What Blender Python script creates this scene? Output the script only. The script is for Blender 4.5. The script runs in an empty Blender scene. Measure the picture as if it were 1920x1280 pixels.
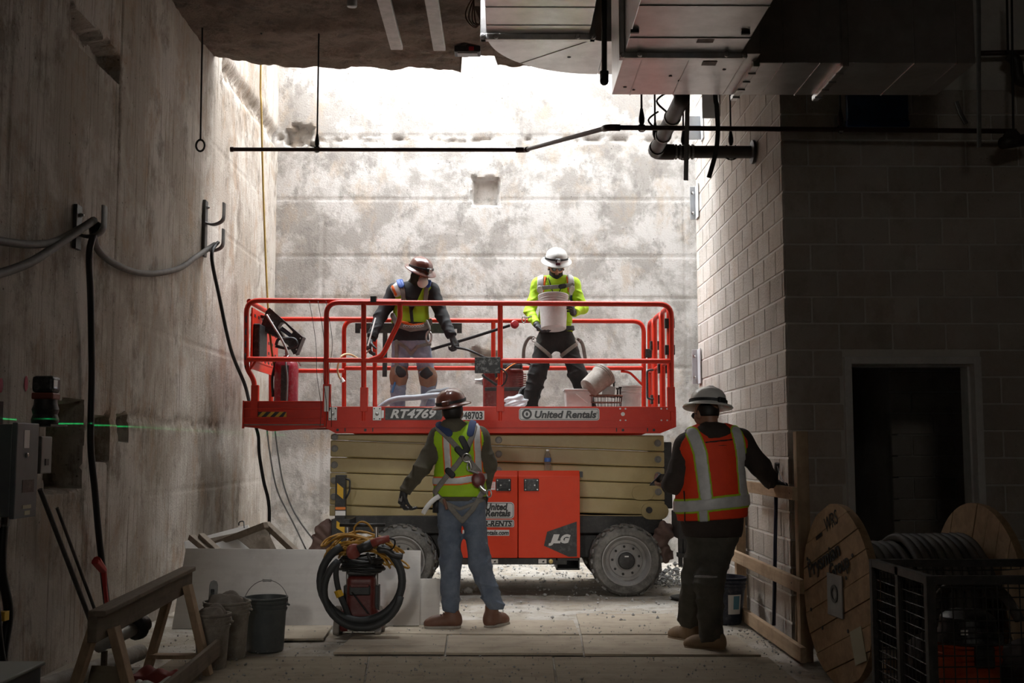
import bpy, bmesh, math, random
import numpy as np
from mathutils import Vector, Matrix, noise as mnoise
random.seed(7); rng = np.random.default_rng(7)
SC = bpy.context.scene; COL = SC.collection
R = math.radians; PI = math.pi

# ------------------------------------------------------------------ camera
F = 2150.0; VPX, VPY, CH = 945.0, 842.0, 1.45
cam = bpy.data.cameras.new('camera'); camo = bpy.data.objects.new('camera', cam); COL.objects.link(camo)
cam.sensor_width = 36; cam.lens = 36 * F / 1920; cam.clip_start = 0.05; cam.clip_end = 200
camo.location = (0, 0, CH)
camo.rotation_euler = (R(90) + math.atan((VPY - 640) / F), 0, -math.atan((960 - VPX) / F))
SC.camera = camo
CM = camo.rotation_euler.to_matrix()

# ------------------------------------------------------------------ sky, lamps, exposure
w = bpy.data.worlds.new('world'); SC.world = w; w.use_nodes = True
wt = w.node_tree; wb = wt.nodes['Background']
wb.inputs[0].default_value = (0.93, 0.965, 1.0, 1); wb.inputs[1].default_value = 31.0     # flat overcast sky above the open roof
cy = SC.cycles; cy.max_bounces = 7; cy.diffuse_bounces = 4; cy.glossy_bounces = 3; cy.transmission_bounces = 6; cy.transparent_max_bounces = 8; cy.caustics_reflective = False; cy.caustics_refractive = False
SC.view_settings.view_transform = 'Standard'; SC.view_settings.look = 'None'
SC.view_settings.exposure = 0.0; SC.view_settings.gamma = 1.0; SC.view_settings.use_curve_mapping = False
def area(name, loc, target, size, power, color=(1, 1, 1), sy=None, spread=180):
    l = bpy.data.lights.new(name, 'AREA'); l.shape = 'RECTANGLE'; l.size = size; l.size_y = sy or size
    l.energy = power; l.color = color; l.spread = R(spread)
    o = bpy.data.objects.new(name, l); COL.objects.link(o); o.location = loc
    o.rotation_euler = (Vector(target) - Vector(loc)).to_track_quat('-Z', 'Y').to_euler()
    return o
# floodlights on stands behind the photographer, aimed at the lift
def spot(name, loc, target, power, cone, color=(1, 1, 1), radius=.25, blend=.6):
    l = bpy.data.lights.new(name, 'SPOT'); l.energy = power; l.color = color; l.spot_size = R(cone); l.spot_blend = blend
    l.shadow_soft_size = radius
    o = bpy.data.objects.new(name, l); COL.objects.link(o); o.location = loc
    o.rotation_euler = (Vector(target) - Vector(loc)).to_track_quat('-Z', 'Y').to_euler()
    return o
spot('floodlight_port', (-1.5, -1.2, 2.6), (-.4, 11.4, .95), 430, 25, (1, .95, .88), .3, .9)
spot('floodlight_starboard', (1.2, -1.2, 2.7), (.1, 11.4, 1.1), 400, 22, (1, .95, .88), .3, .9)
spot('floor_fill', (-.2, 9.2, 5.3), (.05, 10.75, 0), 460, 64, (.95, .97, 1), .25, .8)  # unseen lamp added to brighten the floor strip before the lift
area('front_wall_fill', (.5, -3.5, 4.2), (.5, 4, 2.0), 1.2, 20, (1, .93, .82), .6)  # unseen fill added behind the camera for the dim front block wall

def portal(loc, rot, sx, sy):
    l = bpy.data.lights.new('skylight_portal', 'AREA'); l.shape = 'RECTANGLE'; l.size = sx; l.size_y = sy; l.cycles.is_portal = True
    o = bpy.data.objects.new('skylight_portal', l); COL.objects.link(o); o.location = loc; o.rotation_euler = rot
portal((-.18, 13.15, 6.62), (0, 0, 0), 5.6, 3.3)
# ------------------------------------------------------------------ pixel -> place (each with its own real depth)
def ray(px, py):
    return CM @ Vector(((px - 960) / F, (640 - py) / F, -1))
def P(px, py, d):
    r = ray(px, py); k = d / r.y
    return Vector((r.x * k, d, CH + r.z * k))
def HX(px, py, X):
    r = ray(px, py); k = X / r.x
    return Vector((X, r.y * k, CH + r.z * k))
def HZ(px, py, Z=0.0):
    r = ray(px, py); k = (Z - CH) / r.z
    return Vector((r.x * k, r.y * k, Z))

# ------------------------------------------------------------------ materials
MATS = {}
def nd(t, k, **kw):
    n = t.nodes.new(k)
    for a, b in kw.items(): setattr(n, a, b)
    return n
def mat(name, c1, c2=None, rough=.6, metal=0., scale=6., bump=0., bscale=40., stretch=(1, 1, 1), emit=None, est=1., alpha=None, trans=0., dust=None, damt=.5, coat=0., spec=.5):
    if name in MATS: return MATS[name]
    m = bpy.data.materials.new(name); m.use_nodes = True; t = m.node_tree; b = t.nodes['Principled BSDF']
    L = t.links.new
    b.inputs['Roughness'].default_value = rough; b.inputs['Metallic'].default_value = metal
    b.inputs['Base Color'].default_value = (*c1, 1); b.inputs['Specular IOR Level'].default_value = spec
    if coat: b.inputs['Coat Weight'].default_value = coat
    if trans: b.inputs['Transmission Weight'].default_value = trans
    if alpha is not None: b.inputs['Alpha'].default_value = alpha
    if emit: b.inputs['Emission Color'].default_value = (*emit, 1); b.inputs['Emission Strength'].default_value = est
    if c2 or bump or dust:
        g = nd(t, 'ShaderNodeNewGeometry'); mp = nd(t, 'ShaderNodeMapping'); mp.inputs['Scale'].default_value = stretch
        L(g.outputs['Position'], mp.inputs[0]); vec = mp.outputs[0]
    col = None
    if c2:
        n = nd(t, 'ShaderNodeTexNoise'); n.inputs['Scale'].default_value = scale; n.inputs['Detail'].default_value = 5; n.inputs['Roughness'].default_value = .65
        L(vec, n.inputs['Vector'])
        r = nd(t, 'ShaderNodeValToRGB'); r.color_ramp.elements[0].position = .36; r.color_ramp.elements[1].position = .66
        r.color_ramp.elements[0].color = (*c1, 1); r.color_ramp.elements[1].color = (*c2, 1)
        L(n.outputs['Fac'], r.inputs[0]); col = r.outputs[0]
        L(col, b.inputs['Base Color'])
    if dust:
        n = nd(t, 'ShaderNodeTexNoise'); n.inputs['Scale'].default_value = 23; n.inputs['Detail'].default_value = 6; n.inputs['Roughness'].default_value = .75
        L(vec, n.inputs['Vector'])
        r = nd(t, 'ShaderNodeValToRGB'); r.color_ramp.elements[0].position = .5; r.color_ramp.elements[1].position = .72
        r.color_ramp.elements[0].color = (0, 0, 0, 1); r.color_ramp.elements[1].color = (damt, damt, damt, 1)
        L(n.outputs['Fac'], r.inputs[0])
        mx = nd(t, 'ShaderNodeMix', data_type='RGBA'); L(r.outputs[0], mx.inputs['Factor'])
        if col: L(col, mx.inputs['A'])
        else: mx.inputs['A'].default_value = (*c1, 1)
        mx.inputs['B'].default_value = (*dust, 1); L(mx.outputs['Result'], b.inputs['Base Color'])
    if bump:
        n = nd(t, 'ShaderNodeTexNoise'); n.inputs['Scale'].default_value = bscale; n.inputs['Detail'].default_value = 4
        L(g.outputs['Position'], n.inputs['Vector'])
        bp = nd(t, 'ShaderNodeBump'); bp.inputs['Strength'].default_value = bump; bp.inputs['Distance'].default_value = .02
        L(n.outputs['Fac'], bp.inputs['Height']); L(bp.outputs[0], b.inputs['Normal'])
    MATS[name] = m
    return m

def concrete(name, base, warm, dark, streak_axis=None, pit=.5, blotch=1.2, light=None, streak_amt=.5, bump=.35, coarse=0.0, wamt=.7, vary=0.):
    """cast concrete: blotches of cement skin, form-board streaks, rust tint and bug holes"""
    m = bpy.data.materials.new(name); m.use_nodes = True; t = m.node_tree; b = t.nodes['Principled BSDF']; L = t.links.new
    b.inputs['Roughness'].default_value = .88; b.inputs['Specular IOR Level'].default_value = .25
    g = nd(t, 'ShaderNodeNewGeometry'); pos = g.outputs['Position']
    def noi(scale, detail=5, rough=.6, st=(1, 1, 1), dist=0):
        mp = nd(t, 'ShaderNodeMapping'); mp.inputs['Scale'].default_value = st; L(pos, mp.inputs[0])
        n = nd(t, 'ShaderNodeTexNoise'); n.inputs['Scale'].default_value = scale; n.inputs['Detail'].default_value = detail
        n.inputs['Roughness'].default_value = rough; n.inputs['Distortion'].default_value = dist; L(mp.outputs[0], n.inputs['Vector']); return n.outputs['Fac']
    def ramp(f, a, c, lo=0., hi=1.):
        r = nd(t, 'ShaderNodeMapRange'); r.inputs['From Min'].default_value = a; r.inputs['From Max'].default_value = c
        r.inputs['To Min'].default_value = lo; r.inputs['To Max'].default_value = hi; L(f, r.inputs['Value']); return r.outputs['Result']
    def mix(f, A, B):
        x = nd(t, 'ShaderNodeMix', data_type='RGBA')
        if isinstance(f, float): x.inputs['Factor'].default_value = f
        else: L(f, x.inputs['Factor'])
        for s, v in (('A', A), ('B', B)):
            if isinstance(v, tuple): x.inputs[s].default_value = (*v, 1)
            else: L(v, x.inputs[s])
        return x.outputs['Result']
    c = mix(ramp(noi(blotch, 7, .68, dist=.25), .45, .55), base, light or tuple(min(1, v * 1.35) for v in base))
    c = mix(ramp(noi(blotch * 1.7 + .3, 6, .7, (1.3, 1.3, .8), .2), .52, .64, 0, wamt), c, warm)
    c = mix(ramp(noi(blotch * 2.6, 7, .75, (1, 1, .7)), .53, .64, 0, .7), c, dark)
    if streak_axis:
        c = mix(ramp(noi(7, 4, .7, streak_axis), .54, .66, 0, streak_amt), c, dark)
        c = mix(ramp(noi(22, 3, .6, streak_axis), .60, .68, 0, streak_amt * .6), c, tuple(v * .6 for v in dark))
    c = mix(ramp(noi(60, 3, .7), .45, .75, 0, .22), c, tuple(min(1, v * 1.5) for v in base))
    if pit:
        v = nd(t, 'ShaderNodeTexVoronoi'); v.inputs['Scale'].default_value = 14; L(pos, v.inputs['Vector'])
        lowf = ramp(noi(3.1, 3), .45, .6)
        pm = ramp(v.outputs['Distance'], .05, .13, pit, 0)
        mm = nd(t, 'ShaderNodeMath', operation='MULTIPLY'); L(pm, mm.inputs[0]); L(lowf, mm.inputs[1])
        c = mix(mm.outputs[0], c, tuple(v_ * .28 for v_ in dark))
    if vary:
        oi = nd(t, 'ShaderNodeObjectInfo'); hs = nd(t, 'ShaderNodeHueSaturation'); L(c, hs.inputs['Color'])
        mr = nd(t, 'ShaderNodeMapRange'); mr.inputs['To Min'].default_value = 1 - vary; mr.inputs['To Max'].default_value = 1 + vary * .6; L(oi.outputs['Random'], mr.inputs['Value']); L(mr.outputs['Result'], hs.inputs['Value']); c = hs.outputs['Color']
    L(c, b.inputs['Base Color'])
    h = noi(45, 5, .7); bp = nd(t, 'ShaderNodeBump'); bp.inputs['Strength'].default_value = bump; bp.inputs['Distance'].default_value = .02; L(h, bp.inputs['Height'])
    nrm = bp.outputs[0]
    if coarse:
        b2 = nd(t, 'ShaderNodeBump'); b2.inputs['Strength'].default_value = coarse; b2.inputs['Distance'].default_value = .05
        L(noi(14, 6, .75), b2.inputs['Height']); L(nrm, b2.inputs['Normal']); nrm = b2.outputs[0]
    L(nrm, b.inputs['Normal'])
    return m

def wood(name, c1, c2, axis=0, rough=.75, rings=14., bump=.25, dirt=None):
    m = bpy.data.materials.new(name); m.use_nodes = True; t = m.node_tree; b = t.nodes['Principled BSDF']; L = t.links.new
    b.inputs['Roughness'].default_value = rough; b.inputs['Specular IOR Level'].default_value = .25
    tc = nd(t, 'ShaderNodeTexCoord'); mp = nd(t, 'ShaderNodeMapping')
    st = [rings, rings, rings]; st[axis] = rings * .06; mp.inputs['Scale'].default_value = st
    L(tc.outputs['Object'], mp.inputs[0])
    n = nd(t, 'ShaderNodeTexNoise'); n.inputs['Scale'].default_value = 2.2; n.inputs['Detail'].default_value = 6; n.inputs['Distortion'].default_value = .9
    L(mp.outputs[0], n.inputs['Vector'])
    r = nd(t, 'ShaderNodeValToRGB'); r.color_ramp.elements[0].position = .3; r.color_ramp.elements[1].position = .7
    r.color_ramp.elements[0].color = (*c1, 1); r.color_ramp.elements[1].color = (*c2, 1); L(n.outputs['Fac'], r.inputs[0])
    g = nd(t, 'ShaderNodeNewGeometry'); n2 = nd(t, 'ShaderNodeTexNoise'); n2.inputs['Scale'].default_value = 5; n2.inputs['Detail'].default_value = 6; n2.inputs['Roughness'].default_value = .7
    L(g.outputs['Position'], n2.inputs['Vector'])
    r2 = nd(t, 'ShaderNodeMapRange'); r2.inputs['From Min'].default_value = .48; r2.inputs['From Max'].default_value = .7; r2.inputs['To Max'].default_value = .6; L(n2.outputs['Fac'], r2.inputs['Value'])
    x = nd(t, 'ShaderNodeMix', data_type='RGBA'); L(r2.outputs[0], x.inputs['Factor']); L(r.outputs[0], x.inputs['A']); x.inputs['B'].default_value = (*(dirt or tuple(v * .55 for v in c1)), 1)
    L(x.outputs['Result'], b.inputs['Base Color'])
    bp = nd(t, 'ShaderNodeBump'); bp.inputs['Strength'].default_value = bump; bp.inputs['Distance'].default_value = .01; L(n.outputs['Fac'], bp.inputs['Height']); L(bp.outputs[0], b.inputs['Normal'])
    return m

# ------------------------------------------------------------------ objects
WL = {}
def link(o, parent=None, wloc=(0, 0, 0)):
    COL.objects.link(o); wl = Vector(wloc); WL[o.name] = wl
    if parent is not None:
        o.parent = parent; o.location = wl - WL[parent.name]
    else: o.location = wl
    return o
def tag(o, label=None, cat=None, group=None, kind=None):
    if label: o['label'] = label
    if cat: o['category'] = cat
    if group: o['group'] = group
    if kind: o['kind'] = kind
    return o
def thing(name, loc, label, cat, group=None):
    o = bpy.data.objects.new(name, None); o.empty_display_size = .1; link(o, None, loc)
    return tag(o, label, cat, group)
def mkobj(name, V, Fc, m, parent=None, smooth=False, bevel=0, base=True, mesh_only=False, autosm=None):
    V = np.asarray(V, dtype=np.float64).reshape(-1, 3)
    lo = V.min(0); hi = V.max(0)
    org = np.array([(lo[0] + hi[0]) / 2, (lo[1] + hi[1]) / 2, lo[2]]) if base else np.zeros(3)
    me = bpy.data.meshes.new(name); me.from_pydata((V - org).tolist(), [], Fc if isinstance(Fc, list) else Fc.tolist())
    if m is not None:
        for mm in (m if isinstance(m, (list, tuple)) else [m]): me.materials.append(mm)
    if smooth: me.polygons.foreach_set('use_smooth', np.ones(len(me.polygons), dtype=bool))
    me.update()
    o = bpy.data.objects.new(name, me); link(o, parent, org)
    if bevel:
        b = o.modifiers.new('bevel', 'BEVEL'); b.width = bevel; b.segments = 2; b.limit_method = 'ANGLE'; b.angle_limit = R(40)
    if smooth and autosm:
        me.set_sharp_from_angle(angle=R(autosm))
    return o
def frame(z, up=(0, 0, 1)):
    z = Vector(z).normalized(); up = Vector(up)
    if abs(z.dot(up)) > .99: up = Vector((0, 1, 0))
    x = up.cross(z).normalized(); y = z.cross(x)
    return x, y, z
class MB:
    def __init__(s): s.v = []; s.f = []
    def add(s, V, Fc):
        n = len(s.v); s.v += [tuple(v) for v in V]; s.f += [tuple(i + n for i in f) for f in Fc]; return s
    def box(s, c, size, M=None):
        hx, hy, hz = [a / 2 for a in size]; c = Vector(c); pts = []
        for x, y, z in ((-1,-1,-1),(1,-1,-1),(1,1,-1),(-1,1,-1),(-1,-1,1),(1,-1,1),(1,1,1),(-1,1,1)):
            p = Vector((x * hx, y * hy, z * hz)); pts.append(c + (M @ p if M else p))
        return s.add(pts, [(3,2,1,0),(4,5,6,7),(0,1,5,4),(1,2,6,5),(2,3,7,6),(3,0,4,7)])
    def bb(s, x0, x1, y0, y1, z0, z1):
        return s.box(((x0 + x1) / 2, (y0 + y1) / 2, (z0 + z1) / 2), (abs(x1 - x0), abs(y1 - y0), abs(z1 - z0)))
    def bar(s, a, b, wd, hg, up=(0, 0, 1)):
        a = Vector(a); b = Vector(b); x, y, z = frame(b - a, up)
        return s.box((a + b) / 2, (wd, hg, (b - a).length), Matrix((x, y, z)).transposed())
    def tube(s, pts, r, n=8, closed=False, caps=True, up=(0, 0, 1), flat=1.0):
        pts = [Vector(p) for p in pts]; N = len(pts); rings = []
        rr = r if hasattr(r, '__len__') else [r] * N
        px = None
        for i, p in enumerate(pts):
            if closed: tdir = pts[(i + 1) % N] - pts[i - 1]
            else: tdir = pts[min(i + 1, N - 1)] - pts[max(i - 1, 0)]
            if tdir.length < 1e-9: tdir = Vector((0, 0, 1))
            tdir.normalize()
            if px is None: x, y, _ = frame(tdir, up)
            else:
                x = px - tdir * px.dot(tdir); x.normalize(); y = tdir.cross(x)
            px = x
            rings.append([p + x * (rr[i] * math.cos(2 * PI * k / n)) + y * (rr[i] * flat * math.sin(2 * PI * k / n)) for k in range(n)])
        V = [q for ring in rings for q in ring]; Fc = []
        for i in range(N if closed else N - 1):
            j = (i + 1) % N
            for k in range(n): Fc.append((i * n + k, i * n + (k + 1) % n, j * n + (k + 1) % n, j * n + k))
        if caps and not closed:
            Fc.append(tuple(reversed(range(n)))); Fc.append(tuple((N - 1) * n + k for k in range(n)))
        return s.add(V, Fc)
    def cyl(s, a, b, r, n=16, r2=None): return s.tube([a, b], [r, r if r2 is None else r2], n)
    def lathe(s, prof, c, axis=(0, 0, 1), n=28, sx=1., sy=1., M=None, close=False, cap0=True):
        """prof: list of (radius, height); c: origin"""
        c = Vector(c)
        if M is None:
            x, y, z = frame(axis, (0, 1, 0) if abs(Vector(axis).normalized().z) > .9 else (0, 0, 1)); M = Matrix((x, y, z)).transposed()
        V = []; N = len(prof)
        for (r, h) in prof:
            for k in range(n):
                a = 2 * PI * k / n; V.append(c + M @ Vector((r * sx * math.cos(a), r * sy * math.sin(a), h)))
        Fc = []
        for i in range(N - 1 + (1 if close else 0)):
            j = (i + 1) % N
            for k in range(n): Fc.append((i * n + k, i * n + (k + 1) % n, j * n + (k + 1) % n, j * n + k))
        if not close:
            if prof[0][0] > 1e-6 and cap0: Fc.append(tuple(reversed(range(n))))
            if prof[-1][0] > 1e-6: Fc.append(tuple((N - 1) * n + k for k in range(n)))
        return s.add(V, Fc)
    def prism(s, poly, org, ux, uy, depth):
        """extrude a 2-D polygon (counter-clockwise in ux, uy) along ux x uy by depth"""
        org = Vector(org); ux = Vector(ux); uy = Vector(uy); nz = ux.cross(uy).normalized()
        n = len(poly); a = [org + ux * p[0] + uy * p[1] for p in poly]; b = [p + nz * depth for p in a]
        Fc = [tuple(reversed(range(n))), tuple(range(n, 2 * n))] + [(k, (k + 1) % n, n + (k + 1) % n, n + k) for k in range(n)]
        return s.add(a + b, Fc)
    def build(s, name, m, parent=None, smooth=False, bevel=0, autosm=None):
        return mkobj(name, s.v, s.f, m, parent, smooth, bevel, autosm=autosm)
def spl(pts, n=8, closed=False):
    """Catmull-Rom through the points"""
    pts = [Vector(p) for p in pts]; out = []; N = len(pts)
    for i in range(N if closed else N - 1):
        if closed: p0, p1, p2, p3 = pts[i - 1], pts[i], pts[(i + 1) % N], pts[(i + 2) % N]
        else: p0, p1, p2, p3 = pts[max(i - 1, 0)], pts[i], pts[i + 1], pts[min(i + 2, N - 1)]
        for k in range(n):
            t = k / n
            out.append(.5 * ((2 * p1) + (p2 - p0) * t + (2 * p0 - 5 * p1 + 4 * p2 - p3) * t * t + (3 * p1 - p0 - 3 * p2 + p3) * t ** 3))
    if not closed: out.append(pts[-1])
    return out
def rnd_path(pts, rad, n=5):
    """polyline with rounded corners"""
    pts = [Vector(p) for p in pts]; out = [pts[0]]
    for i in range(1, len(pts) - 1):
        a, b, c = pts[i - 1], pts[i], pts[i + 1]; u = (a - b); v = (c - b); r = min(rad, u.length * .49, v.length * .49)
        p, q = b + u.normalized() * r, b + v.normalized() * r
        for k in range(n + 1):
            t = k / n; out.append(p * (1 - t) ** 2 + b * 2 * t * (1 - t) + q * t * t)
    return out + [pts[-1]]
def text(body, org, ux, uy, size, m, parent, name='lettering', shear=0., bold=0., width=None, align='LEFT', lift=.002, sx=1.):
    cu = bpy.data.curves.new(name, 'FONT'); cu.body = body; cu.size = size; cu.shear = shear; cu.offset = bold; cu.align_x = align; cu.resolution_u = 3; cu.extrude = .0008
    to = bpy.data.objects.new('tmp', cu); COL.objects.link(to); dg = bpy.context.evaluated_depsgraph_get(); dg.update()
    me = bpy.data.meshes.new_from_object(to.evaluated_get(dg)); bpy.data.objects.remove(to); bpy.data.curves.remove(cu)
    n = len(me.vertices); V = np.empty(n * 3); me.vertices.foreach_get('co', V); V = V.reshape(-1, 3)
    k = sx
    if width: k = width / max(1e-6, V[:, 0].max() - V[:, 0].min())
    V[:, 0] *= k
    org = np.array(org); ux = np.array(Vector(ux).normalized()); uy = np.array(Vector(uy).normalized()); nz = np.cross(ux, uy)
    Wd = org + V[:, :1] * ux + V[:, 1:2] * uy + (V[:, 2:3] + lift) * nz
    o = mkobj(name, Wd, [tuple(p.vertices) for p in me.polygons], m, parent); bpy.data.meshes.remove(me)
    return o
def vnoise(a, b, sc, seed=0, octv=3):
    """cheap smooth 2-D noise, vectorised"""
    out = np.zeros(np.broadcast(a, b).shape); amp = 1.; tot = 0
    for o in range(octv):
        s = sc * 2 ** o; x = a * s + seed * 17.3; y = b * s + seed * 9.1; xi = np.floor(x).astype(np.int64); yi = np.floor(y).astype(np.int64); fx = x - xi; fy = y - yi
        fx = fx * fx * (3 - 2 * fx); fy = fy * fy * (3 - 2 * fy)
        def h(i, j):
            n = (i * 374761393 + j * 668265263 + seed * 1013 + o * 7919) & 0xffffffff; n = ((n ^ (n >> 13)) * 1274126177) & 0xffffffff
            return ((n ^ (n >> 16)) & 0xffff) / 65535.
        out += amp * ((h(xi, yi) * (1 - fx) + h(xi + 1, yi) * fx) * (1 - fy) + (h(xi, yi + 1) * (1 - fx) + h(xi + 1, yi + 1) * fx) * fy); tot += amp; amp *= .5
    return out / tot - .5
def hfield(name, org, ud, vd, U, V, depth, m, mask=None):
    """relief surface: depth(u, v) is carved into the wall, away from ud x vd"""
    U = np.asarray(U); V = np.asarray(V); uu, vv = np.meshgrid(U, V, indexing='ij'); dp = depth(uu, vv)
    ud = np.array(ud, float); vd = np.array(vd, float); nz = np.cross(ud, vd)
    Pn = np.array(org, float) + uu[..., None] * ud + vv[..., None] * vd - dp[..., None] * nz
    nu, nv = len(U), len(V); idx = np.arange(nu * nv).reshape(nu, nv)
    q = np.stack([idx[:-1, :-1], idx[1:, :-1], idx[1:, 1:], idx[:-1, 1:]], -1).reshape(-1, 4)
    if mask is not None:
        keep = mask(uu, vv); kq = (keep[:-1, :-1] & keep[1:, :-1] & keep[1:, 1:] & keep[:-1, 1:]).reshape(-1); q = q[kq]
    return mkobj(name, Pn.reshape(-1, 3), q, m, None, smooth=True, autosm=50)
# ================================================================== the setting
XL, XR, YB, ZC, YO, YF = -2.97, 2.14, 14.75, 5.43, 11.7, 8.65     # left wall, block wall, back wall, ceiling, edge of the roof opening, block wall facing us
M_left = concrete('concrete_left', (.36, .31, .26), (.33, .225, .145), (.145, .117, .09), (1, 5.5, .12), .9, .9, (.50, .455, .405), .75, .5)
M_back = concrete('concrete_back', (.37, .355, .335), (.46, .37, .275), (.235, .225, .21), (1, 1, .25), .8, 1.5, (.60, .59, .575), .18, .35, 0, .5)
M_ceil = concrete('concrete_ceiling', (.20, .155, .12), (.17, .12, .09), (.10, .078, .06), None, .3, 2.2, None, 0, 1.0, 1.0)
M_floor = concrete('concrete_floor', (.40, .355, .29), (.36, .30, .22), (.22, .19, .15), None, .35, 1.6, (.5, .47, .42), 0, .5)
M_pale = concrete('concrete_pale', (.42, .405, .38), (.46, .38, .29), (.3, .285, .265), (1, 3, .3), .4, 1.2, (.6, .59, .57), .25)
M_block = concrete('block', (.50, .445, .39), (.48, .41, .34), (.40, .35, .295), None, .35, 1.1, (.57, .525, .475), 0, .55, vary=.16)
M_mortar = mat('mortar', (.74, .72, .68), (.64, .62, .58), rough=.9, scale=8, bump=.3)
M_dark = mat('dark_void', (.03, .028, .026), rough=.9)

def niche(u, v, u0, u1, v0, v1, dpt, rag=.02, seed=1):
    n = rag * 2 * vnoise(u, v, 9, seed, 3)
    ins = np.minimum(np.minimum(u - u0, u1 - u) + n, np.minimum(v - v0, v1 - v) + n)
    return np.clip(ins / .03, 0, 1) * dpt
def groove(x, at, wd=.012, dpt=.008): return np.where(np.abs(x - at) < wd, dpt, 0.)
# left wall: u = y (depth), v = z.  ud x vd must point into the room (+x)
def LW(px, py): p = HX(px, py, XL); return p.y, p.z
nA = (LW(86, 800)[0], LW(158, 800)[0], LW(120, 922)[1], LW(120, 748)[1])
nB = (LW(172, 800)[0], LW(207, 800)[0], LW(190, 868)[1], LW(190, 778)[1])
nC = (LW(222, 800)[0], LW(241, 800)[0], LW(231, 830)[1], LW(231, 776)[1])
def d_left(u, v):
    d = .012 * vnoise(u, v, 1.1, 3, 3)
    d += groove(u, LW(218, 400)[0], .013, .012) + groove(u, LW(10, 400)[0], .013, .01)
    for zz in (LW(300, 625)[1], LW(300, 925)[1], LW(300, 168)[1], LW(300, 345)[1]):
        d += np.where(np.abs(v - zz - .015 * vnoise(u, v * 0, 2, 5)) < .012, .006, 0)
    d = np.maximum(d, niche(u, v, *nA, .32, .03, 2)); d = np.maximum(d, niche(u, v, *nB, .2, .02, 4)); d = np.maximum(d, niche(u, v, *nC, .2, .015, 6))
    # long ragged slot under the ceiling
    sl = niche(u, v, LW(135, 40)[0], LW(226, 110)[0], 4.27, 4.5, .16, .05, 8); d = np.maximum(d, sl)
    # honeycombed band with chipped lips
    zb = LW(330, 790)[1] + .10 * vnoise(u, v * 0, 1.5, 12, 3); bm = np.exp(-((v - zb) / .05) ** 2) * ((u > 8.6) & (u < 12.2))
    d += bm * (.010 + .05 * vnoise(u, v, 16, 13, 3))
    # broken edge where the slab was cut away, above the opening
    zs = ZC + .07; bm = np.exp(-np.abs((v - zs - .05 * vnoise(u, v * 0, 2.2, 9, 3)) / .11) ** 3) * (u > YO + .1)
    d += bm * (.07 + .16 * np.abs(vnoise(u, v, 9, 10, 4)))
    d += np.where((u > YO) & (v > 4.6) & (v < zs), .05 * vnoise(u, v, 10, 15, 3) * np.clip((v - 4.6) / .8, 0, 1), 0)
    return d
wl = hfield('wall_left', (XL, 0, 0), (0, 1, 0), (0, 0, 1), np.concatenate([np.linspace(-5, 5.9, 8), np.arange(6, YB + .2, .025)]), np.concatenate([np.arange(-.1, 6.9, .025), [7.1]]), d_left, M_left); tag(wl, kind='structure')
# back wall: u = -x ... (ud x vd points to -y)
def d_back(u, v):
    X = u
    d = .01 * vnoise(u, v, 1.0, 21, 3)
    q0, q1 = P(885, 385, YB), P(936, 332, YB); d = np.maximum(d, niche(u, v, q0.x, q1.x, q0.z, q1.z, .13, .03, 22))
    q0, q1 = P(530, 272, YB), P(588, 236, YB); d = np.maximum(d, niche(u, v, q0.x, q1.x, q0.z, q1.z, .16, .08, 23) * (.7 + .9 * np.abs(vnoise(u, v, 12, 24, 3))))
    q0, q1 = P(1235, 268, YB), P(1312, 234, YB); d = np.maximum(d, niche(u, v, q0.x, q1.x, q0.z, q1.z, .1, .1, 25) * (.5 + 1.2 * np.abs(vnoise(u, v, 12, 26, 3))))
    q0, q1 = P(880, 690, YB), P(935, 655, YB); d = np.maximum(d, niche(u, v, q0.x, q1.x, q0.z, q1.z, .08, .06, 31))
    zb = P(700, 262, YB).z + .05 * vnoise(u, v * 0, 1.5, 27, 3); d += np.exp(-((v - zb) / .03) ** 2) * np.clip(vnoise(u, v, 8, 28, 3) * .2, 0, .05)
    for zz in (P(700, 372, YB).z, P(700, 480, YB).z, P(700, 560, YB).z, P(700, 690, YB).z, P(700, 232, YB).z - .15):
        d += np.where(np.abs(v - zz) < .014, .007, 0)
    for xx in (P(922, 500, YB).x, P(975, 500, YB).x, P(1285, 500, YB).x, P(608, 300, YB).x):
        d += np.where((np.abs(u - xx) < .014) & (v < 4.9 + .6 * np.sin(xx * 9)), .007, 0)
    return d
wb_ = hfield('wall_back', (0, YB, 0), (1, 0, 0), (0, 0, 1), np.arange(XL - .2, 2.72, .025), np.concatenate([np.arange(-.1, 6.76, .025), [12]]), d_back, M_back); tag(wb_, kind='structure')
# concrete return behind the end of the block wall
tag(MB().bb(2.6, 2.85, 11.3, YB + .1, 0, 9).build('wall_return', M_pale), kind='structure')
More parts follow.
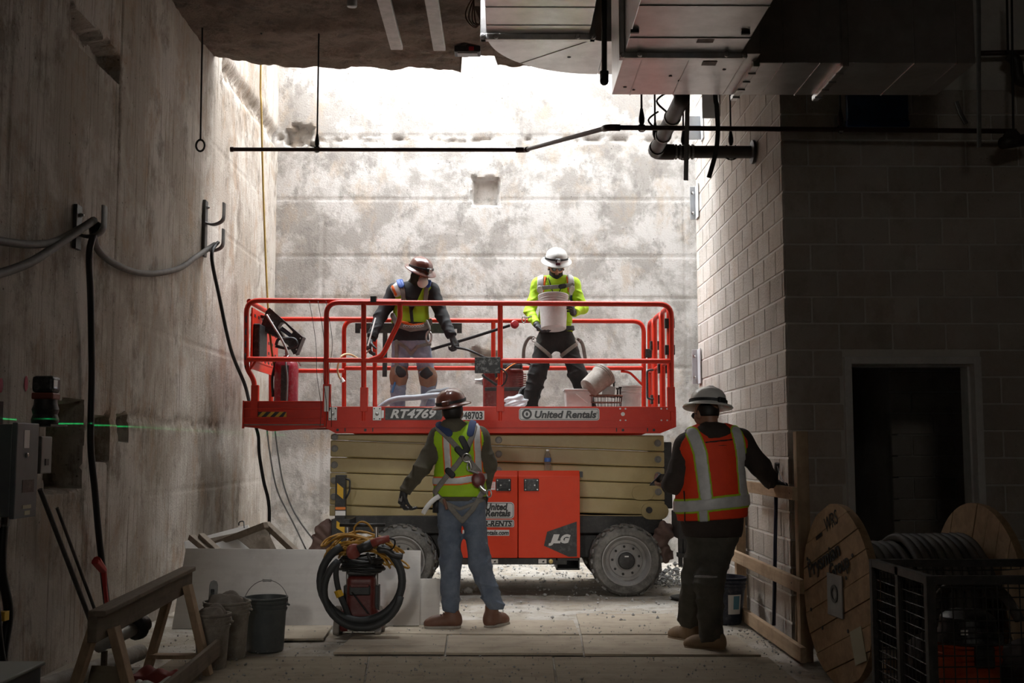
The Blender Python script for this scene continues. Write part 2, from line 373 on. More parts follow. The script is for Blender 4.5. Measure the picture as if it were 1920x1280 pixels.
# ceiling slab with its broken edge
def edge_y(x):
    e = YO + .10 * vnoise(x, x * 0, 2.0, 41, 3) + .06 * vnoise(x, x * 0, 9, 42, 2) - .30 * np.clip(1 - np.abs(x + 2.97) / .5, 0, 1)
    x0, x1 = P(866, 118, YO).x, P(932, 118, YO).x
    e = np.where((x > x0) & (x < x1), e - .32, e); e = np.where((x > x0 - .3) & (x < x0), e + .16 * (x - x0 + .3) / .3 + .04, e)
    return e
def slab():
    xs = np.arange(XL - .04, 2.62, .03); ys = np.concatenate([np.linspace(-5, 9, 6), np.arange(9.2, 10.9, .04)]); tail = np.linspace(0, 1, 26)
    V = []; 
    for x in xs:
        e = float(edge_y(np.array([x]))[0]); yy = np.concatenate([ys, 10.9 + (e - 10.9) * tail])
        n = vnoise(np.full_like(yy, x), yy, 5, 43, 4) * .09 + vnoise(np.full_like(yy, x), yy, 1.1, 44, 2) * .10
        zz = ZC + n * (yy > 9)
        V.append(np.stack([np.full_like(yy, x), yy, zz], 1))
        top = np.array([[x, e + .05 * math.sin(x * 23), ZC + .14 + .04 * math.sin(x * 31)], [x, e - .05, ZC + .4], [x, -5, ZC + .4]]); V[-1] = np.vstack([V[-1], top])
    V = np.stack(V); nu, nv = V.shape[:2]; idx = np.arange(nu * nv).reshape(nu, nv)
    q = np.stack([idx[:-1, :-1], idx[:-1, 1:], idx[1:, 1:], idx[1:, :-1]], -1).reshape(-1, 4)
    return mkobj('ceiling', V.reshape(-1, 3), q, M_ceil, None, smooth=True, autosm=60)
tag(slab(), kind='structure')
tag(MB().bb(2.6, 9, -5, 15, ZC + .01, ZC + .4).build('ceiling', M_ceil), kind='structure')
tag(MB().bb(XL - .1, 2.85, 11.25, 11.5, ZC + .4, 15).build('wall_sky_block', M_ceil), kind='structure')  # unseen wall added above the slab, tall and dark to hold back sky light
# rest of the closed hall round the camera
tag(MB().bb(-3.4, 9, -5.3, -5, 0, 5.8).build('wall_rear', M_left), kind='structure')
tag(MB().bb(9, 9.3, -5.3, 15, 0, 5.8).build('wall_far_right', M_left), kind='structure')
tag(MB().bb(2.86, 9, 14.75, 15, 0, 5.8).build('wall_behind_door', M_left), kind='structure')
# floor with a fine crumbly relief
def d_floor(u, v): return .010 * vnoise(u, v, 1.3, 51, 3) + .012 * vnoise(u, v, 9, 52, 3) * np.clip((v - 9.6) / 1.2, .12, 1) + .004 - .05 * np.clip((v - 13.3) / .8, 0, 1) * (.6 + vnoise(u, v, 5, 53, 3))
fl = hfield('floor', (0, 0, 0), (1, 0, 0), (0, 1, 0), np.concatenate([np.arange(-3.3, 3.0, .035), np.linspace(3.1, 9.05, 8)]), np.concatenate([np.linspace(-5, 6.4, 6), np.arange(6.5, YB + .25, .035)]), d_floor, M_floor); tag(fl, kind='structure')

# ---- block walls, every block its own piece on a mortar core
BL, BH, MJ = .4064, .2032, .014
def block_mesh(name, L, depth=.05):
    bm = bmesh.new(); bmesh.ops.create_cube(bm, size=1); bmesh.ops.scale(bm, vec=(L - MJ, depth, BH - MJ), verts=bm.verts)
    bmesh.ops.bevel(bm, geom=bm.edges[:], offset=.005, segments=1, affect='EDGES')
    me = bpy.data.meshes.new(name); bm.to_mesh(me); bm.free(); me.materials.append(M_block); return me
BM_full = block_mesh('block_full', BL); BM_half = block_mesh('block_half', BL / 2); BMC = {}
def lay(parent, start, udir, length, z0, z1, skip=lambda a, b, c: False, off0=0):
    """running bond from start along udir; the proud face is on the side of cross(udir, up)"""
    u = Vector(udir); n = u.cross(Vector((0, 0, 1))); rot = math.atan2(u.y, u.x); course = 0; z = z0
    while z < z1 - .02:
        a = -(BL / 2) if (course + off0) % 2 else 0.
        while a < length - .02:
            s0, s1 = max(a, 0), min(a + BL, length); L = s1 - s0
            segs = skip(s0, s1, z + BH / 2)
            if segs is True: a += BL; continue
            if segs: s0, s1 = segs; L = s1 - s0
            if L > .05:
                if abs(L - BL) < .003: me = BM_full
                elif abs(L - BL / 2) < .003: me = BM_half
                else:
                    k = round(L, 3); me = BMC.setdefault(k, None) or BMC.__setitem__(k, block_mesh('block_cut', L)) or BMC[k]
                o = bpy.data.objects.new('block', me); c = Vector(start) + u * ((s0 + s1) / 2) + n * (.0 + random.uniform(-.0015, .0015)); c.z = z + BH / 2
                o.rotation_euler = (0, 0, rot); link(o, parent, c)
            a += BL
        z += BH; course += 1
ZB0 = CH + (842 - 858) / (F / YF) - 7 * BH        # a bed joint lies on y = 858 px at the corner
core = MB().bb(XR + .001, XR + .2, YF + .013, 12.57, 0, ZC + .02).build('wall_right', M_mortar); tag(core, kind='structure')
lay(core, (XR + .02, 12.57, 0), (0, -1, 0), 12.57 - YF + .005, ZB0, 5.3, off0=0)
DX0, DX1, DZ = P(1587, 900, YF).x, P(1845, 900, YF).x, P(1700, 669, YF).z
fc = MB(); fc.bb(XR + .002, DX0, YF + .004, YF + .2, 0, ZC + .02); fc.bb(DX1, 9, YF + .004, YF + .2, 0, ZC + .02); fc.bb(DX0, DX1, YF + .004, YF + .2, DZ, ZC + .02)
core2 = fc.build('wall_front', M_mortar); tag(core2, kind='structure')
def door_skip(s0, s1, z):
    x0, x1 = XR + s0, XR + s1
    if z > DZ + .02 or x1 <= DX0 + .01 or x0 >= DX1 - .01: return False
    if x0 >= DX0 - .06 and x1 <= DX1 + .06: return True
    if x0 < DX0: return (s0, DX0 - XR)
    return (DX1 - XR, s1)
lay(core2, (XR, YF + .02, 0), (1, 0, 0), 2.7, ZB0, 4.25, door_skip, 1)
# room behind the door
tag(MB().bb(P(1672, 900, 11.2).x, P(1672, 900, 11.2).x + .2, 11.2, 14.7, 0, ZC).build('wall_inner', M_block), kind='structure')
wi = MB().bb(P(1672, 900, 11.2).x, 7.5, 11.0, 11.2, 0, ZC).build('wall_inner_block', M_mortar); tag(wi, kind='structure')
lay(wi, (P(1672, 900, 11.0).x, 11.0, 0), (1, 0, 0), 1.7, ZB0, 2.6)
# door frame
M_frame = mat('door_frame_primer', (.80, .79, .785), (.70, .69, .685), rough=.3, scale=9, dust=(.45, .43, .4), damt=.3)
dfr = tag(bpy.data.objects.new('door_1', None), kind='structure'); link(dfr, None, ((DX0 + DX1) / 2, YF, 0)); dfr['label'] = 'grey primed steel door frame in the block wall, no door hung'
fw = .055
for x0, x1 in ((DX0, DX0 + fw), (DX1 - fw, DX1)):
    MB().bb(x0, x1, YF - .035, YF + .24, 0, DZ).build('jamb', M_frame, dfr, bevel=.004)
MB().bb(DX0 + fw, DX1 - fw, YF - .035, YF + .24, DZ - fw, DZ).build('head', M_frame, dfr, bevel=.004)
for x0, x1 in ((DX0 + fw, DX0 + fw + .016), (DX1 - fw - .016, DX1 - fw)): MB().bb(x0, x1, YF + .06, YF + .15, 0, DZ - fw).build('door_stop', M_frame, dfr)
MB().bb(DX0 + fw + .016, DX1 - fw - .016, YF + .06, YF + .15, DZ - fw - .016, DZ - fw).build('door_stop', M_frame, dfr)
# ================================================================== the scissor lift
M_red = mat('lift_red', (.60, .026, .006), (.53, .02, .005), rough=.42, scale=5, dust=(.55, .13, .08), damt=.10, coat=.08, spec=.35)
M_cab = mat('lift_red_lit', (.72, .048, .010), (.67, .042, .009), rough=.45, scale=5, dust=(.6, .16, .09), damt=.10, coat=.05, spec=.3)  # same paint as the rest of the lift, stronger light put into the colour
M_tan = mat('lift_tan', (.42, .33, .15), (.38, .295, .13), rough=.42, scale=4, dust=(.5, .42, .26), damt=.25, coat=.15)
M_blk = mat('black_steel', (.018, .018, .018), (.03, .029, .028), rough=.5, scale=8, dust=(.2, .18, .16), damt=.2)
M_plas = mat('black_plastic', (.014, .014, .015), (.024, .024, .025), rough=.42, scale=14, dust=(.3, .29, .28), damt=.3)
M_rub = mat('tire_rubber', (.085, .081, .074), (.24, .232, .215), rough=.85, scale=7, bump=.2, dust=(.38, .36, .33), damt=.45)
M_rim = mat('rim_grey', (.30, .29, .28), (.38, .37, .36), rough=.5, scale=6, dust=(.5, .48, .45), damt=.4)
M_steel = mat('bright_steel', (.55, .54, .52), (.42, .41, .4), rough=.3, metal=.9, scale=9)
M_zinc = mat('zinc_plate', (.62, .62, .61), (.5, .5, .49), rough=.42, metal=.5, scale=12, dust=(.5, .48, .45), damt=.4)
M_wht = mat('decal_white', (.78, .77, .75), rough=.5)
M_sil = mat('decal_silver', (.62, .61, .6), rough=.45)
M_yel = mat('hazard_yellow', (.72, .42, .02), (.6, .35, .02), rough=.5, scale=12)
M_dust = mat('dust_grit', (.62, .6, .57), (.5, .48, .45), rough=.95, scale=30, bump=.4)
D0, D1 = 11.5, 13.17
def LX(px, d=D0): return P(px, 800, d).x
def LZ(py, d=D0): return P(945, py, d).z
def LP(px, py, d=D0): p = P(px, py, d); return p
lift = thing('scissor_lift', (-.1, 12.3, 0), 'red and tan rough terrain scissor lift parked under the roof opening', 'scissor lift')
X0, X1, XE = LX(607), LX(1268), LX(453)
ZT, ZL, ZBt = LZ(762), LZ(800), LZ(812); ZD = 1.72
# deck and frame
dk = MB().bb(X0 + .02, X1 - .02, D0 + .02, D1 - .02, ZD - .05, ZD).build('platform_deck', mat('deck_grey', (.16, .15, .14), (.24, .23, .21), rough=.7, scale=9), lift)
MB().prism([(X0 + .12, ZBt), (X1 - .16, ZBt), (X1, ZL), (X1, ZL + .01), (X0, ZL + .01), (X0, ZL)], (0, D0 + .06, 0), (1, 0, 0), (0, 0, 1), .06).build('platform_frame', M_red, lift, bevel=.004)
MB().prism([(X0 + .12, ZBt), (X1 - .16, ZBt), (X1, ZL), (X0, ZL)], (0, D1, 0), (1, 0, 0), (0, 0, 1), .06).build('platform_frame', M_red, lift)
tb = MB().bb(X0, X1, D0 - .006, D0 + .008, ZL + .06, ZT).build('toe_board', M_red, lift, bevel=.003); tag(tb, 'near red toe board with lettered plates')
MB().bb(X0, X1, D1 - .008, D1 + .006, ZL, ZT).build('toe_board', M_red, lift)
MB().bb(X1 - .012, X1, D0, D1, ZL, ZT).build('toe_board', M_red, lift)
tread = MB().bb(X0 + .01, X1 - .01, D0 - .012, D0 + .05, ZL - .004, ZL + .062)
for i in range(170):
    for j in range(3):
        xx = X0 + .04 + i * .0205 + (j % 2) * .01
        if xx < X1 - .04: tread.bar((xx - .005, D0 - .013, ZL + .012 + j * .018), (xx + .005, D0 - .013, ZL + .020 + j * .018), .0045, .006, (0, 1, 0))
tread.build('tread_plate', M_red, lift)
for px in (633, 685, 1168, 1226):
    MB().cyl((LX(px), D0 - .003, LZ(806)), (LX(px), D0 + .01, LZ(806)), .014, 14).build('frame_hole', M_blk, lift)
    MB().bb(LX(px + (-12 if px > 1000 else 14)) - .005, LX(px + (-12 if px > 1000 else 14)) + .005, D0 - .003, D0 + .01, LZ(809), LZ(802)).build('frame_slot', M_blk, lift)
for px, py in ((1157, 765), (1167, 765), (1157, 787), (1167, 787), (1234, 765), (1245, 765), (1234, 787), (1245, 787)):
    MB().cyl((LX(px + 6), D0 - .012, LZ(py + 1)), (LX(px + 6), D0 - .004, LZ(py + 1)), .009, 8).build('bolt', M_zinc, lift)
MB().cyl((LX(1168), D0 - .012, LZ(776)), (LX(1168), D0 - .004, LZ(776)), .02, 14).build('plug', M_wht, lift)
# hinge plates on the toe board
for px, wd in ((624, 16), (707, 16)):
    h = MB().bb(LX(px - wd / 2), LX(px + wd / 2), D0 - .018, D0 - .006, LZ(788), LZ(763)); h.bb(LX(px + wd / 2), LX(px + wd / 2 + 5), D0 - .018, D0 - .006, LZ(784), LZ(769)) if px > 650 else None
    ho = h.build('hinge_plate', M_zinc, lift, bevel=.003)
    for a in (-5, 5):
        for b in (766, 785): MB().cyl((LX(px + a), D0 - .024, LZ(b)), (LX(px + a), D0 - .018, LZ(b)), .007, 8).build('bolt', M_blk, ho)
    MB().lathe([(0, .02), (.013, .016), (.018, 0)], (LX(px), D0 - .018, LZ(776)), (0, -1, 0), 12).build('pin', M_steel, ho, smooth=True)
# sliding extension deck
e0, e1 = D0 + .07, D1 - .07
MB().bb(XE, X0 + .1, e0, e1, ZD - .03, ZD + .01).build('extension_deck', MATS['deck_grey'], lift)
ex = MB(); ex.bb(XE, X0 + .02, e0 - .006, e0 + .01, LZ(795, e0), LZ(752, e0))
for z in (LZ(753, e0), LZ(766, e0), LZ(783, e0), LZ(793, e0)): ex.bb(XE, X0, e0 - .035, e0, z - .006, z + .006)
ex.bb(XE - .004, XE + .01, e0 - .035, e0 + .02, LZ(803, e0), LZ(751, e0))
exo = ex.build('extension_side', M_red, lift, bevel=.002)
MB().prism([(XE, LZ(797, e0)), (LX(505), LZ(808, e0)), (X0, LZ(801, e0)), (X0, LZ(793, e0)), (XE, LZ(793, e0))], (0, e0 + .12, 0), (1, 0, 0), (0, 0, 1), .1).build('extension_frame', M_red, lift)
MB().bb(XE, X0, e1 - .01, e1, ZL, ZT).build('extension_side', M_red, lift)
MB().bb(XE, XE + .012, e0, e1, ZL, ZT).build('extension_end', M_red, lift)
hz0, hz1, hza, hzb = LX(474, e0), LX(537, e0), LZ(783, e0) + .008, LZ(772, e0)
hd = MB().bb(hz0, hz1, e0 - .010, e0 - .006, hza, hzb).build('hazard_decal', M_yel, exo)
for k in range(4):
    x = hz0 + .02 + k * (hz1 - hz0) / 3.9; hgt = hzb - hza
    MB().prism([(x - .02, 0), (x + .025, 0), (min(x + .025 + hgt, hz1), hgt), (min(x - .02 + hgt, hz1), hgt)], (0, e0 - .0105, hza), (1, 0, 0), (0, 0, 1), .002).build('stripe', M_blk, exo)
# ---- guard rails
RT = .0262
def rail(pts, name='guard_rail', r=RT, rad=.13, m=None, par=None): return MB().tube(rnd_path(pts, rad, 6), r, 10).build(name, m or M_red, par or lift, smooth=True, autosm=50)
nr = D0 + .012
rail([LP(612, 800, nr), LP(612, 567, nr), LP(1259, 570, nr), LP(1259, 800, nr)])
rail([LP(612, 675, nr), LP(1259, 677, nr)], 'mid_rail')
for px in (682, 938): rail([LP(px, 570, nr), LP(px, 790, nr)], 'rail_post')
for px, py in ((612, 720), (682, 726), (938, 722), (1259, 725)): MB().bb(LX(px) - .038, LX(px) + .038, nr - .03, nr + .03, ZT - .05, LZ(py)).build('rail_socket', M_red, lift, bevel=.004)
MB().bb(LX(608), LX(616), nr - .034, nr - .028, ZT - .05, LZ(724)).build('reflective_strip', M_wht, lift)
rail([LP(750, 568, nr), LP(750, 600, nr), LP(716, 668, nr), LP(690, 676, nr)], 'gate_brace', rad=.06)
MB().bb(LX(692), LX(703), nr - .035, nr + .06, LZ(567), LZ(556)).build('rail_clip', M_plas, lift)
rail([LP(477, 770, e0), LP(477, 712, e0), LP(462, 690, e0), LP(462, 563, e0), LP(752, 565, e0)])
rail([LP(462, 673, e0), LP(612, 674, e0)], 'mid_rail'); rail([LP(467, 695, e0), LP(480, 676, e0)], 'rail_brace', .012)
MB().bb(LX(477, e0) - .036, LX(477, e0) + .036, e0 - .03, e0 + .03, ZT - .12, LZ(722, e0)).build('rail_socket', M_red, lift, bevel=.004)
# far side
rail([P(645, 790, D1), P(645, 600, D1), P(1207, 602, D1), P(1207, 790, D1)]); rail([P(645, 690, D1), P(1207, 690, D1)], 'mid_rail')
for px in (703, 925): rail([P(px, 602, D1), P(px, 780, D1)], 'rail_post')
rail([P(508, 780, e1), P(508, 598, e1), P(705, 598, e1)]); rail([P(508, 695, e1), P(645, 695, e1)], 'mid_rail')
rail([P(1164, 696, D1), P(1180, 697, D1), P(1205, 722, D1)], 'rail_brace', .014)
# entry end: three hooped rails and a gate
xe = LX(1259); zt, zm = LZ(569), LZ(676)
for ya, yb in ((D1 - .02, D1 - .42), (D1 - .5, D1 - 1.02), (D1 - 1.1, D0 + .07)):
    rail([(xe, ya, ZD), (xe, ya, zt - .02), (xe, yb, zt - .02), (xe, yb, ZD)], 'end_rail', rad=.1); rail([(xe, ya, zm), (xe, yb, zm)], 'end_mid_rail', .02)
for y, z in ((D1 - .03, 2.55), (D1 - .45, 2.6), (D1 - .45, 2.0), (D1 - 1.06, 2.3), (D0 + .05, 2.72), (D0 + .05, 2.45)):
    MB().bb(xe - .05, xe + .05, y - .03, y + .03, z - .05, z + .05).build('gate_hinge', M_plas, lift, bevel=.006)
MB().tube(rnd_path([(xe - .03, 12.6, 2.32), (xe - .1, 12.6, 2.32), (xe - .1, 12.6, 2.0), (xe - .03, 12.6, 2.0)], .06), .012, 8).build('gate_handle', M_blk, lift, smooth=True)
# extension end: rails, perforated panel, document box
xl = LX(462, e0)
rail([(xl, e0, LZ(565, e0)), (xl, e1, LZ(565, e0))], 'end_rail'); rail([(xl, e0, LZ(673, e0)), (xl, e1, LZ(673, e0))], 'end_mid_rail')
pn = MB().bb(xl + .005, xl + .02, e0 + .08, e1 - .1, LZ(690, e0), LZ(575, e0)).build('end_panel', M_red, lift)
for i in range(7):
    for j in range(5): MB().box((xl + .022, e0 + .2 + i * .18, LZ(680, e0) + .06 + j * .11), (.004, .06, .03)).build('panel_slot', M_blk, pn)
MB().bb(xl + .02, xl + .09, e0 + .12, e0 + .5, LZ(667, e0), LZ(604, e0)).build('document_box', M_plas, lift, bevel=.012)
MB().tube(spl([(xl - .02, e0 - .02 + .012 * math.sin(k), LZ(582, e0) - k * .02) for k in range(30)], 2), .008, 5).build('cable_wrap', M_blk, lift)
# control console hung inside the rail
cg = bpy.data.objects.new('control_console', None); link(cg, lift, P(530, 690, 11.95)); cg['label'] = 'black moulded control console with a handle opening'
dC = 11.95; outer = [(489, 612), (499, 583), (505, 578), (568, 632), (556, 662), (551, 663), (540, 647), (520, 632), (490, 618)]; hole = [(520, 612), (526, 604), (532, 604), (549, 622), (541, 633), (534, 634)]
def pixprism(poly, d, depth): return [P(x, y, d) for x, y in poly], [P(x, y, d) + Vector((0, depth, 0)) for x, y in poly]
bmc = bmesh.new()
def ringed(outer, hole, d, depth):
    """extruded plate with one hole"""
    mb = MB(); o = [P(x, y, d) for x, y in outer]; h = [P(x, y, d) for x, y in hole]; k = Vector((0, depth, 0)); no, nh = len(o), len(h)
    from mathutils.geometry import tessellate_polygon
    tris = tessellate_polygon([[Vector((p.x, p.z, 0)) for p in o], [Vector((p.x, p.z, 0)) for p in h]]); V = o + h; n = len(V)
    Fc = [tuple(t) for t in tris] + [tuple(n + i for i in reversed(t)) for t in tris]
    for base, cnt in ((0, no), (no, nh)):
        for i in range(cnt): a, b = base + i, base + (i + 1) % cnt; Fc.append((a, b, n + b, n + a))
    return mb.add(V + [p + k for p in V], Fc)
ringed(outer, hole, dC, .16).build('console_body', M_plas, cg, bevel=.008)
MB().tube(spl([P(527, 615, dC + .05), P(540, 625, dC + .05), P(547, 630, dC + .05)], 5), .022, 8).build('joystick_guard', mat('blue_grey_plastic', (.10, .13, .2), rough=.4), cg, smooth=True)
for a, b in ((505, 590), (548, 612), (563, 634), (556, 655), (512, 604)): MB().cyl(P(a, b, dC - .012), P(a, b, dC + .01), .008, 8).build('screw', M_steel, cg)
MB().tube(spl([P(500, 590, dC - .05), P(515, 615, dC - .09), P(530, 640, dC - .09), P(540, 665, dC - .06), P(540, 690, dC)], 6), .012, 8).build('cable', mat('grey_cable', (.45, .43, .41), rough=.6), cg, smooth=True)
MB().bar(P(470, 590, dC + .1), P(500, 595, dC + .1), .03, .03).build('hook', M_blk, cg)
# ---- lettered plates
def plate(px0, py0, px1, py1, d, m, name='decal_plate', par=None, th=.003, slant=0):
    x0, x1, z0, z1 = LX(px0, d), LX(px1, d), LZ(py1, d), LZ(py0, d)
    return MB().prism([(x0, z0), (x1 - slant, z0), (x1, z1), (x0, z1)] if slant else [(x0, z0), (x1, z0), (x1, z1), (x0, z1)], (0, d, 0), (1, 0, 0), (0, 0, 1), th).build(name, m, par or lift)
UXv, UZv = (1, 0, 0), (0, 0, 1)
def rplate(px0, py0, px1, py1, d, par):
    x0, x1, z0, z1 = LX(px0, d), LX(px1, d), LZ(py1, d), LZ(py0, d); r = (z1 - z0) * .22
    def rr(e):
        o = []
        for cx, cz, a0 in ((x1 - r, z0 + r, -90), (x1 - r, z1 - r, 0), (x0 + r, z1 - r, 90), (x0 + r, z0 + r, 180)):
            for k in range(5): a = R(a0 + k * 22.5); o.append((cx + (r - e) * math.cos(a), cz + (r - e) * math.sin(a)))
        return o
    a = MB().prism(rr(0), (0, d, 0), UXv, UZv, .003).build('decal_plate', M_sil, par); MB().prism(rr(.008), (0, d - .003, 0), UXv, UZv, .0012).build('decal_border', M_blk, par); MB().prism(rr(.013), (0, d - .0042, 0), UXv, UZv, .0012).build('decal_face', M_sil, par)
    return a
dp = D0 - .0065
plate(722, 764, 838, 787, dp, M_plas, slant=.06)
text('RT4769', (LX(731), dp - .003, LZ(783)), UXv, UZv, .118, M_sil, lift, shear=.28, bold=.004, width=LX(817) - LX(731))
plate(858, 770, 908, 787, dp, M_wht); text('948703', (LX(862), dp - .003, LZ(785)), UXv, UZv, .098, M_plas, lift, bold=.0035, width=LX(905) - LX(862))
def logo(px, py, r, d, par):
    c = Vector((LX(px, d), d, LZ(py, d)))
    MB().lathe([(r, 0), (r, .0015), (r * .62, .0015), (r * .62, 0)], c, (0, -1, 0), 20, close=True).build('logo_ring', M_plas, par); MB().lathe([(r * .38, 0), (r * .38, .0015)], c, (0, -1, 0), 14, sx=.7).build('logo_dot', M_plas, par)
rplate(973, 765, 1124, 788, dp, lift); logo(988, 776, .05, dp - .0054, lift)
text('United Rentals', (LX(1001), dp - .0054, LZ(783)), UXv, UZv, .098, M_plas, lift, shear=.2, bold=.004, width=LX(1117) - LX(1001))
text('°', (LX(1117), dp - .0054, LZ(780)), UXv, UZv, .06, M_plas, lift)
# ---- scissor arms, near and far stack
lines = [(797, 816), (825, 847), (857, 877), (886, 907), (915, 939), (947, 969), (975, 998)]
xa0, xa1 = LX(620, 11.72), LX(1245, 11.72)
for yy, far in ((11.72, 0), (12.95, 1)):
    for k in range(6):
        (a0, b0), (a1, b1) = lines[k], lines[k + 1]; g = .006
        za0, zb0 = LZ(a0, 11.72), LZ(b0, 11.72); za1, zb1 = LZ(a1, 11.72) + g, LZ(b1, 11.72) + g
        za1 = max(za1, .78); zb1 = max(zb1, .78); za0 = min(za0, ZBt - .005); zb0 = min(zb0, ZBt - .005)
        ao = MB().prism([(xa0, za1), (xa1, zb1), (xa1, zb0), (xa0, za0)], (0, yy + .09, 0), UXv, UZv, .09).build('scissor_arm', M_tan, lift, bevel=.014)
        if far: continue
        for px in (628, 935, 1233):
            zc = (za0 + za1) / 2 + ((zb0 + zb1) / 2 - (za0 + za1) / 2) * ((LX(px, yy) - xa0) / (xa1 - xa0))
            if zc < .86 or (px == 935 and zc < 1.2): continue
            MB().lathe([(.036, 0), (.036, .008), (.028, .012), (.026, .006), (.016, .006), (.014, .016), (0, .016)], (LX(px, yy), yy, zc), (0, -1, 0), 16).build('pivot_pin', mat('pin_steel', (.26, .25, .23), rough=.55, metal=.4), ao, smooth=True, autosm=40)
def capsule2(px0, px1, py, r, y): 
    o = []
    for cx, a0 in ((LX(px1, y), -90), (LX(px0, y), 90)):
        for k in range(9): a = R(a0 + k * 22.5); o.append((cx + r * math.cos(a), LZ(py, y) + r * math.sin(a)))
    return o
MB().prism(capsule2(1196, 1212, 924, .07, 11.72), (0, 11.72, 0), UXv, UZv, .006).build('arm_boss', M_tan, lift, bevel=.003)
MB().prism(capsule2(1216, 1236, 958, .085, 11.72), (0, 11.72, 0), UXv, UZv, .014).build('arm_lug', M_tan, lift, bevel=.003)
MB().cyl((LX(1215, 11.72), 11.70, LZ(958)), (LX(1215, 11.72), 11.69, LZ(958)), .032, 16).build('lug_hole', M_blk, lift)
for k in range(3): MB().bar((xa0 + .3 + k * 1.3, 11.8, 1.2), (xa0 + .3 + k * 1.3, 12.95, 1.2), .1, .1).build('cross_tube', M_tan, lift)
MB().bb(LX(1246), LX(1266), 11.75, 12.9, .85, LZ(828)).build('end_guard', M_blk, lift, bevel=.01)
# ---- chassis
MB().bb(LX(640), LX(1246), 11.72, 13.0, LZ(1003), LZ(968)).build('chassis_beam', M_blk, lift, bevel=.01)
MB().bb(LX(700), LX(1240), 11.95, 12.75, .34, LZ(1003)).build('chassis_box', M_blk, lift, bevel=.01)
MB().bb(LX(850), LX(1062), 11.5, 11.62, LZ(1058), LZ(1046)).build('side_sill', M_blk, lift, bevel=.004)
fk = MB()
for z0, z1 in ((LZ(1050), LZ(1046)), (LZ(1068), LZ(1065))): fk.bb(LX(1042), LX(1085), 11.48, 12.6, z0, z1)
for x in (LX(1042), LX(1083)): fk.bb(x, x + .012, 11.48, 12.6, LZ(1068), LZ(1046))
fk.build('fork_pocket', M_blk, lift)
for px in (926, 1016): plate(px - 7, 1048, px + 8, 1056, 11.497, M_wht, 'lift_point_decal'); MB().prism([(LX(px), LZ(1054)), (LX(px + 4), LZ(1054)), (LX(px + 4), LZ(1050)), (LX(px), LZ(1052))], (0, 11.493, 0), UXv, UZv, .001).build('pictogram', M_plas, lift)
MB().lathe([(.022, 0), (.022, .01), (0, .012)], (LX(1032), 11.5, LZ(1052)), (0, -1, 0), 10).build('tie_down_bolt', mat('brass', (.5, .38, .15), rough=.4, metal=.8), lift)
# engine cabinet
cb0, cb1, cm, cz0, cz1 = LX(856), LX(1086), LX(971), LZ(1045), LZ(882); yc = 11.46
def panel(x0, x1, nm, par):
    pr = [(x0, cz0), (x1, cz0), (x1, cz1 - .05), (x1, cz1 - .05)]
    mb = MB(); V = [(x0, yc, cz0), (x1, yc, cz0), (x1, yc, cz1 - .055), (x0, yc, cz1 - .055), (x0, yc + .05, cz1), (x1, yc + .05, cz1), (x0, yc + .09, cz0), (x1, yc + .09, cz0), (x1, yc + .09, cz1), (x0, yc + .09, cz1)]
    mb.add(V, [(0, 1, 2, 3), (3, 2, 5, 4), (4, 5, 8, 9), (0, 3, 4, 9, 6), (1, 7, 8, 5, 2), (6, 9, 8, 7), (0, 6, 7, 1)])
    return mb.build(nm, M_cab, par, bevel=.005)
cbx = MB().bb(cb0 + .01, cb1 - .005, yc + .09, 12.1, cz0, cz1 - .004).build('cabinet', M_cab, lift)
dL = panel(cb0, cm - .004, 'cabinet_door', lift); dR = panel(cm + .004, cb1, 'cabinet_door', lift)
for d_, px in ((dL, 944), (dR, 996)):
    la = MB().bb(LX(px - 14), LX(px + 14), yc - .012, yc, LZ(920), LZ(897)).build('latch', M_plas, d_, bevel=.008)
    MB().bb(LX(px - 9), LX(px + 10), yc - .02, yc - .012, LZ(916), LZ(902)).build('latch_paddle', M_plas, la if False else d_, bevel=.006)
    for a in (-11, 11):
        for b in (900, 917): MB().cyl((LX(px + a), yc - .018, LZ(b)), (LX(px + a), yc - .01, LZ(b)), .006, 8).build('latch_rivet', M_steel, d_)
    MB().cyl((LX(px + (-5 if px < 960 else 6)), yc - .026, LZ(909)), (LX(px + (-5 if px < 960 else 6)), yc - .018, LZ(909)), .008, 8).build('latch_lock', M_steel, d_)
plate(919, 903, 929, 918, yc, M_wht, 'small_notice', dL)
for k in range(4): MB().bb(LX(921), LX(927), yc - .0045, yc - .003, LZ(914 - 3 * k) , LZ(914 - 3 * k) + .004).build('notice_line', M_cab, dL)
rplate(882, 941, 964, 972, yc - .001, dL); logo(893, 957, .045, yc - .0065, dL)
text('United', (LX(910), yc - .0065, LZ(955)), UXv, UZv, .088, M_plas, dL, shear=.2, bold=.004, width=LX(951) - LX(910))
text('Rentals', (LX(910), yc - .0065, LZ(967)), UXv, UZv, .088, M_plas, dL, shear=.2, bold=.004, width=LX(957) - LX(910))
rplate(868, 974, 964, 988, yc - .001, dL); text('800-UR-RENTS', (LX(873), yc - .0065, LZ(985.5)), UXv, UZv, .076, M_plas, dL, shear=.2, bold=.0035, width=LX(960) - LX(873))
plate(868, 993, 955, 1004, yc, M_sil, 'decal_plate', dL); text('UnitedRentals.com', (LX(872), yc - .003, LZ(1001.5)), UXv, UZv, .06, M_plas, dL, shear=.2, bold=.002, width=LX(953) - LX(872))
MB().prism([(LX(x), LZ(y)) for x, y in ((1019, 1022), (1064, 1042.5), (1080, 1042.5), (1080, 977), (1025, 996))], (0, yc, 0), UXv, UZv, .003).build('decal_plate', M_plas, dR)
text('JLG', (LX(1032), yc - .003, LZ(1016)), UXv, UZv, .105, M_sil, dR, shear=.33, bold=.008, width=LX(1073) - LX(1032))
MB().bb(LX(1086), LX(1093), yc + .1, yc + .2, LZ(895), LZ(884)).build('rubber_stop', M_plas, lift)
